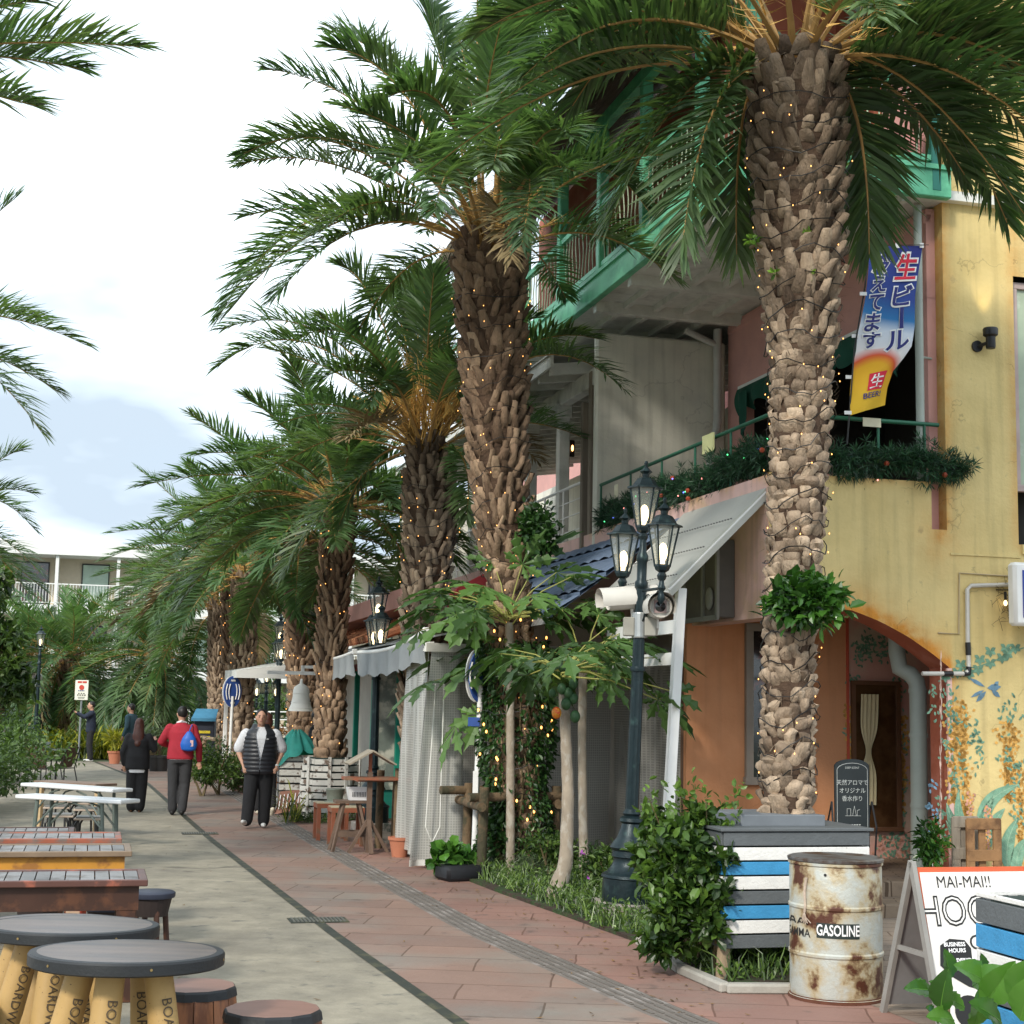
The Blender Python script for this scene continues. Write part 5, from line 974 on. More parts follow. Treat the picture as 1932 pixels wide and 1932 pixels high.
# ---------------------------------------------------------------- chalk board on the porch
chs = .3; q = pS(1608, 1500, chs); ct = q[0]; ztp = pS(1608, 1432, chs)[2]; zbt = pS(1608, 1600, chs)[2]; hw = (pS(1641, 1500, chs)[0]-pS(1576, 1500, chs)[0])/2
ck = bthing('chalkboard', 'black arched chalkboard with white Japanese writing behind the striped planter', 'chalkboard', ct, chs)
P = [(-hw, zbt), (hw, zbt), (hw, ztp-.07)]+[(hw*math.cos(a), ztp-.07+.07*math.sin(a)) for a in np.linspace(.2, PI-.2, 9)]+[(-hw, ztp-.07)]
m = MB(True); m.prism([(ct+x, chs, z) for x, z in P], (0, .02, 0)); bd = m.build('board', M('chalkboard_black', (.018, .024, .026), .5, .2, 6), ck)
m = MB(True); P2 = [(ct+x*.88, chs-.003, ztp-.04+(z-ztp)*.97) for x, z in P]; m.tube(P2+[P2[0]], .0025, 4); m.build('chalk_border', M('chalk', (.5, .52, .5), .9, .2, 20), bd)
m = MB(True)
for x in (-hw-.03, hw+.03): m.tube([(ct+x, chs+.01, zbt+.45), (ct+x*1.08, chs-.05, zbt+.2), (ct+x*1.02, chs-.02, .28)], .01, 6); m.tube([(ct+x, chs+.01, zbt+.45), (ct+x*1.05, chs+.3, .28)], .01, 6)
m.build('stand', BLACKM, ck)
CHK = M('chalk', (.5, .52, .5))
zz = lambda f: ztp+(zbt-ztp)*f
for s_, f, sz in [('DEEP SCENT', .10, .028), ('天然アロマで', .27, .058), ('オリジナル', .36, .058), ('香水作り', .45, .058)]: text_on(bd, s_, CHK, (lambda f: lambda x, y: W(chs-.004, ct+x, zz(f)+y))(f), sz, 0)
m = MB(True)
for a, b in [((-.06, .64), (-.06, .56)), ((-.06, .56), (-.02, .56)), ((-.02, .56), (-.02, .64)), ((.0, .64), (.02, .53)), ((.02, .53), (.04, .64)), ((.05, .64), (.05, .58)), ((.05, .58), (.08, .57)), ((-.08, .64), (.09, .64))]: m.tube([(ct+a[0], chs-.004, zz(a[1])), (ct+b[0], chs-.004, zz(b[1]))], .0018, 4)
for f in (.74, .79, .84, .89):
    for k in range(7): x = -.085+k*.027; m.box((ct+x, chs-.003, zz(f)), (.018, .002, .009))
m.build('chalk_drawing', CHK, bd)
# porch platform and steps
m = MB(True); m.box((2.2, .9, .13), (4.0, 2.15, .27), ch=.01); m.box((2.2, -.45, .06), (3.6, .55, .13), ch=.01)
struct(m.build('porch_steps', stamped('layered_stone', (.25, .18, .12), (.16, .12, .09), (.3, .26, .22, 1), .09, .3)))
# wooden pallet pieces leaning on the wall
WOODG = M('grey_old_wood', (.27, .23, .18), .85, .3, 6, bump=.4, bs=30, stretch=(3, 3, .4)); WOODB = M('brown_wood', (.26, .14, .06), .7, .3, 5, bump=.3, bs=30, c2=(.14, .07, .03), c2s=3)
for lab, u0, u1, vt, s_, mt, k in [('grey weathered wooden pallet frame leaning by the mural wall', 1795, 1845, 1542, -.12, WOODG, 0), ('brown wooden pallet frame with square holes in front of the grey one', 1822, 1888, 1546, -.28, WOODB, 1)]:
    a = pS(u0, vt, s_); b = pS(u1, vt, s_); z1 = a[2]; w_ = b[0]-a[0]; th = bthing('pallet_frame', lab, 'pallet', a[0]+w_/2, s_, 0, 'wooden pallet frames by the mural wall')
    for x in (0, 1): MB(True).box((a[0]+.045+x*(w_-.09), s_, z1/2), (.09, .03, z1), ch=.005).build('upright', mt, th)
    for f in (.95, .6, .25): MB(True).box((a[0]+w_/2, s_-.006, z1*f), (w_-.02, .025, .11), ch=.004).build('crosspiece', mt, th)
    MB(True).box((a[0]+w_*.5, s_+.03, z1*.5), (.07, .02, z1*.9)).build('slat', mt, th)
# ---------------------------------------------------------------- nobori banner
BN = M('banner_cloth', (.8, .8, .8), .7, 0); t_ = BN.node_tree; bs_ = [n for n in t_.nodes if n.type == 'BSDF_PRINCIPLED'][0]
at = t_.nodes.new('ShaderNodeAttribute'); at.attribute_name = 'stain'; crp = t_.nodes.new('ShaderNodeValToRGB'); e = crp.color_ramp.elements
e[0].position = 0; e[0].color = (.02, .03, .2, 1); e[1].position = 1; e[1].color = (.65, .4, .02, 1)
for p_, c_ in [(.28, (.02, .05, .26)), (.42, (.02, .17, .42)), (.5, (.6, .66, .75)), (.68, (.75, .72, .72)), (.74, (.62, .08, .02)), (.79, (.7, .36, .01))]: x = e.new(p_); x.color = (*c_, 1)
t_.links.new(at.outputs['Fac'], crp.inputs[0]); t_.links.new(crp.outputs[0], bs_.inputs['Base Color'])
bnr = bthing('banner', 'blue, white and yellow beer banner with Japanese writing on a pole at the terrace corner', 'banner', .8, -.15, 4.2)
LE = [(0, 1640, 466), (.12, 1637, 510), (.3, 1630, 565), (.5, 1620, 628), (.62, 1619, 660), (.75, 1611, 706), (.88, 1604, 745), (1, 1601, 785)]
RE = [(0, 1742, 463), (.12, 1736, 505), (.3, 1727, 560), (.5, 1722, 618), (.62, 1716, 655), (.7, 1703, 676), (.78, 1685, 700), (.88, 1678, 730), (1, 1676, 762)]
def bpt(u, v, off=0.):
    l = [np.interp(v, [q[0] for q in LE], [q[k] for q in LE]) for k in (1, 2)]; r = [np.interp(v, [q[0] for q in RE], [q[k] for q in RE]) for k in (1, 2)]
    p = pS(l[0]+(r[0]-l[0])*u, l[1]+(r[1]-l[1])*u, -.15); s_ = -.15-.05*math.sin(u*4+v*7)*(.3+v)-off
    q = W(s_, p[0]-off*0, p[2]); return q
m = MB(); m.grid(lambda a, b: (*bpt(a, b), b+.10*(.5-a)+(.08*math.sin(a*3) if b > .6 else 0)), 16, 50); bc_ = m.build('cloth', BN, bnr, smooth=180)
def btx(s_, cu, cv, hu, hv, mat, off, d, rot=0, sc=1.):
    V, Fs = text_verts(s_, 1., off)
    if rot: V = np.stack([V[:, 1], -V[:, 0], V[:, 2]], 1)
    mn = V.min(0); mx = V.max(0); cc = (mn+mx)/2; wd_ = max(mx[0]-mn[0], .01); ht = max(mx[1]-mn[1], .01)
    m = MB(); m.add(np.array([bpt(cu+(v[0]-cc[0])/wd_*hu, cv-(v[1]-cc[1])/ht*hv, d) for v in V]), Fs); return m.build('character', mat, bc_)
for s_, cu, cv, hu, hv, mat in [('生', .74, .115, .42, .145, REDI), ('ビ', .76, .285, .36, .13, NAVY), ('ー', .77, .43, .07, .14, NAVY), ('ル', .72, .575, .4, .13, NAVY),
                               ('冷', .24, .085, .34, .12, NAVY), ('え', .24, .21, .3, .095, NAVY), ('て', .24, .32, .3, .095, NAVY), ('ま', .25, .44, .3, .11, NAVY), ('す', .27, .555, .32, .11, NAVY)]:
    r_t = s_ == 'ー'
    btx(s_, cu, cv, hu*1.16, hv*1.16, WHI, .06, .006, r_t); btx(s_, cu, cv, hu, hv, mat, .022, .011, r_t)
m = MB(); m.grid(lambda a, b: tuple(bpt(.36+.42*a, .77+.11*b, .006)), 4, 4); m.build('red_square', REDI, bc_)
btx('生', .57, .825, .34, .09, WHI, .01, .011); btx('BEER!', .52, .91, .5, .035, NAVY, .01, .008)
m = MB(); pb = pS(1592, 810, -.15); m.tube([W(-.16, *pS(u, v, -.16)[[0, 2]]) for u, v in [(1642, 450), (1632, 540), (1612, 660), (1601, 800), (1598, 838)]], .008, 6); m.tube([W(-.16, *pS(u, v, -.16)[[0, 2]]) for u, v in [(1625, 463), (1752, 462)]], .004, 5); m.build('pole', M('black_pole', (.02, .02, .02), .4), bnr)
m = MB()
for v in (.02, .27, .52, .76, .98): m.box(bpt(-.06, v, .01), (.07, .01, .035))
for u in (.5, .97): m.box(bpt(u, -.005, .01), (.04, .01, .05))
m.build('loop', WHI, bnr)
# terrace railing (green) with tag cards
gr = bthing('terrace_railing', 'dark green metal railing along the edge of the pink and yellow terrace', 'railing', .05, 2.6, 4.19)
m = MB(True); m.tube([(.07, -0.0+.05, 4.79), (.07, 5.45, 4.79)], .022, 10); m.tube([(.07, .05, 4.79), (1.9, .05, 4.79)], .022, 10); m.tube([(.07, .05, 4.4), (.07, 5.45, 4.4)], .01, 6); m.tube([(.07, .05, 4.4), (1.8, .05, 4.4)], .01, 6); m.build('rail', DKGREEN, gr, smooth=60)
for s in (.07, 1.1, 2.1, 3.15, 4.25, 5.42): MB(True).tube([(.07, s, 4.17), (.07, s, 4.79)], .015, 8).build('post', DKGREEN, gr, smooth=60)
for t in (.6, 1.22, 1.74): MB(True).tube([(t, .05, 4.17), (t, .05, 4.79)], .015, 8).build('post', DKGREEN, gr, smooth=60)
m = MB(True); q = pS(1645, 797, .02); m.box((q[0], .02, q[2]), (.2, .005, .09)); m.build('card', M('cream_card', (.62, .58, .42), .7), gr)
m = MB(True); q = pT(1081, 915, .03); m.box((.0, 4.6, 4.6), (.005, .14, .16)); m.build('card', M('cream_card', (.62, .58, .42)), gr)
m = MB(True); m.box((.0, 1.55, 4.72), (.02, .3, .2)); m.build('card', M('yellow_card', (.6, .6, .3), .7), gr)
# wall spotlight
wl = bthing('wall_lamp', 'black uplighter lamp on the yellow wall under the palm fronds', 'wall lamp', 2.41, 0, 5.7); q = pS(1862, 640, -.1)
m = MB(True); c_ = (q[0]+.03, -.12, q[2]); m.lathe([(.045, -.1), (.05, -.08), (.05, .02), (.075, .04), (.078, .1), (.07, .115), (.06, .1)], c_, 18); m.build('body', BLACKM, wl, smooth=40)
m = MB(True); m.tube([(q[0]-.06, .0, q[2]-.06), (q[0]-.06, -.025, q[2]-.06)], .06, 16); m.tube([(q[0]-.05, -.02, q[2]-.06), (q[0], -.12, q[2]-.04)], .02, 8); m.build('mount', BLACKM, wl)
spd = bpy.data.lights.new('uplight', 'SPOT'); spd.energy = 6; spd.color = (1, .8, .45); spd.spot_size = rad(50); spd.spot_blend = .8; spd.shadow_soft_size = .03
spo = bpy.data.objects.new('uplight', spd); COL.objects.link(spo); pp = W(-.12, q[0]+.03, q[2]+.13); spo.parent = wl; spo.location = mw(wl).inverted()@Vector(pp); spo.rotation_euler = (rad(172), 0, 0)
# round white lightbox at the right edge + bulb with twigs
ib = bthing('light_box_sign', 'white rounded sign box with blue lettering cut off by the right edge', 'sign', 2.75, -.3, 2.8); a = pS(1911, 1060, -.35); b = pS(1911, 1180, -.35)
m = MB(True); m.box((a[0]+.4, -.3, (a[2]+b[2])/2), (.8, .14, a[2]-b[2]), ch=.05); bx = m.build('box', WHITE, ib, smooth=40); m = MB(True); m.box((a[0]+.43, -.374, (a[2]+b[2])/2), (.68, .01, a[2]-b[2]-.16)); m.build('blue_panel', M('sign_blue2', (.02, .05, .3), .3), bx)
m = MB(True); m.beam((a[0]+.3, -.23, 3.05), (a[0]+.3, 0, 3.05), .04, .04); m.build('bracket', WHITE, ib)
tw = bthing('hanging_bulb', 'small lit bulb hanging among dry twigs on the yellow wall', 'bulb', 2.6, 0, 3.0); q = pS(1897, 1135, -.06); m = MB(True)
m.tube([(q[0], -.06, q[2]+.1), (q[0], -.06, q[2]+.02)], .014, 8); m.build('socket', BLACKM, tw); m = MB(True); m.ell((q[0], -.06, q[2]-.015), (.018, .018, .028), 10, 6); m.build('bulb', LBULB, tw, smooth=180)
m = MB(True)
for k in range(50):
    p = np.array([q[0]+.08+rng.normal()*.07, -.03-.03*rng.random(), q[2]+rng.normal()*.12]); P = [p]
    for j in range(4): p = p+rng.normal(size=3)*np.array([.045, .006, .05]); P.append(p)
    m.tube(P, .0022, 3, cap=False)
m.tube([(q[0]-.08, -.02, q[2]+.12), (q[0]+.05, -.05, q[2]+.12), (q[0]+.25, -.05, q[2]+.16)], .007, 4); m.build('twigs', M('dry_twig', (.09, .07, .035), .9), tw)
# ---------------------------------------------------------------- round tables
TTOP = M('worn_table_edge', (.018, .02, .022), .5, .2, 3, c2=(.035, .035, .035), c2s=2, bump=.15, spec=.35)
TWOOD = M('worn_table_wood', (.16, .12, .10), .33, .18, 3, c2=(.07, .062, .06), c2s=1.6, c2t=(.4, .65), bump=.1, spec=.5, stretch=(1, 6, 1)); TAN = M('tan_speckled_log', (.42, .27, .10), .55, .12, 3, c3=(.1, .06, .03), c3s=45, c3t=(.66, .7), bump=.1)
def round_table(label, x, y, z, R_, az, words):
    th = thing('round_table', label, 'table', (x, y, 0), 0, 'round tables with bat-like legs'); m = MB()
    m.lathe([(R_-.01, z-.062), (R_, z-.055), (R_, z-.012), (R_-.006, z-.003), (R_-.03, z-.001)], (x, y, 0), 72); m.lathe([(.0001, z-.06), (R_-.012, z-.062)], (x, y, 0), 72); m.build('rim', TTOP, th, smooth=30)
    m = MB(); m.lathe([(R_-.032, z-.0015), (R_-.05, z), (.0001, z+.0005)], (x, y, 0), 72); m.build('tabletop', TWOOD, th, smooth=40)
    for k in range(3):
        a = az+k*1.1; pp = np.array([x+math.cos(a)*(R_+.0008), y+math.sin(a)*(R_+.0008), z-.03]); MB().tube([pp, pp+np.array([math.cos(a)*.002, math.sin(a)*.002, 0])], .006, 8).build('screw', M('brass_screw', (.4, .28, .12), .4, metal=.8), th)
    for k, dx_ in enumerate([(-.22, -.1), (-.03, -.22), (.2, -.12), (.05, .2)]):
        a = np.array([x+dx_[0]*.8, y+dx_[1]*.8, z-.06]); b = np.array([x+dx_[0]*1.45, y+dx_[1]*1.3, 0]); m = MB(); m.tube([b, (a+b)/2, a], [.055, .068, .062], 20); lg = m.build('leg', TAN, th, smooth=60)
        ax = nrm(a-b); rg = np.array([1., 0, 0]); rg = nrm(rg-ax*(rg@ax)); fr = np.cross(rg, ax)
        if fr[1] > 0: fr = -fr
        an0 = .55 if k != 3 else 0
        if words:
            def fn(u_, v_, a=a, b=b, ax=ax, rg=rg, fr=fr, an0=an0):
                an_ = an0+v_/.066; return (a+b)/2+ax*(-u_+.03)+(rg*math.sin(an_)+fr*math.cos(an_))*.0715
            text_on(lg, 'BOARDWALK', M('faded_ink', (.07, .05, .03), .7), fn, .062, 0)
    th.rotation_euler = (rad(-1.7), rad(.5), 0)
    return th
round_table('nearest round table with black edge on thick tan legs', -1.69, 7.06, .75, .43, -2.2, True)
round_table('second round table with black edge, half behind the nearest one', -2.16, 7.84, .75, .43, -1.9, True)
round_table('third round table, only its pale rim showing behind the second', -2.35, 8.3, .70, .38, -1.9, False)
BARW = M('barrel_wood', (.26, .105, .045), .45, .2, 5, c2=(.15, .06, .03), c2s=4, stretch=(3, 3, .3), bump=.2, attr=.3); BART = M('barrel_top_wood', (.22, .12, .09), .45, .2, 4, stretch=(1, 8, 1))
def barrel(label, x, y, h, R_):
    th = thing('barrel_stool', label, 'stool', (x, y, 0), 0, 'small barrel stools'); n = 14; m = MB()
    for k in range(n):
        a0_, a1_ = k*2*PI/n, (k+1)*2*PI/n-.02; V = []
        for z, r in [(0, R_*.92), (h*.3, R_*1.03), (h*.6, R_*1.06), (h-.045, R_*.97)]: V += [(x+math.cos(a0_)*r, y+math.sin(a0_)*r, z), (x+math.cos(a1_)*r, y+math.sin(a1_)*r, z)]
        m.add(V, [(2*i, 2*i+1, 2*i+3, 2*i+2) for i in range(3)], var=rng.random())
    m.lathe([(R_*.9, .01), (R_*.93, h-.06)], (x, y, 0), 24, var=0); m.build('staves', BARW, th)
    m = MB(); m.lathe([(R_*.96, h-.05), (R_*1.0, h-.048), (R_*.97, h-.012), (R_*.93, h-.002)], (x, y, 0), 12); m.build('rim', TTOP, th)
    m = MB(); m.lathe([(R_*.93, h-.002), (.0001, h)], (x, y, 0), 12); m.build('seat', BART, th)
barrel('barrel stool just right of the nearest round table', -1.55, 7.95, .45, .22)
barrel('barrel stool at the bottom edge, nearest the viewer', -1.07, 7.4, .45, .235)
barrel('barrel stool at the left edge between the round tables', -2.63, 7.55, .42, .21)
# ---------------------------------------------------------------- slatted tables
GW = M('grey_table_slats', (.2, .195, .19), .5, .2, 4, attr=.25, c2=(.12, .11, .1), c2s=5, bump=.2); DB = M('dark_brown_paint', (.05, .022, .014), .45, .2, 5, c2=(.1, .04, .02), c2s=6); YW = M('yellow_wood_paint', (.5, .23, .03), .5, .15, 4, c2=(.3, .13, .03), c2s=5); OW = M('orange_wood_paint', (.42, .12, .02), .5, .2, 4, c2=(.25, .06, .02), c2s=5); RW = M('red_worn_edge', (.3, .09, .05), .5, .2, 6, c2=(.16, .12, .1), c2s=8, c2t=(.45, .6))
def slat_table(label, cr_, ang, L, Wd, z, edge, apron, ah=.12, slot=True, leg=.12, nm='slatted_table', cat='table', grp='slatted wooden tables along the plaza'):
    """cr_: near right corner"""
    th = thing(nm, label, cat, (cr_[0], cr_[1], 0), ang, grp); Mx = Matrix.Translation((cr_[0], cr_[1], 0))@Matrix.Rotation(ang, 4, 'Z')
    m = MB(M=Mx); e = .05
    for (cx, cy, w_, d_) in [(-L/2, e/2, L, e), (-L/2, Wd-e/2, L, e), (-e/2, Wd/2, e, Wd-2*e), (-L+e/2, Wd/2, e, Wd-2*e)]: m.box((cx, cy, z-.02), (w_, d_, .04), ch=.005)
    m.build('edge', edge, th); m = MB(M=Mx); x = -e-.045
    while x > -L+e: 
        if slot and abs(x+L*.55) < .2: m.box((x, Wd*.2, z-.022), (.082, Wd*.2, .03), var=rng.random()); m.box((x, Wd*.75, z-.022), (.082, Wd*.35, .03), var=rng.random())
        else: m.box((x, Wd/2, z-.022), (.082, Wd-2*e, .03), var=rng.random())
        x -= .09
    m.build('slats', GW, th); m = MB(M=Mx); m.box((-L/2, .07, z-.04-ah/2), (L-.1, .03, ah)); m.box((-L/2, Wd-.07, z-.04-ah/2), (L-.1, .03, ah)); m.box((-.07, Wd/2, z-.04-ah/2), (.03, Wd-.14, ah)); m.box((-L+.07, Wd/2, z-.04-ah/2), (.03, Wd-.14, ah)); m.build('apron', apron, th)
    for x in (-.12, -L+.12):
        for y in (.12, Wd-.12): MB(M=Mx).box((x, y, (z-.04)/2), (leg, leg, z-.04), ch=.006).build('leg', apron, th)
    return th
slat_table('dark brown slatted table with heavy legs, nearest of the row', (-2.22, 9.78), ANG, 2.1, .66, .75, M('dark_red_worn_edge', (.1, .045, .035), .4, .2, 6, c2=(.25, .08, .05), c2s=6, c2t=(.55, .65)), DB, .15)
slat_table('slatted table with mustard yellow apron behind the dark brown one', (-2.75, 11.56), ANG, 2.1, .66, .75, M('pale_worn_edge', (.2, .14, .09), .5, .2, 6), YW, .2)
slat_table('slatted table with orange apron and reddish edge, third of the row', (-3.08, 12.58), ANG, 2.1, .66, .75, RW, OW, .12)
slat_table('low grey slatted table at the left edge behind the orange one', (-3.72, 13.5), ANG, 1.6, .5, .72, DB, DB, .1, False)
# stools under the brown table
BST = M('dark_blue_seat', (.03, .035, .055), .5, .2, 4)
for k, (u, v, lab) in enumerate([(68, 1702, 'round dark blue stool under the brown table, left one'), (203, 1712, 'round dark blue stool under the brown table beside its right leg'), (262, 1712, 'round dark stool poking out right of the brown table')]):
    p = atZ(u, v, .45)+np.array([0, .05, 0]); 
    if k == 2: p = atZ(262, 1716, .42)+np.array([-.05, .6, 0])
    th = thing('round_stool', lab, 'stool', (p[0], p[1], 0), 0, 'round dark stools by the brown table'); m = MB(); m.lathe([(.0001, .43), (.165, .43), (.17, .44), (.17, .465), (.155, .475), (.0001, .478)], (p[0], p[1], 0), 28); m.build('seat', BST, th, smooth=40)
    m = MB(); m.lathe([(.12, .3), (.15, .43)], (p[0], p[1], 0), 18); m.build('skirt', M('dark_skirt', (.03, .02, .018), .7), th)
    for q in range(4):
        a = q*PI/2+.6; MB().tube([(p[0]+math.cos(a)*.14, p[1]+math.sin(a)*.14, 0), (p[0]+math.cos(a)*.1, p[1]+math.sin(a)*.1, .42)], .022, 8).build('leg', DB, th)
p = atZ(142, 1722, .3); th = thing('red_box', 'small red crate under the brown table between the two stools', 'crate', (p[0], p[1], 0)); MB().box((p[0], p[1], .2), (.13, .13, .38), ch=.006).build('body', M('crate_red', (.3, .03, .015), .5, .2, c2=(.1, .05, .02), c2s=6), th); MB().box((p[0], p[1]-.07, .27), (.1, .004, .1)).build('label', M('crate_label', (.45, .3, .2), .6), th)
# white folding tables
WT = M('white_table_plastic', (.66, .67, .68), .35, .04); GLG = M('grey_green_legs', (.1, .125, .11), .45, .1)
def folding(label, r_, l_, Wd, z):
    r_ = np.array(r_[:2]); l_ = np.array(l_[:2]); L = float(np.linalg.norm(r_-l_)); ang = math.atan2(*(r_-l_)[::-1]); th = thing('folding_table', label, 'table', (r_[0], r_[1], 0), ang, 'white folding tables'); Mx = Matrix.Translation((r_[0], r_[1], 0))@Matrix.Rotation(ang, 4, 'Z')
    m = MB(M=Mx); m.box((-L/2, Wd/2, z-.022), (L, Wd, .045), ch=.018); m.build('tabletop', WT, th, smooth=40)
    for sx_, nm in ((1, 0), (-1, 1)):
        x = -.3 if sx_ == 1 else -L+.3
        for y in (.05, Wd-.05): MB(M=Mx).tube([(x, y, z-.05), (x+.05*sx_, y, 0)], .02, 8).build('leg', GLG, th)
        m = MB(M=Mx); m.tube([(x+.04*sx_, .05, .18), (x+.04*sx_, Wd-.05, .18)], .014, 6)
        for y in (.05, Wd-.05): m.tube([(x, y, .42), (x-.25*sx_, y, z-.1), (x-.42*sx_, y, z-.06)], .012, 6)
        m.build('brace', GLG, th)
p1, p2 = atZ(228, 1510, .745), atZ(28, 1499, .745); folding('nearer white folding table with dark metal legs', p1, p2+(p1-p2)*.0, .34, .745)
p1, p2 = atZ(212, 1489, .745), atZ(38, 1477, .745); folding('farther white folding table just behind the first', p1, p2, .34, .745)
# narrow wood table behind, stools
p1, p2 = atZ(180, 1480, .72), atZ(63, 1473, .72); L = float(np.linalg.norm((p1-p2)[:2])); ang = math.atan2((p1-p2)[1], (p1-p2)[0]); th = thing('plank_table', 'narrow brown plank table on pale wooden legs behind the white tables', 'table', (p1[0], p1[1], 0), ang); Mx = Matrix.Translation((p1[0], p1[1], 0))@Matrix.Rotation(ang, 4, 'Z')
m = MB(M=Mx); m.box((-L/2, .2, .705), (L, .4, .035), ch=.004); m.build('tabletop', M('brown_plank', (.2, .13, .09), .6, .2), th)
for x in (-.05, -L+.05): MB(M=Mx).box((x, .1, .345), (.07, .05, .69)).build('leg', M('pale_pine', (.5, .36, .2), .6, .1), th)
for k, (u, v) in enumerate([(113, 1540), (168, 1545), (108, 1524), (165, 1528), (120, 1512), (158, 1516)]):
    p = atZ(u, v, .45); th = thing('cafe_stool', ['wood-topped stool under the white tables, front row left', 'wood-topped stool under the white tables, front row right', 'wood-topped stool under the white tables, middle row left', 'wood-topped stool under the white tables, middle row right', 'wood-topped stool under the white tables, back row left', 'wood-topped stool under the white tables, back row right'][k], 'stool', (p[0], p[1], 0), .2, 'stools with dark bent legs under the white tables')
    m = MB(); m.box((p[0], p[1], .455), (.33, .3, .022), ch=.01, rz=.2); m.build('seat', M('seat_ply', (.42, .33, .26), .5, .1), th); m = MB(); m.box((p[0], p[1], .475), (.29, .27, .02), ch=.008, rz=.2); m.build('seat_pad', M('seat_pad_grey', (.16, .16, .15), .6), th)
    for a in (-1, 1):
        for b in (-1, 1): m = MB(); m.tube([(p[0]+a*.1, p[1]+b*.1, .44), (p[0]+a*.135, p[1]+b*.12, .38), (p[0]+a*.16, p[1]+b*.15, 0)], .014, 6); m.build('leg', BLACKM, th)
# rattan chairs and glass table
RT = M('brown_rattan', (.09, .055, .035), .7, .3, 30, bump=.6, bs=80)
def rattan(label, x, y, rz):
    th = thing('rattan_chair', label, 'chair', (x, y, 0), rz, 'brown rattan café chairs'); Mx = Matrix.Translation((x, y, 0))@Matrix.Rotation(rz, 4, 'Z'); m = MB(M=Mx)
    m.grid(lambda u, v: (-.22+.44*u, -.2+.42*v, .43-.015*math.sin(u*PI)), 6, 6); m.build('seat', RT, th); m = MB(M=Mx); m.grid(lambda u, v: ((-.23+.46*u)*(1-.06*v), .22+.16*v-.06*(2*u-1)**2, .44+.40*v+.03*math.sin(u*PI)*v), 8, 6); m.build('backrest', RT, th)
    for sx_ in (-1, 1):
        m = MB(M=Mx); m.tube([(sx_*.24, -.24, 0), (sx_*.25, -.24, .55), (sx_*.25, -.2, .64), (sx_*.25, .1, .66), (sx_*.23, .3, .72)], .012, 6); m.build('arm', BLACKM, th)
        m = MB(M=Mx); m.tube([(sx_*.25, .33, 0), (sx_*.24, .22, .42), (sx_*.23, .33, .8), (sx_*.18, .38, .86)], .012, 6); m.build('leg', BLACKM, th)
    m = MB(M=Mx); m.tube([(-.24, -.22, .42), (.24, -.22, .42), (.24, .22, .42), (-.24, .22, .42), (-.24, -.22, .42)], .01, 5); m.build('frame', BLACKM, th)
c = atZ(66, 1490, 0); rattan('brown rattan chair with its back to the viewer, behind the white tables', c[0], c[1], PI+.1); c = atZ(108, 1488, 0); rattan('brown rattan chair seen from the side, right of the glass table', c[0], c[1], -1.9)
c = atZ(45, 1465, 0); rattan('brown rattan chair beyond the glass table near the hedge', c[0], c[1], .3)
c = atZ(58, 1480, 0); c[1] += 1.1; th = thing('glass_table', 'small glass café table with a tin cup on it, by the hedge', 'table', c); m = MB(); m.box((c[0]-.1, c[1], .71), (.9, .7, .02)); m.build('tabletop', M('table_glass', (.4, .43, .42), .1, 0, alpha=.7, spec=.9), th)
for a in (-1, 1):
    for b in (-1, 1): MB().tube([(c[0]-.1+a*.4, c[1]+b*.3, 0), (c[0]-.1+a*.4, c[1]+b*.3, .7)], .014, 6).build('leg', BLACKM, th)
m = MB(); m.lathe([(.05, 0), (.055, .16), (.045, .16), (.04, .02)], (c[0]+.05, c[1]-.2, .722), 14); o = m.build('cup', M('grey_cup', (.38, .42, .42), .4)); tag(o, 'grey tin cup standing on the glass café table', 'cup')
# ---------------------------------------------------------------- things in front of the pavilion and shop
LOG = M('support_log', (.15, .10, .055), .9, .35, 8, bump=.6, bs=30, c2=(.05, .045, .025), c2s=4)
ts = bthing('tree_support', 'rustic log frame supporting the vine-wrapped palm', 'tree support', -1.8, 3.1)
for (t, s) in ((-2.15, 2.68), (-1.22, 3.05), (-2.1, 3.6), (-1.25, 3.85)): MB(True).tube([(t, s, 0), (t+.02, s, .98)], .055, 10).build('post', LOG, ts, smooth=60)
for a, b, z in [((-2.3, 2.7), (-1.0, 3.1), .87), ((-2.42, 3.55), (-1.1, 3.8), .9), ((-2.2, 2.5), (-2.15, 3.8), .78), ((-1.2, 2.95), (-1.2, 4.0), .78)]: MB(True).tube([(a[0], a[1], z), (b[0], b[1], z)], .05, 10).build('crossbar', LOG, ts, smooth=60)
WR = M('weathered_red_wood', (.28, .09, .045), .65, .2, 6, c2=(.18, .1, .06), c2s=6); WBR = M('weathered_brown_wood', (.13, .085, .06), .8, .3, 6, bump=.4, bs=30)
# white slatted round planter
sp_ = bthing('round_planter', 'round planter of peeling white slats around a palm trunk', 'planter', -2.52, 11.3); PW = M('peeling_white_slat', (.55, .54, .5), .8, .15, 5, c2=(.14, .1, .075), c2s=7, c2t=(.53, .6), bump=.5, bs=40)
for k in range(9):
    z = .06+.108*k; r = .45+.05*math.sin(k/8*PI)
    m = MB(True)
    for j in range(10):
        a0_ = j*2*PI/10+.2; a1_ = (j+1)*2*PI/10+.2; m.beam((-2.52+r*math.cos(a0_), 11.3+r*math.sin(a0_), z+rng.normal()*.004), (-2.52+r*math.cos(a1_), 11.3+r*math.sin(a1_), z), .02, .082, var=rng.random())
    m.build('slat_ring', PW, sp_)
m = MB(True); m.lathe([(.42, 0), (.44, .5), (.41, .98)], (-2.52, 11.3, 0), 20); m.build('liner', M('dark_liner', (.02, .035, .03)), sp_)
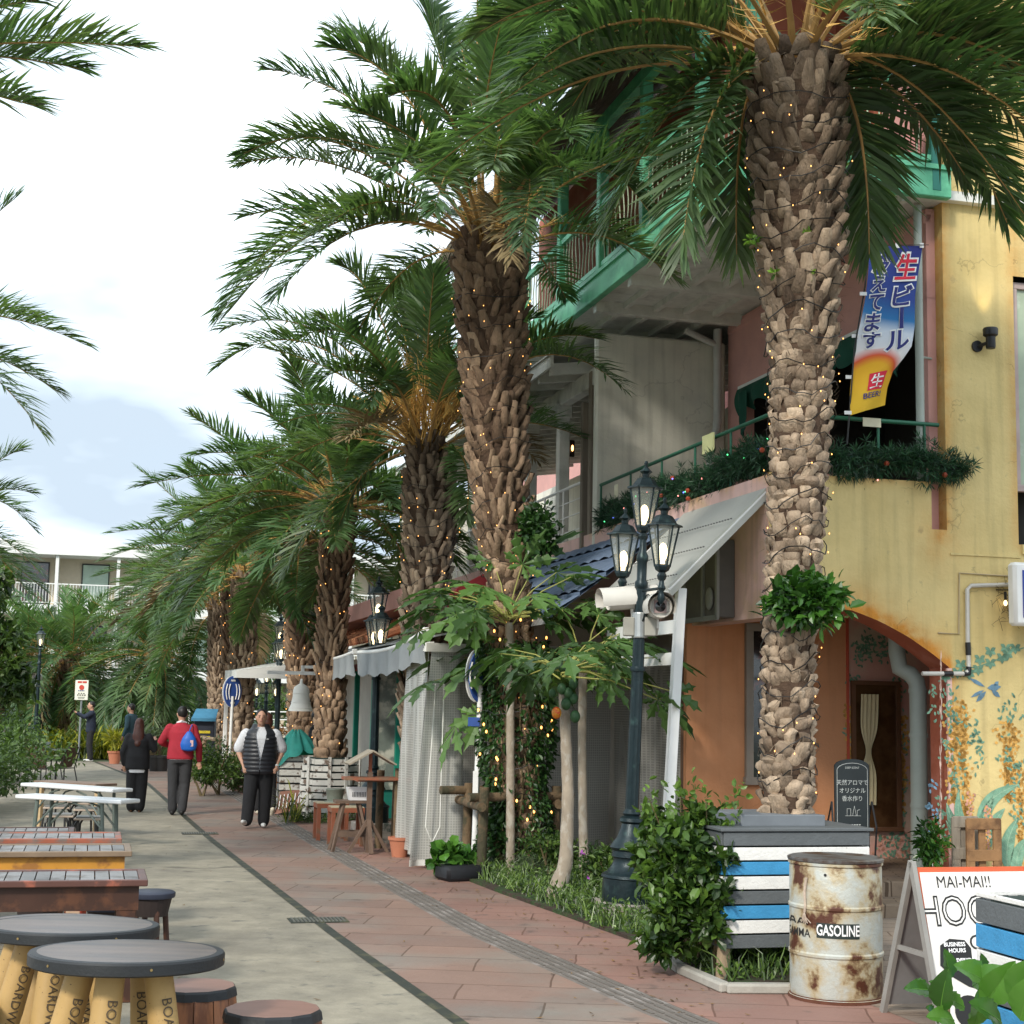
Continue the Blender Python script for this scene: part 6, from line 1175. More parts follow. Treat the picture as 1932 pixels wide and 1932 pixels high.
for a in (-2.5, -1.75, -1.2, -.5): m = MB(True); m.box((-2.52+.5*math.cos(a), 11.3+.5*math.sin(a), .5), (.05, .02, 1.0), rz=a+PI/2); m.build('upright', PW, sp_)
# bird house stand
bh = bthing('bird_table', 'wooden bird table with a little pitched roof on a post', 'bird table', -2.85, 5.75)
m = MB(True); m.box((-2.85, 5.75, .5), (.06, .06, 1.0)); m.build('post', WBR, bh)
for a in ((-.25, 0), (.25, .0), (0, -.25)): MB(True).beam((-2.85+a[0], 5.75+a[1], .0), (-2.85, 5.75, .42), .05, .04).build('foot', WBR, bh)
m = MB(True); m.box((-2.85, 5.75, .92), (.68, .3, .035)); m.build('tray', WR, bh); m = MB(True); m.box((-2.85, 5.75, 1.08), (.04, .04, .3)); m.build('roof_post', WR, bh)
for sg in (-1, 1): m = MB(True); m.beam((-2.85, 5.75, 1.27), (-2.85+sg*.3, 5.75, 1.1), .42, .02, up=(0, 0, 1)); m.build('roof_slope', M('roof_board', (.3, .26, .2), .8, .25, 5), bh)
# trestle stool with basket
tr = bthing('trestle_stool', 'tall brown trestle stool carrying a white basket', 'stool', -3.05, 5.9); m = MB(True); m.box((-3.05, 5.95, .62), (.42, .26, .035)); m.build('seat', WBR, tr)
for a in (-1, 1):
    for b in (-1, 1): MB(True).beam((-3.05+a*.24, 5.95+b*.14, 0), (-3.05+a*.1, 5.95+b*.08, .6), .04, .035).build('leg', WBR, tr)
m = MB(True); m.box((-3.05, 5.83, .22), (.4, .025, .07)); m.box((-3.05, 6.07, .22), (.4, .025, .07)); m.build('stretcher', WBR, tr)
m = MB(True); 
for i in range(12):
    for j in range(1, 4): pass
c_ = (-2.97, 5.92); V = []
for z, k in ((.64, .8), (.80, 1.0)):
    V += [(c_[0]-.14*k, c_[1]-.1*k, z), (c_[0]+.14*k, c_[1]-.1*k, z), (c_[0]+.14*k, c_[1]+.1*k, z), (c_[0]-.14*k, c_[1]+.1*k, z)]
m.add(V, [(0, 1, 5, 4), (1, 2, 6, 5), (2, 3, 7, 6), (3, 0, 4, 7), (3, 2, 1, 0)]); m.beam((c_[0]-.145, c_[1]-.1, .8), (c_[0]+.145, c_[1]-.1, .8), .012, .02)
bk = m.build('basket', M('white_basket_plastic', (.68, .68, .68), .4)); tag(bk, 'white plastic basket standing on the brown trestle stool', 'basket')
m = MB(True)
for i in range(9): m.box((c_[0]-.08+.02*i, c_[1]-.095, .715), (.008, .004, .06))
o = m.build('slots', M('slot_dark', (.05, .05, .05), .8), bk)
# red low tables with bucket
for lab, t, s in [('low red-brown table holding a metal bucket', -3.05, 7.6), ('low red-brown table with pale top, nearer one', -2.98, 6.75)]:
    th = bthing('low_table', lab, 'table', t, s, 0, 'low red-brown tables by the shop'); m = MB(True); m.box((t, s, .5), (.42, .36, .012)); m.build('tabletop', M('cream_top', (.42, .36, .24), .7, .15), th); m = MB(True); m.box((t, s, .465), (.44, .38, .06)); m.build('frame', WR, th)
    for a in (-.19, .19):
        for b in (-.16, .16): MB(True).box((t+a, s+b, .22), (.05, .05, .44)).build('leg', WR, th)
m = MB(True); m.lathe([(.1, 0), (.13, .17), (.135, .175), (.13, .18)], (-3.0, 7.62, .507), 18); m.lathe([(.15, 0), (.15, .012), (.1, .012)], (-3.0, 7.62, .507), 18); o = m.build('bucket', M('galvanised_bucket', (.3, .33, .28), .45, .2, 8, metal=.5), smooth=40); tag(o, 'upturned galvanised bucket on the low red table', 'bucket')
# log posts, planks, terracotta pot
lf = bthing('log_rack', 'rough log posts joined by a plank beside the plastic curtain', 'log rack', -2.45, 6.2)
for t, s, h in ((-2.62, 6.3, 1.0), (-2.4, 6.35, .85), (-2.5, 5.7, 1.05)): MB(True).tube([(t, s, 0), (t+.01, s, h)], .05, 9).build('post', LOG, lf, smooth=60)
m = MB(True); m.box((-2.6, 6.2, .88), (.7, .25, .04)); m.build('plank', WR, lf)
TC = M('terracotta', (.42, .16, .09), .8, .12)
def pot(label, c, r, h, mat=TC, nm='flower_pot', grp='flower pots'):
    th = thing(nm, label, 'flower pot', (c[0], c[1], 0), 0, grp); m = MB(); m.lathe([(r*.68, 0), (r*.95, h*.85), (r*1.06, h*.85), (r*1.08, h), (r*.95, h), (r*.9, h*.9), (.0001, h*.9)], (c[0], c[1], c[2] if len(c) > 2 else 0), 20); m.build('pot', mat, th, smooth=40); return th
p = W(5.2, -2.55); pot('terracotta pot at the foot of the plastic curtain', (p[0], p[1], 0), .14, .24)
# A-frame menu and small board at shop
mb = bthing('menu_board', 'white menu board with small pictures leaning by the round planter', 'menu board', -2.95, 12.7); m = MB(True); m.prism([(-3.35, 12.6, .35), (-2.75, 12.6, .42), (-2.72, 12.75, .95), (-3.25, 12.75, 1.0)], (0, .02, 0)); pn = m.build('panel', M('paper_white', (.68, .69, .7), .5, .04), mb)
m = MB(True)
for i in range(3): m.box((-3.12+.17*i, 12.70, .88), (.13, .006, .1))
m.build('picture', M('faint_print', (.45, .46, .48), .5, .4, 20), pn); m = MB(True); m.box((-3.22, 12.61, .5), (.1, .006, .18)); m.build('picture', M('warm_print', (.6, .25, .1), .5, .3, 20), pn)
m = MB(True)
for r in range(6): m.box((-2.97, 12.635-.0*r, .74-.05*r), (.4, .006, .012))
m.build('text_lines', M('faint_print', (.45, .46, .48)), pn)
for t in (-3.2, -2.8): MB(True).beam((t, 12.75, .95), (t, 12.95, 0), .03, .03).build('leg', WBR, mb)
pd_ = bthing('price_board', 'brown board with white lines lying against the planter', 'board', -3.0, 12.0); m = MB(True); m.prism([(-3.3, 12.1, .02), (-2.85, 12.0, .12), (-2.8, 12.15, .42), (-3.2, 12.25, .38)], (0, .02, 0)); o = m.build('panel', M('brown_board', (.2, .08, .05), .6), pd_)
m = MB(True)
for i in range(7): m.beam((-3.24+.06*i, 12.08-.01*i, .1+.012*i), (-3.2+.06*i, 12.19-.01*i, .33+.008*i), .012, .004)
m.build('text_lines', M('paper_white', (.68, .69, .7)), o)
# teal folded parasol cloth on a slatted crate
m = MB(True); qa = (-2.95, 12.4)
def tcl(u, v): a = u*2*PI; r = .06+.28*v*(1+.28*math.sin(3*a+1)+.15*math.sin(7*a)); return (qa[0]+math.cos(a)*r*1.15, qa[1]+math.sin(a)*r*.6, 1.38-.3*v-.16*v*v*(1+.8*math.sin(2*a+.6))+.03*math.sin(9*a))
m.grid(tcl, 60, 12); o = m.build('parasol_cloth', M('teal_cloth', (.03, .25, .22), .75, .25, 6, transl=.15), smooth=180); tag(o, 'crumpled teal parasol cloth slung over a pale crate', 'parasol')
cr_ = bthing('slatted_crate', 'pale weathered slatted crate beneath the teal cloth', 'crate', -2.95, 12.45)
for k in range(8): MB(True).box((-2.95, 12.45, .09+.12*k), (.55, .4, .09)).build('slat', PW, cr_)
# hanging bell on its stand
bs2 = bthing('bell_stand', 'white post with a bar carrying the bell and a small lamp', 'bell stand', -2.42, 13.5); m = MB(True); m.box((-2.42, 13.4, 1.22), (.09, .09, 2.44)); m.build('post', WHITE, bs2); m = MB(True); m.box((-2.85, 13.35, 2.36), (1.05, .05, .06)); m.box((-2.6, 13.35, 2.47), (.32, .05, .05)); m.box((-2.76, 13.35, 2.42), (.05, .05, .15)); m.build('bar', WHITE, bs2)
m = MB(True); m.lathe([(.07, -.1), (.05, -.02), (.03, .02)], (-2.36, 13.3, 2.25), 12); f = m.build('lamp_shade', BLACKM, bs2); m = MB(True); m.lathe([(.0001, -.1), (.062, -.1)], (-2.36, 13.3, 2.252), 12); m.build('bulb', LBULB, f)
be = bthing('bell', 'large white bell hanging under the bar in front of a palm trunk', 'bell', -2.78, 13.3, 1.7); m = MB(True); m.lathe([(.215, 0), (.21, .02), (.17, .12), (.145, .25), (.14, .36), (.12, .42), (.06, .46), (.03, .48), (.02, .56)], (-2.78, 13.3, 1.7), 32); m.lathe([(.19, .02), (.15, .12), (.0001, .3)], (-2.78, 13.3, 1.7), 24)
for z, r in ((.05, .2), (.14, .168), (.3, .146)): m.lathe([(r, z), (r+.006, z+.008), (r, z+.016)], (-2.78, 13.3, 1.7), 32)
m.build('body', M('white_bell_enamel', (.82, .80, .74), .5, .05), be, smooth=50)
# far: picnic bench, log fence, kiosk, railing, pots
pb = bthing('picnic_bench', 'dark wooden picnic bench with slanting legs at the edge of the walk', 'bench', -3.3, 19.5); DK = M('dark_bench_wood', (.07, .045, .03), .7, .2)
m = MB(True); m.box((-3.6, 19.6, .45), (.28, 1.5, .05)); m.build('seat', DK, pb); m = MB(True); m.box((-2.8, 19.6, .74), (.6, 1.5, .05)); m.build('tabletop', DK, pb)
for s in (19.0, 20.2):
    MB(True).beam((-3.4, s, 0), (-2.75, s, .72), .05, .1).build('leg', DK, pb); MB(True).beam((-2.2, s, 0), (-2.8, s, .72), .05, .1).build('leg', DK, pb)
lf = bthing('log_fence', 'low log fence around the far palm trunks', 'fence', -3.4, 30)
for i, (u, v) in enumerate([(352, 1400), (385, 1402), (412, 1408), (448, 1405)]): p = pS(u, v, 28+i*-1.2); MB(True).tube([(p[0], p[1], 0), (p[0], p[1], .95)], .06, 8).build('post', M('pale_log', (.3, .22, .14)), lf)
p0, p1 = pS(352, 1392, 28), pS(452, 1398, 24.4); MB(True).tube([(p0[0], p0[1], .88), (p1[0], p1[1], .88)], .05, 8).build('rail', M('pale_log', (.3, .22, .14)), lf)
ks = atD(386, 1400, 42); th = thing('kiosk_board', 'black stall board with yellow lettering under a blue scalloped awning', 'stall', (ks[0], ks[1], 0)); m = MB(); m.box((ks[0], ks[1], .75), (.55, .3, 1.25), ch=.02); bo = m.build('body', M('stall_navy', (.012, .016, .03), .5), th); m = MB(); m.add([(ks[0]-.33, ks[1]-.3, 1.35), (ks[0]+.33, ks[1]-.3, 1.35), (ks[0]+.3, ks[1]+.2, 1.62), (ks[0]-.3, ks[1]+.2, 1.62)], [(0, 1, 2, 3)]); m.box((ks[0], ks[1]-.3, 1.33), (.66, .02, .08)); m.build('awning', M('stall_blue', (.05, .2, .33), .6), th)
m = MB()
for z in (1.0, .86): m.box((ks[0], ks[1]-.16, z), (.34, .01, .07))
m.build('yellow_lettering', M('stall_yellow', (.5, .4, .02), .5, .6, 40), bo)
fr = thing('white_railing', 'white horizontal pipe railing beyond the flower bed', 'railing', (-13, 60, 0)); a, b = atD(205, 1345, 60), atD(560, 1356, 60); m = MB()
for z in (1.45, 1.15, .85): m.tube([(a[0], a[1], z), (b[0], b[1], z)], .025, 6)
m.build('rail', WHITE, fr)
for k in range(8): x = a[0]+(b[0]-a[0])*k/7; MB().tube([(x, a[1], 0), (x, a[1], 1.45)], .03, 6).build('post', WHITE, fr)
# ---------------------------------------------------------------- leafy plants
def leaves(m, P, size, asp=.5, up=.35, out=None, mi=0, v=(.2, .8), fold=.18, rs=None, simple=False, dirs=None, curl=.15, clump=None):
    r = rs if rs is not None else rng; P = np.asarray(P, float); n = len(P); l = size*(.7+.6*r.random(n)); w_ = l*asp*(.8+.4*r.random(n))/2
    d = r.normal(size=(n, 3)) if dirs is None else dirs+r.normal(size=(n, 3))*.35
    if out is not None: d += out*1.1
    d[:, 2] += up-.2; d /= np.linalg.norm(d, axis=1)[:, None]
    a = r.normal(size=(n, 3)); a[:, 2] += 1.2; sd_ = np.cross(d, a); sd_ /= np.maximum(np.linalg.norm(sd_, axis=1), 1e-6)[:, None]; nn = np.cross(sd_, d)
    L = l[:, None]; Wd = w_[:, None]; T_ = P+d*L-nn*L*curl*.6; Mi = P+d*L*.5-nn*L*0
    L1 = P+d*L*.28+sd_*Wd*.8+nn*Wd*fold*2; R1 = P+d*L*.28-sd_*Wd*.8+nn*Wd*fold*2; L2 = P+d*L*.66+sd_*Wd*.85+nn*(Wd*fold*2-L*curl*.25); R2 = P+d*L*.66-sd_*Wd*.85+nn*(Wd*fold*2-L*curl*.25)
    va = r.uniform(v[0], v[1], n) if clump is None else np.clip(clump+r.normal(0, .14, n), 0, 1)
    if simple:
        V = np.stack([P, (L1+L2)/2, T_, (R1+R2)/2], 1).reshape(-1, 3); i = np.arange(n)*4; m.add(V, np.concatenate([np.stack([i, i+2, i+1], 1), np.stack([i, i+3, i+2], 1)]), mi, np.concatenate([va, va]))
    else:
        V = np.stack([P, Mi, T_, L1, L2, R1, R2], 1).reshape(-1, 3); i = np.arange(n)*7
        m.add(V, np.concatenate([np.stack([i, i+1, i+4, i+3], 1), np.stack([i, i+5, i+6, i+1], 1)]), mi, np.concatenate([va, va])); m.add(V*1, np.concatenate([np.stack([i+1, i+2, i+4], 1), np.stack([i+1, i+6, i+2], 1)]), mi, np.concatenate([va, va]))
def leafmat(name, c, y, rough=.4, tr=.25, attr=.55): return M(name, c, rough, .18, 2, attr=attr, transl=tr, attr2=y, spec=.5)
LM1 = leafmat('bush_leaf', (.022, .065, .012), (.085, .15, .022)); LM2 = leafmat('ground_leaf', (.035, .085, .02), (.1, .16, .03)); LM3 = leafmat('papaya_leaf', (.035, .09, .022), (.09, .17, .04), .45); LM4 = leafmat('ivy_leaf', (.015, .05, .012), (.04, .1, .02))
LM5 = leafmat('glossy_leaf', (.02, .08, .015), (.07, .17, .025), .25); LM6 = leafmat('yellow_green_blade', (.05, .10, .015), (.32, .30, .03), .5, .3); LM7 = leafmat('hedge_leaf', (.03, .075, .02), (.09, .15, .03)); LM8 = leafmat('grey_green_leaf', (.07, .10, .06), (.14, .19, .09), .6)
STEM = M('plant_stem', (.16, .12, .06), .8, .2); FIR = leafmat('fir_garland_needle', (.01, .045, .022), (.025, .085, .03), .5, .05, .4)
def blob_pts(c, rad3, n, shell=.55, r=rng, lumps=8):
    c = np.array(c, float); R_ = np.array(rad3, float); ce = r.normal(size=(lumps, 3)); ce /= np.linalg.norm(ce, axis=1)[:, None]; lc = c+ce*R_*.55*r.uniform(.3, 1., (lumps, 1)); k = r.integers(0, lumps, n); d = r.normal(size=(n, 3)); d /= np.linalg.norm(d, axis=1)[:, None]
    rr = (shell+(1-shell)*r.random((n, 1)))*r.uniform(.85, 1.08, (n, 1)); return lc[k]+d*R_*.55*rr, d, (k*37 % 11)/11.
def shrub(name, label, c, rad3, n, size, mat, cat='shrub', stems=6, asp=.55, shell=.35, lumps=9, group=None, simple=False, base=None, seed=0, th=None):
    r = np.random.default_rng(seed); base = np.array(base if base is not None else (c[0], c[1], 0), float); t = thing(name, label, cat, base, 0, group); m = MB(); P, d, k = blob_pts(c, rad3, n, shell, r, lumps); ok = P[:, 2] > .02; P, d, k = P[ok], d[ok], k[ok]
    leaves(m, P, size, asp, .3, d*.6, rs=r, clump=.2+.6*k, simple=simple); m.build('foliage', mat, t)
    m = MB()
    for i in range(stems):
        e = P[r.integers(len(P))]; mid = (base+e)/2+r.normal(size=3)*.05*np.linalg.norm(e-base); m.tube([base+r.normal(size=3)*np.array([.04, .04, 0]), mid, e], [.02*size/.06, .012*size/.06, .004], 5)
    if stems: m.build('stem', STEM, t)
    return t
def wp(u, v, D): return atD(u, v, D)
# the bush before the striped planter
t = thing('bush', 'leafy green bush growing over the left side of the striped planter', 'bush', atZ(1300, 1815, 0)); m = MB(); r = np.random.default_rng(5)
for c, R_, n in [((1290, 1590, 11.2), (.33, .28, .3), 620), ((1250, 1660, 11.2), (.26, .25, .3), 480), ((1320, 1640, 11.1), (.3, .25, .35), 620), ((1285, 1720, 11.1), (.33, .3, .32), 700), ((1265, 1780, 11.2), (.28, .25, .2), 330), ((1340, 1730, 11.0), (.22, .2, .25), 300), ((1235, 1560, 11.4), (.16, .15, .16), 120), ((1325, 1540, 11.3), (.2, .18, .16), 160), ((1215, 1620, 11.4), (.16, .15, .2), 140), ((1375, 1625, 10.95), (.14, .12, .12), 60), ((1365, 1690, 10.95), (.14, .12, .16), 80)]:
    P, d, k = blob_pts(wp(*c), R_, n, .3, r, 6); P = P[P[:, 2] > .05]; d = d[:len(P)]; leaves(m, P, .085, .62, .3, d*.5, rs=r, clump=.15+.6*k[:len(P)])
for k_ in range(24): u, v = r.uniform(1200, 1400), r.uniform(1490, 1560); p = wp(u, v, 11.2); leaves(m, p+r.normal(size=(7, 3))*np.array([.03, .03, .05]), .06, .6, .6, rs=r, v=(.5, 1))
m.build('foliage', LM1, t); m = MB(); b0 = atZ(1330, 1815, 0)
for k_ in range(16): e = wp(r.uniform(1215, 1400), r.uniform(1500, 1700), 11.15); m.tube([b0+r.normal(size=3)*np.array([.06, .06, 0]), (b0+e)/2+r.normal(size=3)*.08, e], [.014, .009, .004], 5)
m.tube([atZ(1350, 1835, 0), wp(1362, 1760, 11.0)], [.045, .04], 9); m.build('stem', STEM, t)
# ground cover beds: grass blades and small leaves
def bed_cover(name, label_kind, poly_fn, n, size, mat, blades=0, h=(.05, .2), seed=1):
    r = np.random.default_rng(seed); m = MB(); P = np.array([poly_fn(r) for _ in range(n)]); z = r.uniform(0.02, 1, n)**1.6*(h[1]-h[0])+h[0]; P3 = np.array([W(s, t, zz) for (t, s), zz in zip(P, z)]); leaves(m, P3, size, .6, .5, rs=r, v=(.1, .95), simple=True)
    if blades:
        Q = np.array([poly_fn(r) for _ in range(blades)]); b = np.array([W(s, t, .02) for t, s in Q]); d = r.normal(size=(blades, 3))*.35; d[:, 2] = 1; ln = r.uniform(.1, .3, blades)[:, None]; sdv = np.cross(d, (0.3, 1, 0)); sdv /= np.linalg.norm(sdv, axis=1)[:, None]
        mid = b+d*ln*.6; tip = mid+(d+np.array([0, 0, -.7])+r.normal(size=(blades, 3))*.4)*ln*.45; V = np.stack([b-sdv*.005, b+sdv*.005, mid+sdv*.004, mid-sdv*.004, tip], 1).reshape(-1, 3); i = np.arange(blades)*5; va = r.random(blades); m.add(V, np.stack([i, i+1, i+2, i+3], 1), 0, va); m.add(V, np.stack([i+3, i+2, i+4], 1), 0, va)
    o = m.build(name, mat); o['kind'] = 'stuff'; return o
def bed1(r):
    while True:
        t, s = r.uniform(-2.35, .1), r.uniform(-1.9, 4.0)
        if t > ip([(-2, -1.9), (-1, -2.1), (1.5, -2.2), (4, -2.4)], s)+.05 and t < ip([(-1.9, -1.8), (0, -1.2), (2, .1), (4, -.3)], s)+.1: return t, s
bed_cover('ground_cover', '', bed1, 7000, .05, LM2, 2600, (.02, .22), 2)
def bed2(r): return r.uniform(-2.02, -.9), r.uniform(-3.7, -2.1)
bed_cover('ground_cover', '', bed2, 1500, .05, LM2, 500, (.02, .12), 3)
shrub('leafy_weed', 'tall leafy weeds in the bed between the papaya stems and the lamp post', wp(1150, 1640, 15.6), (.45, .4, .35), 750, .07, LM2, 'weeds', 8, seed=31, simple=True)
shrub('leafy_weed', 'leafy weeds at the foot of the plastic curtain behind the papaya stems', wp(1040, 1600, 16.6), (.5, .35, .28), 600, .07, LM2, 'weeds', 6, seed=32, simple=True)
shrub('leafy_weed', 'feathery tuft beside the left papaya stem', wp(1000, 1640, 16.6), (.28, .28, .22), 900, .09, LM8, 'weeds', 4, asp=.12, seed=33, simple=True)
shrub('leafy_weed', 'climbing weeds at the foot of the vine-wrapped palm', wp(945, 1560, 17.3), (.25, .25, .35), 420, .09, LM4, 'weeds', 5, seed=34)
# broad round leaves behind the rubber weight
c = wp(848, 1625, 17.0); t = thing('leafy_plant', 'round-leaved green plant behind the black rubber weight', 'plant', (c[0], c[1], 0)); m = MB(); r = np.random.default_rng(9); P, d, k = blob_pts(c, (.36, .25, .27), 260, .5, r); P = P[P[:, 2] > .03]; leaves(m, P, .14, .95, .5, d[:len(P)]*.5, rs=r, v=(.3, .95), fold=.08); m.build('foliage', LM5, t); m = MB()
for k_ in range(12): e = P[r.integers(len(P))]; m.tube([(c[0]+r.normal()*.05, c[1], 0), e], [.006, .004], 4)
m.build('stem', M('green_stem', (.08, .15, .03), .6), t)
# small purple flowers
for u, v in [(1098, 1610), (1143, 1672), (1108, 1655), (1172, 1680), (1085, 1700)]:
    p = wp(u, v, 14.9); t = thing('flower', 'small purple flower in the bed at the foot of the lamp post', 'flower', (p[0], p[1], .03), 0, 'small purple flowers in the bed'); m = MB(); leaves(m, np.repeat(p[None], 6, 0), .03, .7, .4, v=(.2, .9)); m.build('petals', M('purple_petal', (.3, .06, .35), .6), t); m = MB(); m.tube([(p[0], p[1], .03), p], .003, 4); m.build('stem', M('green_stem', (.08, .15, .03)), t)
# vines on P2
t = thing('vine', 'dark green climbing vine covering the lower trunk of the middle palm', 'vine', (*wp(975, 1600, 17.3)[:2], 0)); m = MB(); r = np.random.default_rng(12); n = 3400; z = r.uniform(.1, 2.6, n); a = np.where(r.random(n) < .5, r.uniform(-1.2, .35, n), r.uniform(-3.6, -2.0, n)); a = np.where(r.random(n) < .28, r.uniform(-3.3, .1, n), a)
cx = np.interp(z, [0, 1.5, 3], [wp(972, 1610, 17.5)[0], wp(975, 1400, 17.5)[0], wp(962, 1180, 17.5)[0]]); rr = .3+.1*r.random(n)+.06*np.sin(z*5+a*2)
P = np.stack([cx+np.cos(a)*rr, 17.5+np.sin(a)*rr, z], 1); d = np.stack([np.cos(a), np.sin(a), -.9+0*a], 1); leaves(m, P, .07, .6, -.3, d, rs=r, v=(.1, .8)); m.build('foliage', LM4, t); m = MB()
for k_ in range(14):
    a_ = r.uniform(-3.3, .1); Pz = [(np.interp(zz, [0, 1.5, 3], [wp(972, 1610, 17.5)[0], wp(975, 1400, 17.5)[0], wp(962, 1180, 17.5)[0]])+math.cos(a_+.3*math.sin(zz*3+k_))*.3, 17.5+math.sin(a_+.3*math.sin(zz*3+k_))*.3, zz) for zz in np.linspace(0, 2.6, 12)]; m.tube(Pz, .007, 4)
m.build('stem', STEM, t)
lights('warm fairy lights peeping through the vines on the middle palm', [(wp(972, 1610, 17.5)), (wp(975, 1400, 17.5)), (wp(962, 1180, 17.5))], [.33, .33, .31], .6, 2.9, 7, 34, 77, .012, out=1.25)
# shrub growing out of P1's trunk, tufts
shrub('epiphyte_shrub', 'dense glossy green shrub sprouting from the trunk of the planter palm', wp(1532, 1130, 11.25), (.42, .28, .25), 900, .11, LM5, 'shrub', 10, base=wp(1510, 1150, 11.5), seed=41, shell=.15, lumps=16)
shrub('epiphyte_sprig', 'small sprig of glossy leaves left of the shrub on the planter palm', wp(1455, 1140, 11.35), (.12, .1, .08), 60, .09, LM5, 'sprig', 4, base=wp(1480, 1150, 11.5), seed=42, lumps=3)
shrub('epiphyte_shrub', 'dark green shrub beside the middle palm in front of the white railing', wp(1018, 1000, 17.2), (.36, .3, .42), 900, .085, LM4, 'shrub', 10, base=wp(985, 1060, 17.4), seed=43, shell=.3)
for k_, (u, v) in enumerate([(1418, 455), (1522, 437), (1530, 520), (1465, 515)]): shrub('fern_tuft', ['bright green tuft left of the trunk stubs of the planter palm', 'tiny green tuft on the upper trunk of the planter palm', 'tiny green tuft low on the stub ring of the planter palm', 'tiny green tuft at the left edge of the planter palm trunk'][k_], wp(u, v, 11.3), (.07, .06, .06) if k_ == 0 else (.035, .03, .035), 40 if k_ == 0 else 12, .05, leafmat('bright_leaf', (.08, .2, .02), (.2, .35, .04)), 'tuft', 2, base=wp(u+(15 if k_ == 0 else 0), v+10, 11.4), seed=44+k_, lumps=3, group=None)
# papayas
def papaya_leaf(m, c, d, s_, r):
    d = nrm(d); up = nrm(np.array([0, 0, 1.])+r.normal(size=3)*.35+d*.3); sd_ = nrm(np.cross(d, up)); up = np.cross(sd_, d); v = r.uniform(.15, .85)
    for k_, a in enumerate([-2.3, -1.55, -.85, 0, .85, 1.55, 2.3]):
        ln = s_*[.42, .62, .85, 1.0, .85, .62, .42][k_]; ax = d*math.cos(a)+sd_*math.sin(a); pr = np.cross(up, ax); dz = -up*.28
        pts = [(0, .0), (.3, .07), (.5, .21), (.55, .1), (.75, .17), (.8, .06), (1., 0), (.8, -.06), (.75, -.17), (.55, -.1), (.5, -.21), (.3, -.07)]
        V = [c+ax*ln*x+pr*ln*y*1.0+dz*ln*x*x+up*.05*abs(y)*ln for x, y in pts]; ctr = [c+ax*ln*x+dz*ln*x*x-up*.015 for x in (.3, .55, .8)]
        n = len(V); V = V+ctr; m.add(V, [(0, 1, 12, 11), (1, 2, 3, 13, 12), (3, 4, 5, 14, 13), (5, 6, 7, 14), (7, 8, 9, 13, 14), (9, 10, 11, 12, 13)], 0, float(np.clip(v+r.normal()*.06, 0, 1)))
def papaya(label, pix, D, rads, crown_c, n, ls, seed, spread=.55, fruit=None, extra=[]):
    r = np.random.default_rng(seed); pth = pxl(pix, D); pth[0] = (pth[0][0], pth[0][1], 0.02); t = thing('papaya_tree', label, 'papaya tree', pth[0], 0, 'papaya trees in the planting bed'); P = np.array(pth); zz = np.linspace(0, 1, 26); xs = np.linspace(0, 1, len(P)); Q = np.stack([np.interp(zz, xs, P[:, k]) for k in range(3)], 1); Q[1:-1] = (Q[:-2]+Q[1:-1]*2+Q[2:])/4
    rr = np.interp(zz, np.linspace(0, 1, len(rads)), rads)*(1+.05*np.sin(np.arange(26)*2.2)); m = MB(); m.tube(Q, rr, 14); m.build('trunk', M('papaya_bark', (.30, .25, .19), .85, .22, 9, c2=(.38, .34, .28), c2s=14, c2t=(.5, .6), bump=.5, bs=30, stretch=(1, 1, .6)), t, smooth=60)
    c = np.array(crown_c); m = MB(); mp_ = MB()
    L = [(None, None)]*n+extra
    for i, ex in enumerate(L):
        a = i*2.4+r.normal()*.3; e = r.uniform(-.25, .75); ln = spread*r.uniform(.6, 1.25)
        end = c+np.array([math.cos(a)*math.cos(e), math.sin(a)*math.cos(e), math.sin(e)*.75])*ln if ex[0] is None else wp(ex[0], ex[1], D+ex[2])
        mid = (c+end)/2+np.array([0, 0, .06]); mp_.tube([c+r.normal(size=3)*.03, mid, end], [.009, .007, .005], 5); d = end-mid; d[2] -= .12; papaya_leaf(m, end, d, ls*r.uniform(.75, 1.2), r)
    m.build('crown', LM3, t); mp_.build('leaf_stalk', M('papaya_stalk', (.3, .3, .08), .6, .2), t)
    if fruit:
        for (u, v, rw, rip) in fruit: p = wp(u, v, D-.12); m = MB(); m.ell(p, (rw, rw, rw*1.25), 14, 10); m.build('fruit', M('ripe_papaya', (.55, .2, .02), .45, .15, 6, c2=(.5, .04, .01), c2s=18, c2t=(.5, .58), c3=(.6, .4, .02), c3s=14) if rip else M('green_papaya', (.03, .085, .03), .5, .15), t, smooth=180)
papaya('left papaya tree with a pale slim trunk beside the blue oval sign', [(957, 1650), (960, 1560), (962, 1430), (968, 1262)], 18, [.07, .055, .05, .055], wp(966, 1262, 18), 24, .5, 1, .75, extra=[(860, 1370, -.3), (905, 1350, -.5), (800, 1290, -.3), (840, 1240, .2), (900, 1190, .2)])
papaya('papaya tree with green fruits and one ripe orange fruit', [(1045, 1700), (1068, 1630), (1072, 1500), (1068, 1400), (1063, 1300)], 15.2, [.1, .07, .06, .055, .05], wp(1063, 1270, 15.2), 17, .42, 2, .55, fruit=[(1050, 1345, .048, True), (1068, 1328, .05, False), (1060, 1300, .045, False), (1082, 1318, .045, False), (1042, 1308, .036, False), (1082, 1290, .045, False), (1085, 1352, .05, False), (1072, 1308, .045, False)], extra=[(1190, 1210, 0), (1160, 1250, -.3), (1260, 1240, .2), (1270, 1305, 0), (1240, 1320, -.2), (1150, 1180, .3)])
papaya('right papaya tree with the thinnest trunk behind the lamp post', [(1103, 1672), (1100, 1550), (1098, 1400), (1100, 1265)], 16.5, [.055, .048, .045, .045], wp(1102, 1250, 16.5), 20, .44, 3, .6, extra=[(1180, 1190, 0), (1220, 1150, .3), (1060, 1150, .2), (1130, 1160, 0), (1265, 1330, -.2)])
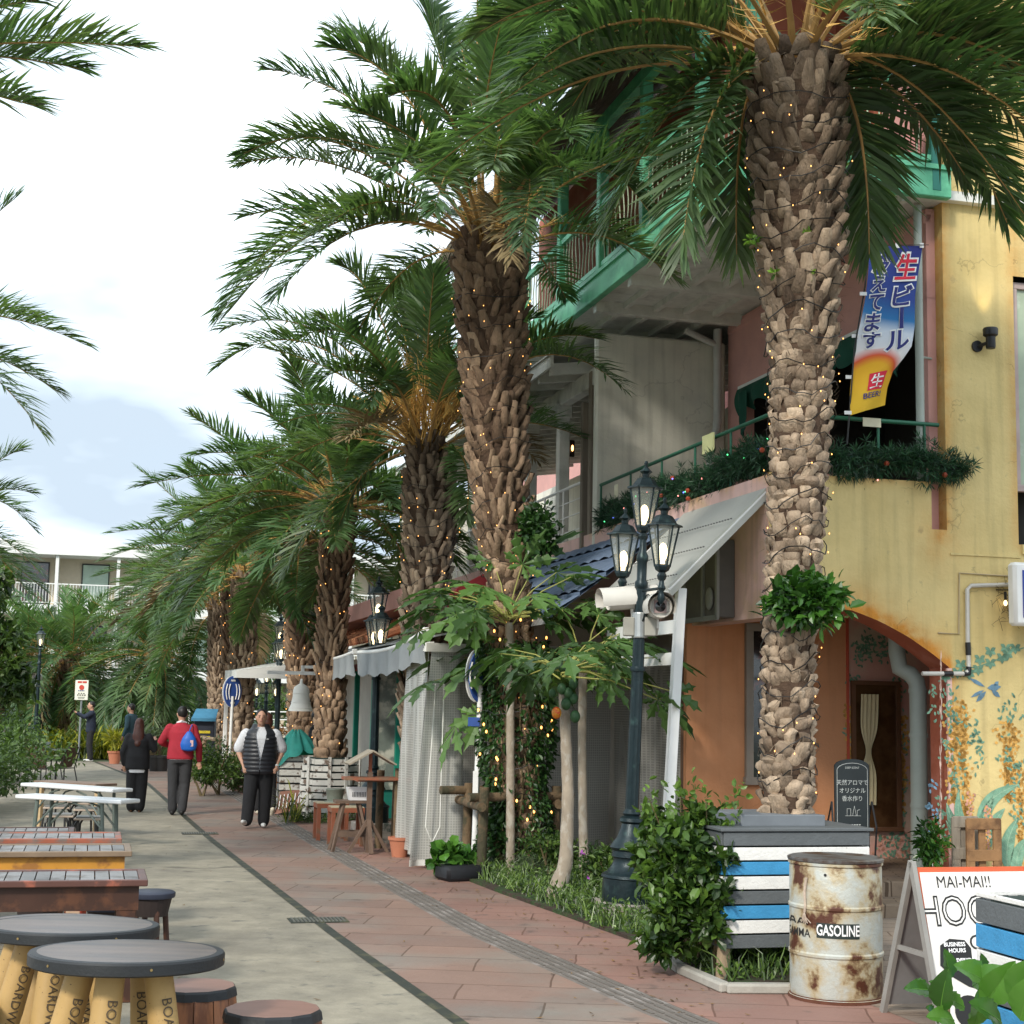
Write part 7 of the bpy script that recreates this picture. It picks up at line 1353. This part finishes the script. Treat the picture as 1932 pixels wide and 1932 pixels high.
papaya('tallest papaya whose dark crown spreads in front of the blue roof', [(966, 1500), (963, 1300), (961, 1175)], 17.1, [.05, .045, .045], wp(961, 1166, 17.1), 22, .46, 4, .75, extra=[(800, 1150, 0), (830, 1120, 0), (870, 1095, .2), (930, 1060, .2), (985, 1065, 0), (1050, 1080, 0), (1085, 1085, -.2), (1030, 1040, .2), (860, 1160, -.2), (790, 1190, 0), (900, 1150, -.2)])
# garland on the terrace
g_ = thing('garland', 'thick dark fir garland with tiny coloured lights lying along the terrace parapet', 'garland', W(0, 0, 4.3)); r = np.random.default_rng(21)
path = [W(s, .08+.02*math.sin(s*5), 4.36+.05*math.sin(s*2.3)) for s in np.linspace(5.25, .1, 40)]+[W(.08-.16*k/14+.02*math.sin(k), .1+2.05*k/14, 4.36+.04*math.sin(k*.8)) for k in range(1, 15)]; path = np.array(path)
n = 2600; k = r.integers(0, len(path)-1, n); f = r.random((n, 1)); P = path[k]*(1-f)+path[k+1]*f; q = r.normal(size=(n, 3)); q /= np.linalg.norm(q, axis=1)[:, None]; rad_ = .15+.05*np.sin(k*1.3)[:, None]+.05*np.sin(k*3.1+q[:, 0]*4)[:, None]; P = P+q*rad_*r.random((n, 1))**.5*np.array([1, 1, 1.15]); m = MB()
for j in range(12): leaves(m, P, .1, .13, .1, q*.9, rs=r, v=(0, 1), simple=True, fold=.0)
m.build('needles', FIR, g_); m = MB(); m.tube(path, .03, 6); m.build('wire', WIRE, g_)
for k_ in range(26):
    j = r.integers(0, len(path)); p = path[j]+np.array([r.normal()*.05-.12, -.14, r.normal()*.09]); m = MB(); cl = k_ % 4; m.ell(p, (.008,)*3 if cl else (.028,)*3, 6, 4); m.build('bauble' if cl == 0 else 'coloured_light', [M('red_bauble', (.3, .05, .02), .3), M('blue_light', (.1, .1, .8), .4, emit=((.15, .2, 1), 2.5)), M('green_light', (.1, .6, .2), .4, emit=((.1, 1, .3), 2.)), M('pink_light', (.8, .2, .2), .4, emit=((1, .3, .25), 2.5))][cl], g_)
# right foreground big leaves, potted plant
t = thing('leafy_plant', 'large glossy leaves in the bottom right corner before the slatted planter box', 'plant', W(-6.0, -1.75)); m = MB(); r = np.random.default_rng(15)
for u, v, D, du, dv, l in [(1775, 1905, 8.2, 5, -60, .24), (1760, 1870, 8.3, -40, -10, .19), (1790, 1850, 8.3, 2, -50, .19), (1835, 1860, 8.3, 40, -30, .2), (1870, 1860, 8.3, -35, -30, .26), (1860, 1890, 8.2, 30, -40, .26), (1905, 1880, 8.1, 35, -45, .26), (1890, 1930, 8.1, -30, -30, .24), (1800, 1925, 8.2, -30, -10, .2), (1820, 1900, 8.3, -45, -30, .18), (1925, 1925, 8., 10, -50, .26), (1840, 1935, 8.2, 10, -35, .22), (1790, 1880, 8.3, -30, -35, .16), (1765, 1925, 8.3, -5, -20, .16), (1930, 1870, 8.1, 20, -60, .2), (1850, 1845, 8.4, 10, -40, .15)]:
    D = D-1.05 if u > 1825 else D-.5; l *= .92
    p = wp(u, v, D); q = wp(u+du, v+dv, D-.08); d_ = nrm(q-p); up_ = nrm(np.array([r.normal()*.3, -.8, .7])); s_ = nrm(np.cross(d_, up_)); up_ = np.cross(s_, d_); v0_ = r.uniform(.3, .8)
    def lf(a_, b_): w2 = l*.30*math.sin(PI*min(1, b_**.75))**.8*(2*a_-1); return tuple(p+d_*l*b_+s_*w2+up_*(abs(2*a_-1)*l*.10*math.sin(PI*b_)-l*.22*b_*b_+.006*math.sin(b_*34)*abs(2*a_-1)))
    for h_ in (0, 1): m.grid(lambda a_, b_, h_=h_: lf(.5*h_+.5*a_, b_), 4, 12, var=v0_+.1*h_)
    m.tube([lf(.5, x_) for x_ in (0, .3, .6, .95)], [.004, .003, .002, .001], 4, var=1.)
m.build('foliage', LM5, t, smooth=60); m = MB()
for u in (1790, 1850, 1900): m.tube([(*wp(u, 1930, 8.2)[:2], 0), wp(u, 1890, 8.2)], .008, 6)
m.build('stem', STEM, t)
p = pS(1752, 1640, -.25); pw = W(-.25, p[0]); t = pot('dark pot with a leafy green plant at the foot of the arch pillar', (pw[0], pw[1], .0), .13, .28, M('dark_pot', (.03, .03, .03), .5)); m = MB(); P, d, k = blob_pts(wp(1755, 1590, pw[1]), (.2, .18, .26), 330, .4, np.random.default_rng(16)); leaves(m, P, .1, .35, .3, d*.6, clump=.2+.6*k); m.build('foliage', LM5, t)
# hedge and trees on the left
shrub('hedge', 'dark green hedge along the left edge behind the tables', (-8.6, 24.3, .75), (1.1, 6.0, .85), 6500, .11, LM7, 'hedge', 0, simple=True, lumps=26, seed=51, shell=.5)
shrub('hedge', 'second part of the left hedge with yellowish leaves near the café chairs', (-11.3, 33., .8), (1.5, 4.5, .9), 4200, .13, LM7, 'hedge', 0, simple=True, lumps=18, seed=52, shell=.5)
c = wp(0, 1200, 36); t = thing('broadleaf_tree', 'dark broad-leaved tree at the left edge below the palm fronds', 'tree', (c[0], c[1], 0)); m = MB(); r = np.random.default_rng(53)
for u, v, R_, n in [(-12, 1125, .5, 260), (8, 1085, .3, 90), (-25, 1200, .9, 500), (12, 1265, .6, 300), (-15, 1310, .9, 450), (34, 1205, .35, 110), (45, 1290, .4, 130)]: P, d, k = blob_pts(wp(u, v, 36), (R_, .9, R_*.9), n, .4, r, 8); leaves(m, P, .24, .6, .1, d*.4, rs=r, clump=.1+.8*k, simple=True)
m.build('crown', LM2, t); m = MB(); m.tube([(c[0], c[1], 0), (c[0]+.1, c[1], 1.6), wp(0, 1180, 36)], [.14, .11, .05], 8); m.build('trunk', STEM, t)
# strap-leaved plants bordering the end of the plaza
def strap(label, u, v, D, n, h, mat, seed, group='strap-leaved plants at the end of the plaza', w_=.03, name='strap_leaf_plant', spread=.8):
    r = np.random.default_rng(seed); c = wp(u, v, D); c[2] = 0.; t = thing(name, label, 'plant', c, 0, group); m = MB()
    for _ in range(n):
        a = r.uniform(0, 2*PI); q = np.array([math.cos(a), math.sin(a), 0]); l = h*r.uniform(.6, 1.15); b = c+np.array([r.normal()*spread*.4, r.normal()*.3, 0]); sw = np.array([-q[1], q[0], 0])*w_/2; P0 = b; P1 = b+q*l*.25+np.array([0, 0, l*.75]); P2 = b+q*l*.75+np.array([0, 0, l*(.75 if r.random() < .4 else .35)])
        V = [];  ts = (0, .35, .7, 1)
        for f in ts: x = (1-f)**2*P0+2*f*(1-f)*P1+f*f*P2; k_ = [1, 1.1, .8, .05][ts.index(f)]; V += [x-sw*k_, x+sw*k_]
        m.add(V, [(0, 1, 3, 2), (2, 3, 5, 4), (4, 5, 7, 6)], 0, float(np.clip(r.normal(.4, .3), 0, 1)))
    m.build('leaves', mat, t)
rr_ = np.random.default_rng(60)
for i in range(30):
    u = 75+i*5.6+rr_.normal()*2; D = 48.3+rr_.uniform(-.5, 1.5)+(2 if i % 3 == 0 else 0); strap('yellow-green strap-leaved clump in the flower bed', u, 1400, D, 42, rr_.uniform(.9, 1.35), LM6, 100+i, w_=.05)
for i in range(26):
    u = 70+i*13+rr_.normal()*3; D = 52+rr_.uniform(0, 3); strap('taller dark green strap-leaved clump behind the yellow-green ones', u, 1380, D, 34, rr_.uniform(1.2, 1.7), LM2, 200+i, 'tall green clumps behind the flower bed', w_=.06)
shrub('rounded_shrub', 'grey-green rounded shrub behind the notice board', wp(175, 1330, 53), (2.0, 1.2, 1.0), 2400, .2, LM8, 'shrub', 5, simple=True, seed=71, lumps=12)
shrub('rounded_shrub', 'brownish twiggy shrub right of the grey-green one', wp(205, 1335, 54), (1.1, .9, .7), 900, .14, leafmat('twiggy_leaf', (.08, .07, .05), (.14, .12, .1), .8), 'shrub', 8, simple=True, seed=72)
for i, (u, v, D, R_) in enumerate([(120, 1350, 57, 2.2), (30, 1340, 56, 1.9), (240, 1335, 66, 2.0), (330, 1345, 64, 2.4), (420, 1330, 66, 2.6), (520, 1335, 66, 2.6)]):
    shrub('background_shrub', ['green shrub behind the photographing man', 'green shrub below the left far lamp post', 'low green shrub behind the white railing, left part', 'low green shrub behind the white railing, middle part', 'green shrub behind the white railing between the palm trunks', 'bright green shrub behind the white railing near the bell'][i], wp(u, v, D), (R_, 1., R_*.42), 1500, .2, LM2, 'shrub', 0, simple=True, seed=80+i, lumps=10)
m = MB()
for k_ in range(26):
    u = rng.uniform(170, 600); p = wp(u, 1378+rng.normal()*4, 57); P, d, k = blob_pts(p, (.5, .4, .2), 50, .3); leaves(m, P, .12, .6, .2, simple=True, v=(0, 1))
o = m.build('orange_ground_cover', leafmat('orange_leaf', (.2, .06, .02), (.35, .16, .04), .6)); o['kind'] = 'stuff'
# shrubs under the right-hand palms
for lab, u, v, D, R_, n in [('leafy shrub under the log fence beside the walk', 410, 1440, 31, (.75, .6, .55), 1200), ('small shrub at the edge of the walk left of the man', 385, 1462, 30.5, (.4, .4, .25), 500), ('shrub around the legs of the picnic bench', 455, 1450, 32, (.5, .4, .5), 600)]:
    shrub('leafy_shrub', lab, wp(u, v, D), R_, n, .1, LM2, 'shrub', 2, simple=True, seed=int(u))
strap('tall weed with narrow leaves growing left of the round white planter', 557, 1525, 24.6, 40, .75, LM6, 301, None, .022, 'tall_weed', .12)
c = wp(600, 1540, 24.2); shrub('grass_fringe', 'fringe of grass around the foot of the round white planter', (c[0], c[1]+.2, .06), (.75, .25, .1), 700, .1, LM2, 'grass', 0, asp=.15, simple=True, seed=92)
c = atD(216, 1435, 44.5); t = pot('terracotta pot with yellowish leaves at the end of the plaza', (c[0], c[1], 0), .2, .36); m = MB(); P, d, k = blob_pts((c[0], c[1], .68), (.34, .3, .32), 200, .3, np.random.default_rng(94)); leaves(m, P, .28, .2, .6, d, clump=.5+.4*k, simple=True); m.build('foliage', LM6, t)
for u, lab in ((292, 'black plastic tub between the walking couple, left one'), (305, 'black plastic tub between the walking couple, right one')): c = atD(u, 1450, 40.5); pot(lab, (c[0], c[1], 0), .2, .4, M('dark_pot', (.03, .03, .03)))
c = atD(290, 1400, 41); shrub('grey_leaf_shrub', 'pale grey-green plant in the tubs behind the walking couple', (c[0], c[1], .75), (.5, .4, .45), 420, .12, LM8, 'plant', 3, simple=True, seed=95)
# ---------------------------------------------------------------- people
def fuse(mb, name, mat, parent, vox=.014, it=5, M_=None):
    o = mb.build('tmp', mat, None); md = o.modifiers.new('r', 'REMESH'); md.mode = 'VOXEL'; md.voxel_size = vox; md.use_smooth_shade = True
    ms_ = o.modifiers.new('s', 'SMOOTH'); ms_.factor = .5; ms_.iterations = it
    dg = bpy.context.evaluated_depsgraph_get(); me = bpy.data.meshes.new_from_object(o.evaluated_get(dg)); me.name = name; old = o.data; bpy.data.objects.remove(o); bpy.data.meshes.remove(old)
    if not me.materials: me.materials.append(mat)
    n = bpy.data.objects.new(name, me); COL.objects.link(n); n.parent = parent; return n
SKIN = M('skin', (.50, .28, .19), .55, .08, 6, spec=.4); HAIRB = M('black_hair', (.012, .01, .009), .5, .3, 30); HAIRR = M('auburn_hair', (.075, .025, .016), .45, .3, 30)
def cloth(n, c, r=.85, **k): return M(n, c, r, k.pop('nv', .25), k.pop('ns', 6), bump=.25, bs=25, **k)
BLK = cloth('black_cloth', (.014, .014, .016)); CHAR = cloth('charcoal_trousers', (.035, .035, .038)); WTEE = cloth('white_cloth', (.66, .66, .68), nv=.06); REDJ = cloth('red_jacket_cloth', (.34, .02, .035), nv=.15); TEALJ = cloth('teal_jacket_cloth', (.03, .07, .09)); NAVJ = cloth('navy_cloth', (.012, .018, .035)); SHOEW = M('white_shoe', (.6, .6, .58), .6); SHOEB = M('black_shoe', (.012, .012, .012), .5)
def seg(m, pts, rs, n=12, r2=None):
    P = np.array(pts, float); k = 5; Q = []; R1 = []; R2_ = []; rs = list(rs); r2 = list(r2) if r2 is not None else rs
    for i in range(len(P)-1):
        for f in np.arange(k)/k: Q.append(P[i]*(1-f)+P[i+1]*f); R1.append(rs[i]*(1-f)+rs[i+1]*f); R2_.append(r2[i]*(1-f)+r2[i+1]*f)
    Q.append(P[-1]); R1.append(rs[-1]); R2_.append(r2[-1]); m.tube(Q, R1, n, r2=R2_)
    for q, r in ((P[0], (rs[0]+r2[0])/2), (P[-1], (rs[-1]+r2[-1])/2)): m.ell(q, (r*.95,)*3, 10, 6)
def torso(m, prof, n=22, yo=lambda z: 0):   # prof: (z, half width, half depth, x shift)
    V = []; an = np.arange(n)*2*PI/n
    for z, a, b in prof: V.append(np.stack([np.sign(np.cos(an))*np.abs(np.cos(an))**.85*a, np.sign(np.sin(an))*np.abs(np.sin(an))**.85*b+yo(z), np.full(n, z)], 1))
    k = len(prof); Fs = [(i*n+j, i*n+(j+1) % n, (i+1)*n+(j+1) % n, (i+1)*n+j) for i in range(k-1) for j in range(n)]+[tuple(range(n))[::-1], tuple((k-1)*n+x for x in range(n))]; m.add(np.vstack(V), Fs)
def person(label, loc, face, Ht, J, top, bot, shoe, hair, fat=1., sleeve='long', hairkind='short', hem=.86, jack=1.0, extra=None, neck=None, wide=1.0):
    """local: x to the figure's left, -y forward, z up; J: joints of arms and legs (1.75 m scale)"""
    k = Ht/1.75; t = thing('person', label, 'person', loc, face); S = Matrix.Scale(k, 4)
    def mb(): q = MB(M=S); q.loc = True; return q
    D = dict(hL=(.1, 0, .93), hR=(-.1, 0, .93), kL=(.11, -.02, .5), kR=(-.11, -.02, .5), aL=(.11, .03, .09), aR=(-.11, .03, .09), sL=(.185, .0, 1.42), sR=(-.185, 0, 1.42), eL=(.27, .03, 1.15), eR=(-.27, .03, 1.15), wL=(.27, -.06, .92), wR=(-.27, -.06, .92), head=(0, -.02, 1.635), turn=0.); D.update(J)
    for q in D: D[q] = np.array(D[q], float) if not np.isscalar(D[q]) else D[q]
    hd_ = D['head']; ft = fat
    # body: one continuous surface
    m = mb(); torso(m, [(.9, .16*ft, .11*ft), (1.0, .155*ft, .115*ft), (1.15, .15*ft, .115*ft), (1.3, .17*ft, .115*ft), (1.42, .165, .09), (1.47, .08, .06)])
    seg(m, [(0, .01, 1.42), (0, 0, 1.52), hd_+np.array([0, .02, -.06])], [.065, .056, .055]); m.ell(hd_, (.077, .098, .118), 18, 14); m.ell(hd_+np.array([0, -.03, -.065]), (.055, .062, .055), 14, 10)
    a = D['turn']; Rz = np.array([[math.cos(a), -math.sin(a), 0], [math.sin(a), math.cos(a), 0], [0, 0, 1]])
    hp = lambda p: hd_+Rz@np.array(p)
    m.ell(hp((0, -.103, -.012)), (.013, .02, .024), 8, 6); m.ell(hp((0, -.1, -.045)), (.022, .01, .008), 8, 6)
    for sg in (-1, 1): m.ell(hp((sg*.08, .005, -.005)), (.014, .02, .032), 8, 6)
    for s_ in 'LR':
        m2 = [D['s'+s_], D['e'+s_], D['w'+s_]]; seg(m, m2, [.05*ft, .038*ft, .026])
        w_, e_ = D['w'+s_], D['e'+s_]; dv = nrm(w_-e_); sd_ = nrm(np.cross(dv, (0, 1, 0.2))); seg(m, [w_, w_+dv*.08], [.026, .036], r2=[.02, .018])
        for i in range(4): b_ = w_+dv*.08+sd_*(.03-.02*i); fl = [.062, .07, .066, .05][i]; m.tube([b_, b_+dv*fl*.5, b_+dv*fl+np.cross(sd_, dv)*.018], [.010, .0095, .008], 6)
        m.tube([w_+dv*.03+sd_*.025, w_+dv*.06+sd_*.05, w_+dv*.09+sd_*.055], [.012, .011, .009], 6)
        seg(m, [D['h'+s_], D['k'+s_], D['a'+s_]], [.085*ft, .055, .038])
    fuse(m, 'body', SKIN, t, .0125, 3)
    # face
    m = mb()
    for sg in (-1, 1): m.ell(hp((sg*.032, -.091, .006)), (.012, .006, .006), 8, 6)
    m.build('eyes', M('eye_dark', (.02, .012, .01), .3), t); m = mb(); m.ell(hp((0, -.1, -.052)), (.024, .009, .006), 8, 6); m.build('mouth', M('lips', (.33, .12, .1), .5), t); m = mb()
    for sg in (-1, 1): m.ell(hp((sg*.032, -.094, .027)), (.018, .005, .004), 8, 6)
    m.build('brows', HAIRB, t)
    # hair
    m = mb(); m.ell(hp((0, .022, .035)), (.086, .098, .1), 16, 12)
    if hairkind == 'short': m.ell(hp((0, .03, -.0)), (.08, .085, .07), 12, 8)
    if hairkind == 'bob': m.ell(hp((0, .04, -.04)), (.098, .08, .12), 14, 10)
    if hairkind == 'long':
        m.ell(hp((0, .04, -.03)), (.1, .085, .12), 14, 10); seg(m, [hp((0, .06, -.05)), hp((0, .1, -.2)), hp((-.0, .13, -.36))], [.095, .115, .10], r2=[.07, .06, .035])
        for q in range(7): x = -.09+.03*q; m.tube([hp((x, .1, -.25)), hp((x*1.1, .13, -.42-.05*math.sin(q*2.3)))], [.022, .006], 6)
    if hairkind == 'cap': m.ell(hp((0, -.1, .06)), (.06, .06, .012), 12, 6)
    fuse(m, 'hair', hair, t, .014, 3)
    # trousers
    m = mb(); torso(m, [(.84, .17*ft, .125*ft), (.93, .17*ft, .125*ft), (1.02, .158*ft, .118*ft)])
    for s_ in 'LR': seg(m, [D['h'+s_]+np.array([0, 0, -.03]), D['k'+s_], D['a'+s_]+np.array([0, 0, .0])], [.1*ft, .082*wide, .072*wide])
    fuse(m, 'trousers', bot, t, .016, 4)
    # shoes
    for s_ in 'LR':
        q = D['a'+s_]; pt = D.get('f'+s_, np.array([0., -1, -.0])); pt = nrm(pt); m = mb(); b_ = q+np.array([0, .03, -.045]); seg(m, [b_, b_+pt*.1, b_+pt*.19], [.042, .042, .034], r2=[.045, .035, .026]); m.tube([q+np.array([0, .0, .02]), b_+np.array([0, -.02, 0])], [.045, .045], 10); fuse(m, 'shoe', shoe, t, .012, 2)
    # top
    m = mb(); jk = jack
    torso(m, [(hem, .175*ft*jk, .13*ft*jk), (hem+.02, .18*ft*jk, .135*ft*jk), (1.05, .175*ft*jk, .135*ft*jk), (1.2, .178*ft, .132*ft), (1.34, .19*ft, .127*ft), (1.43, .17, .1), (1.475, .10, .075), (1.50, .075, .068)])
    for s_ in 'LR':
        if sleeve == 'long': seg(m, [D['s'+s_]+np.array([0, 0, -.01]), D['e'+s_], D['w'+s_]*.93+D['e'+s_]*.07], [.072*ft, .058*jk, .044*jk])
        else: seg(m, [D['s'+s_]+np.array([0, 0, -.01]), D['e'+s_]*.85+D['s'+s_]*.15], [.072*ft, .075*ft])
    fuse(m, 'top', top, t, .015, 3)
    if extra: extra(t, mb, D, ft)
    return t
# man in the vest walking towards the viewer
def vest(t, mb, D, ft):
    m = mb(); prof = [(.80, .205, .15), (.84, .215, .165), (1.05, .215, .168), (1.2, .21, .16), (1.34, .208, .15), (1.43, .19, .12), (1.475, .125, .095), (1.54, .10, .09)]
    def fn(u, v):
        z = .80+.74*v; a = np.interp(z, [p[0] for p in prof], [p[1] for p in prof])*ft/1.12*1.06; b = np.interp(z, [p[0] for p in prof], [p[2] for p in prof])*ft/1.12*1.08
        gap = .03 if z < 1.02 else (.03+.42*((z-1.02)/.52)); an = -PI/2+gap+(2*PI-2*gap)*u; k = 1+(.055*abs(math.sin(z*PI/.062)) if z < 1.44 else .02)
        arm = 1.; return (math.cos(an)*a*k, math.sin(an)*b*k, z)
    m.grid(fn, 90, 60); m.build('vest', M('black_puffer_nylon', (.018, .019, .024), .42, .2, 8, spec=.5), t, smooth=180)
    m = mb(); m.ell((-.0+.1, -.165*ft/1.12, 1.32), (.022, .006, .012), 8, 6); m.build('badge', M('grey_badge', (.3, .3, .3), .5), t)
    m = mb(); w_ = D['wL']; m.tube([w_-np.array([0, 0, .005]), w_+np.array([0, 0, .02])], .034, 10); m.build('watch', WHITE, t)
person('man in black quilted vest over white T-shirt walking towards the viewer, hands at his pockets', W(9.58, -3.84, 0), rad(10), 1.73,
       dict(sL=(.215, 0, 1.4), sR=(-.215, 0, 1.4), eL=(.335, .07, 1.14), eR=(-.325, .07, 1.14), wL=(.25, -.07, .93), wR=(-.245, -.07, .93), hL=(.1, 0, .9), hR=(-.1, 0, .9), kL=(.1, .03, .5), kR=(-.13, -.08, .5), aL=(.09, .06, .09), aR=(-.16, -.12, .115), fR=(-.35, -1, .25), head=(0, -.03, 1.64)), WTEE, BLK, SHOEW, HAIRB, 1.25, 'short', 'short', .86, 1.0, vest, wide=1.25)
person('person with brown bobbed hair in dark clothes walking just behind the man in the vest', W(12.3, -3.45, 0), rad(200), 1.66, dict(kL=(.1, -.05, .5), kR=(-.1, .05, .5), aR=(-.1, .2, .16), fR=(0, -.6, -1), aL=(.1, -.08, .09)), BLK, BLK, M('cream_shoe', (.55, .5, .4), .6), HAIRR, 1.0, 'long', 'bob', .75, 1.1)
# man in the red jacket
def redx(t, mb, D, ft):
    m = mb(); torso(m, [(.895, .19, .142), (.91, .192, .144), (.925, .19, .142)]); m.build('hem_stripe', WTEE, t, smooth=60)
    m = mb(); m.tube([(-.07, 0, 1.49), (0, .06, 1.52), (.07, 0, 1.49)], .022, 8); m.build('collar', WTEE, t)
    m = mb(); c = np.array([-.16, .2, 1.2]); torso(m, [(1.04, .03, .03), (1.06, .12, .07), (1.15, .14, .08), (1.25, .11, .07), (1.36, .035, .03)], yo=lambda z: .2); V = m.V; m.V = [v+np.array([-.14, 0, 0]) for v in V]; b_ = fuse(m, 'drawstring_bag', M('blue_bag_nylon', (.01, .10, .42), .5, .15), t, .015, 3)
    m = mb(); m.tube([(-.14, .2, 1.36), (-.17, .1, 1.46), (-.17, -.02, 1.47), (-.18, -.12, 1.35)], .01, 6); m.build('strap', M('blue_bag_nylon', (.01, .10, .42)), t)
    m = mb(); m.box((-.19, .245, 1.17), (.05, .06, .1)); m.build('print', M('bag_print', (.6, .4, .4), .6), b_)
person('man in a red jacket with a blue drawstring bag seen from behind', W(12.14, -4.86, 0), rad(188), 1.74, dict(eL=(.32, -.02, 1.18), wL=(.22, -.2, 1.12), eR=(-.29, .04, 1.13), wR=(-.31, .0, .88), kL=(.1, 0, .5), kR=(-.09, -.03, .5), aL=(.09, .0, .09), aR=(-.07, .1, .1), turn=.2), REDJ, CHAR, SHOEB, HAIRB, 1.08, 'long', 'short', .9, 1.12, redx, wide=1.05)
def womx(t, mb, D, ft):
    m = mb(); torso(m, [(.74, .17, .14), (.78, .18, .145), (.82, .17, .135)]); m.build('shirt_hem', WTEE, t, smooth=60)
person('woman with long auburn hair in a black jacket seen from behind', W(12.86, -5.51, 0), rad(185), 1.53, dict(eR=(-.3, -.0, 1.17), wR=(-.27, -.2, 1.32), eL=(.28, .03, 1.12), wL=(.26, -.05, .88), kL=(.09, 0, .5), kR=(-.09, -.02, .5), aL=(.08, 0, .09), aR=(-.08, .03, .09)), BLK, BLK, M('brown_shoe', (.2, .08, .03), .5), HAIRR, 1.1, 'long', 'long', .8, 1.15, womx, wide=1.35)
c = atD(243, 1447, 40); person('man in a dark teal jacket half hidden behind the woman', (c[0], c[1], 0), rad(255), 1.72, {}, TEALJ, CHAR, SHOEB, HAIRB, 1.05)
def phone(t, mb, D, ft): m = mb(); p = (D['wL']+D['wR'])/2+np.array([0, -.1, .06]); m.box(p, (.15, .012, .075)); m.build('phone', M('phone_black', (.02, .01, .012), .3), t)
c = atD(168, 1438, 45.5); person('man in dark clothes and white shoes photographing with a phone held up at arm’s length', (c[0], c[1], 0), rad(-68), 1.74, dict(eL=(.2, -.2, 1.3), eR=(-.2, -.2, 1.3), wL=(.07, -.42, 1.42), wR=(-.07, -.42, 1.42)), NAVJ, BLK, SHOEW, HAIRB, 1., 'long', 'short', .86, 1.05, phone)
c = atD(70, 1424, 51); person('person in a black coat at the far left raising both arms to take a picture', (c[0], c[1], 0), rad(160), 1.62, dict(eL=(.33, -.08, 1.48), eR=(-.3, -.1, 1.42), wL=(.14, -.2, 1.62), wR=(-.1, -.2, 1.6), head=(0, -.04, 1.6)), BLK, M('navy_trousers', (.02, .02, .035), .8), SHOEB, HAIRB, 1.05, 'long', 'short', .75, 1.15)
c = atD(592, 1505, 27.8); person('man in a black top standing in profile behind the teal cloth', (c[0], c[1], 0), rad(80), 1.7, dict(eL=(.24, -.1, 1.15), wL=(.15, -.33, 1.12), eR=(-.24, -.1, 1.15), wR=(-.1, -.33, 1.12)), BLK, BLK, SHOEB, HAIRB, 1.)
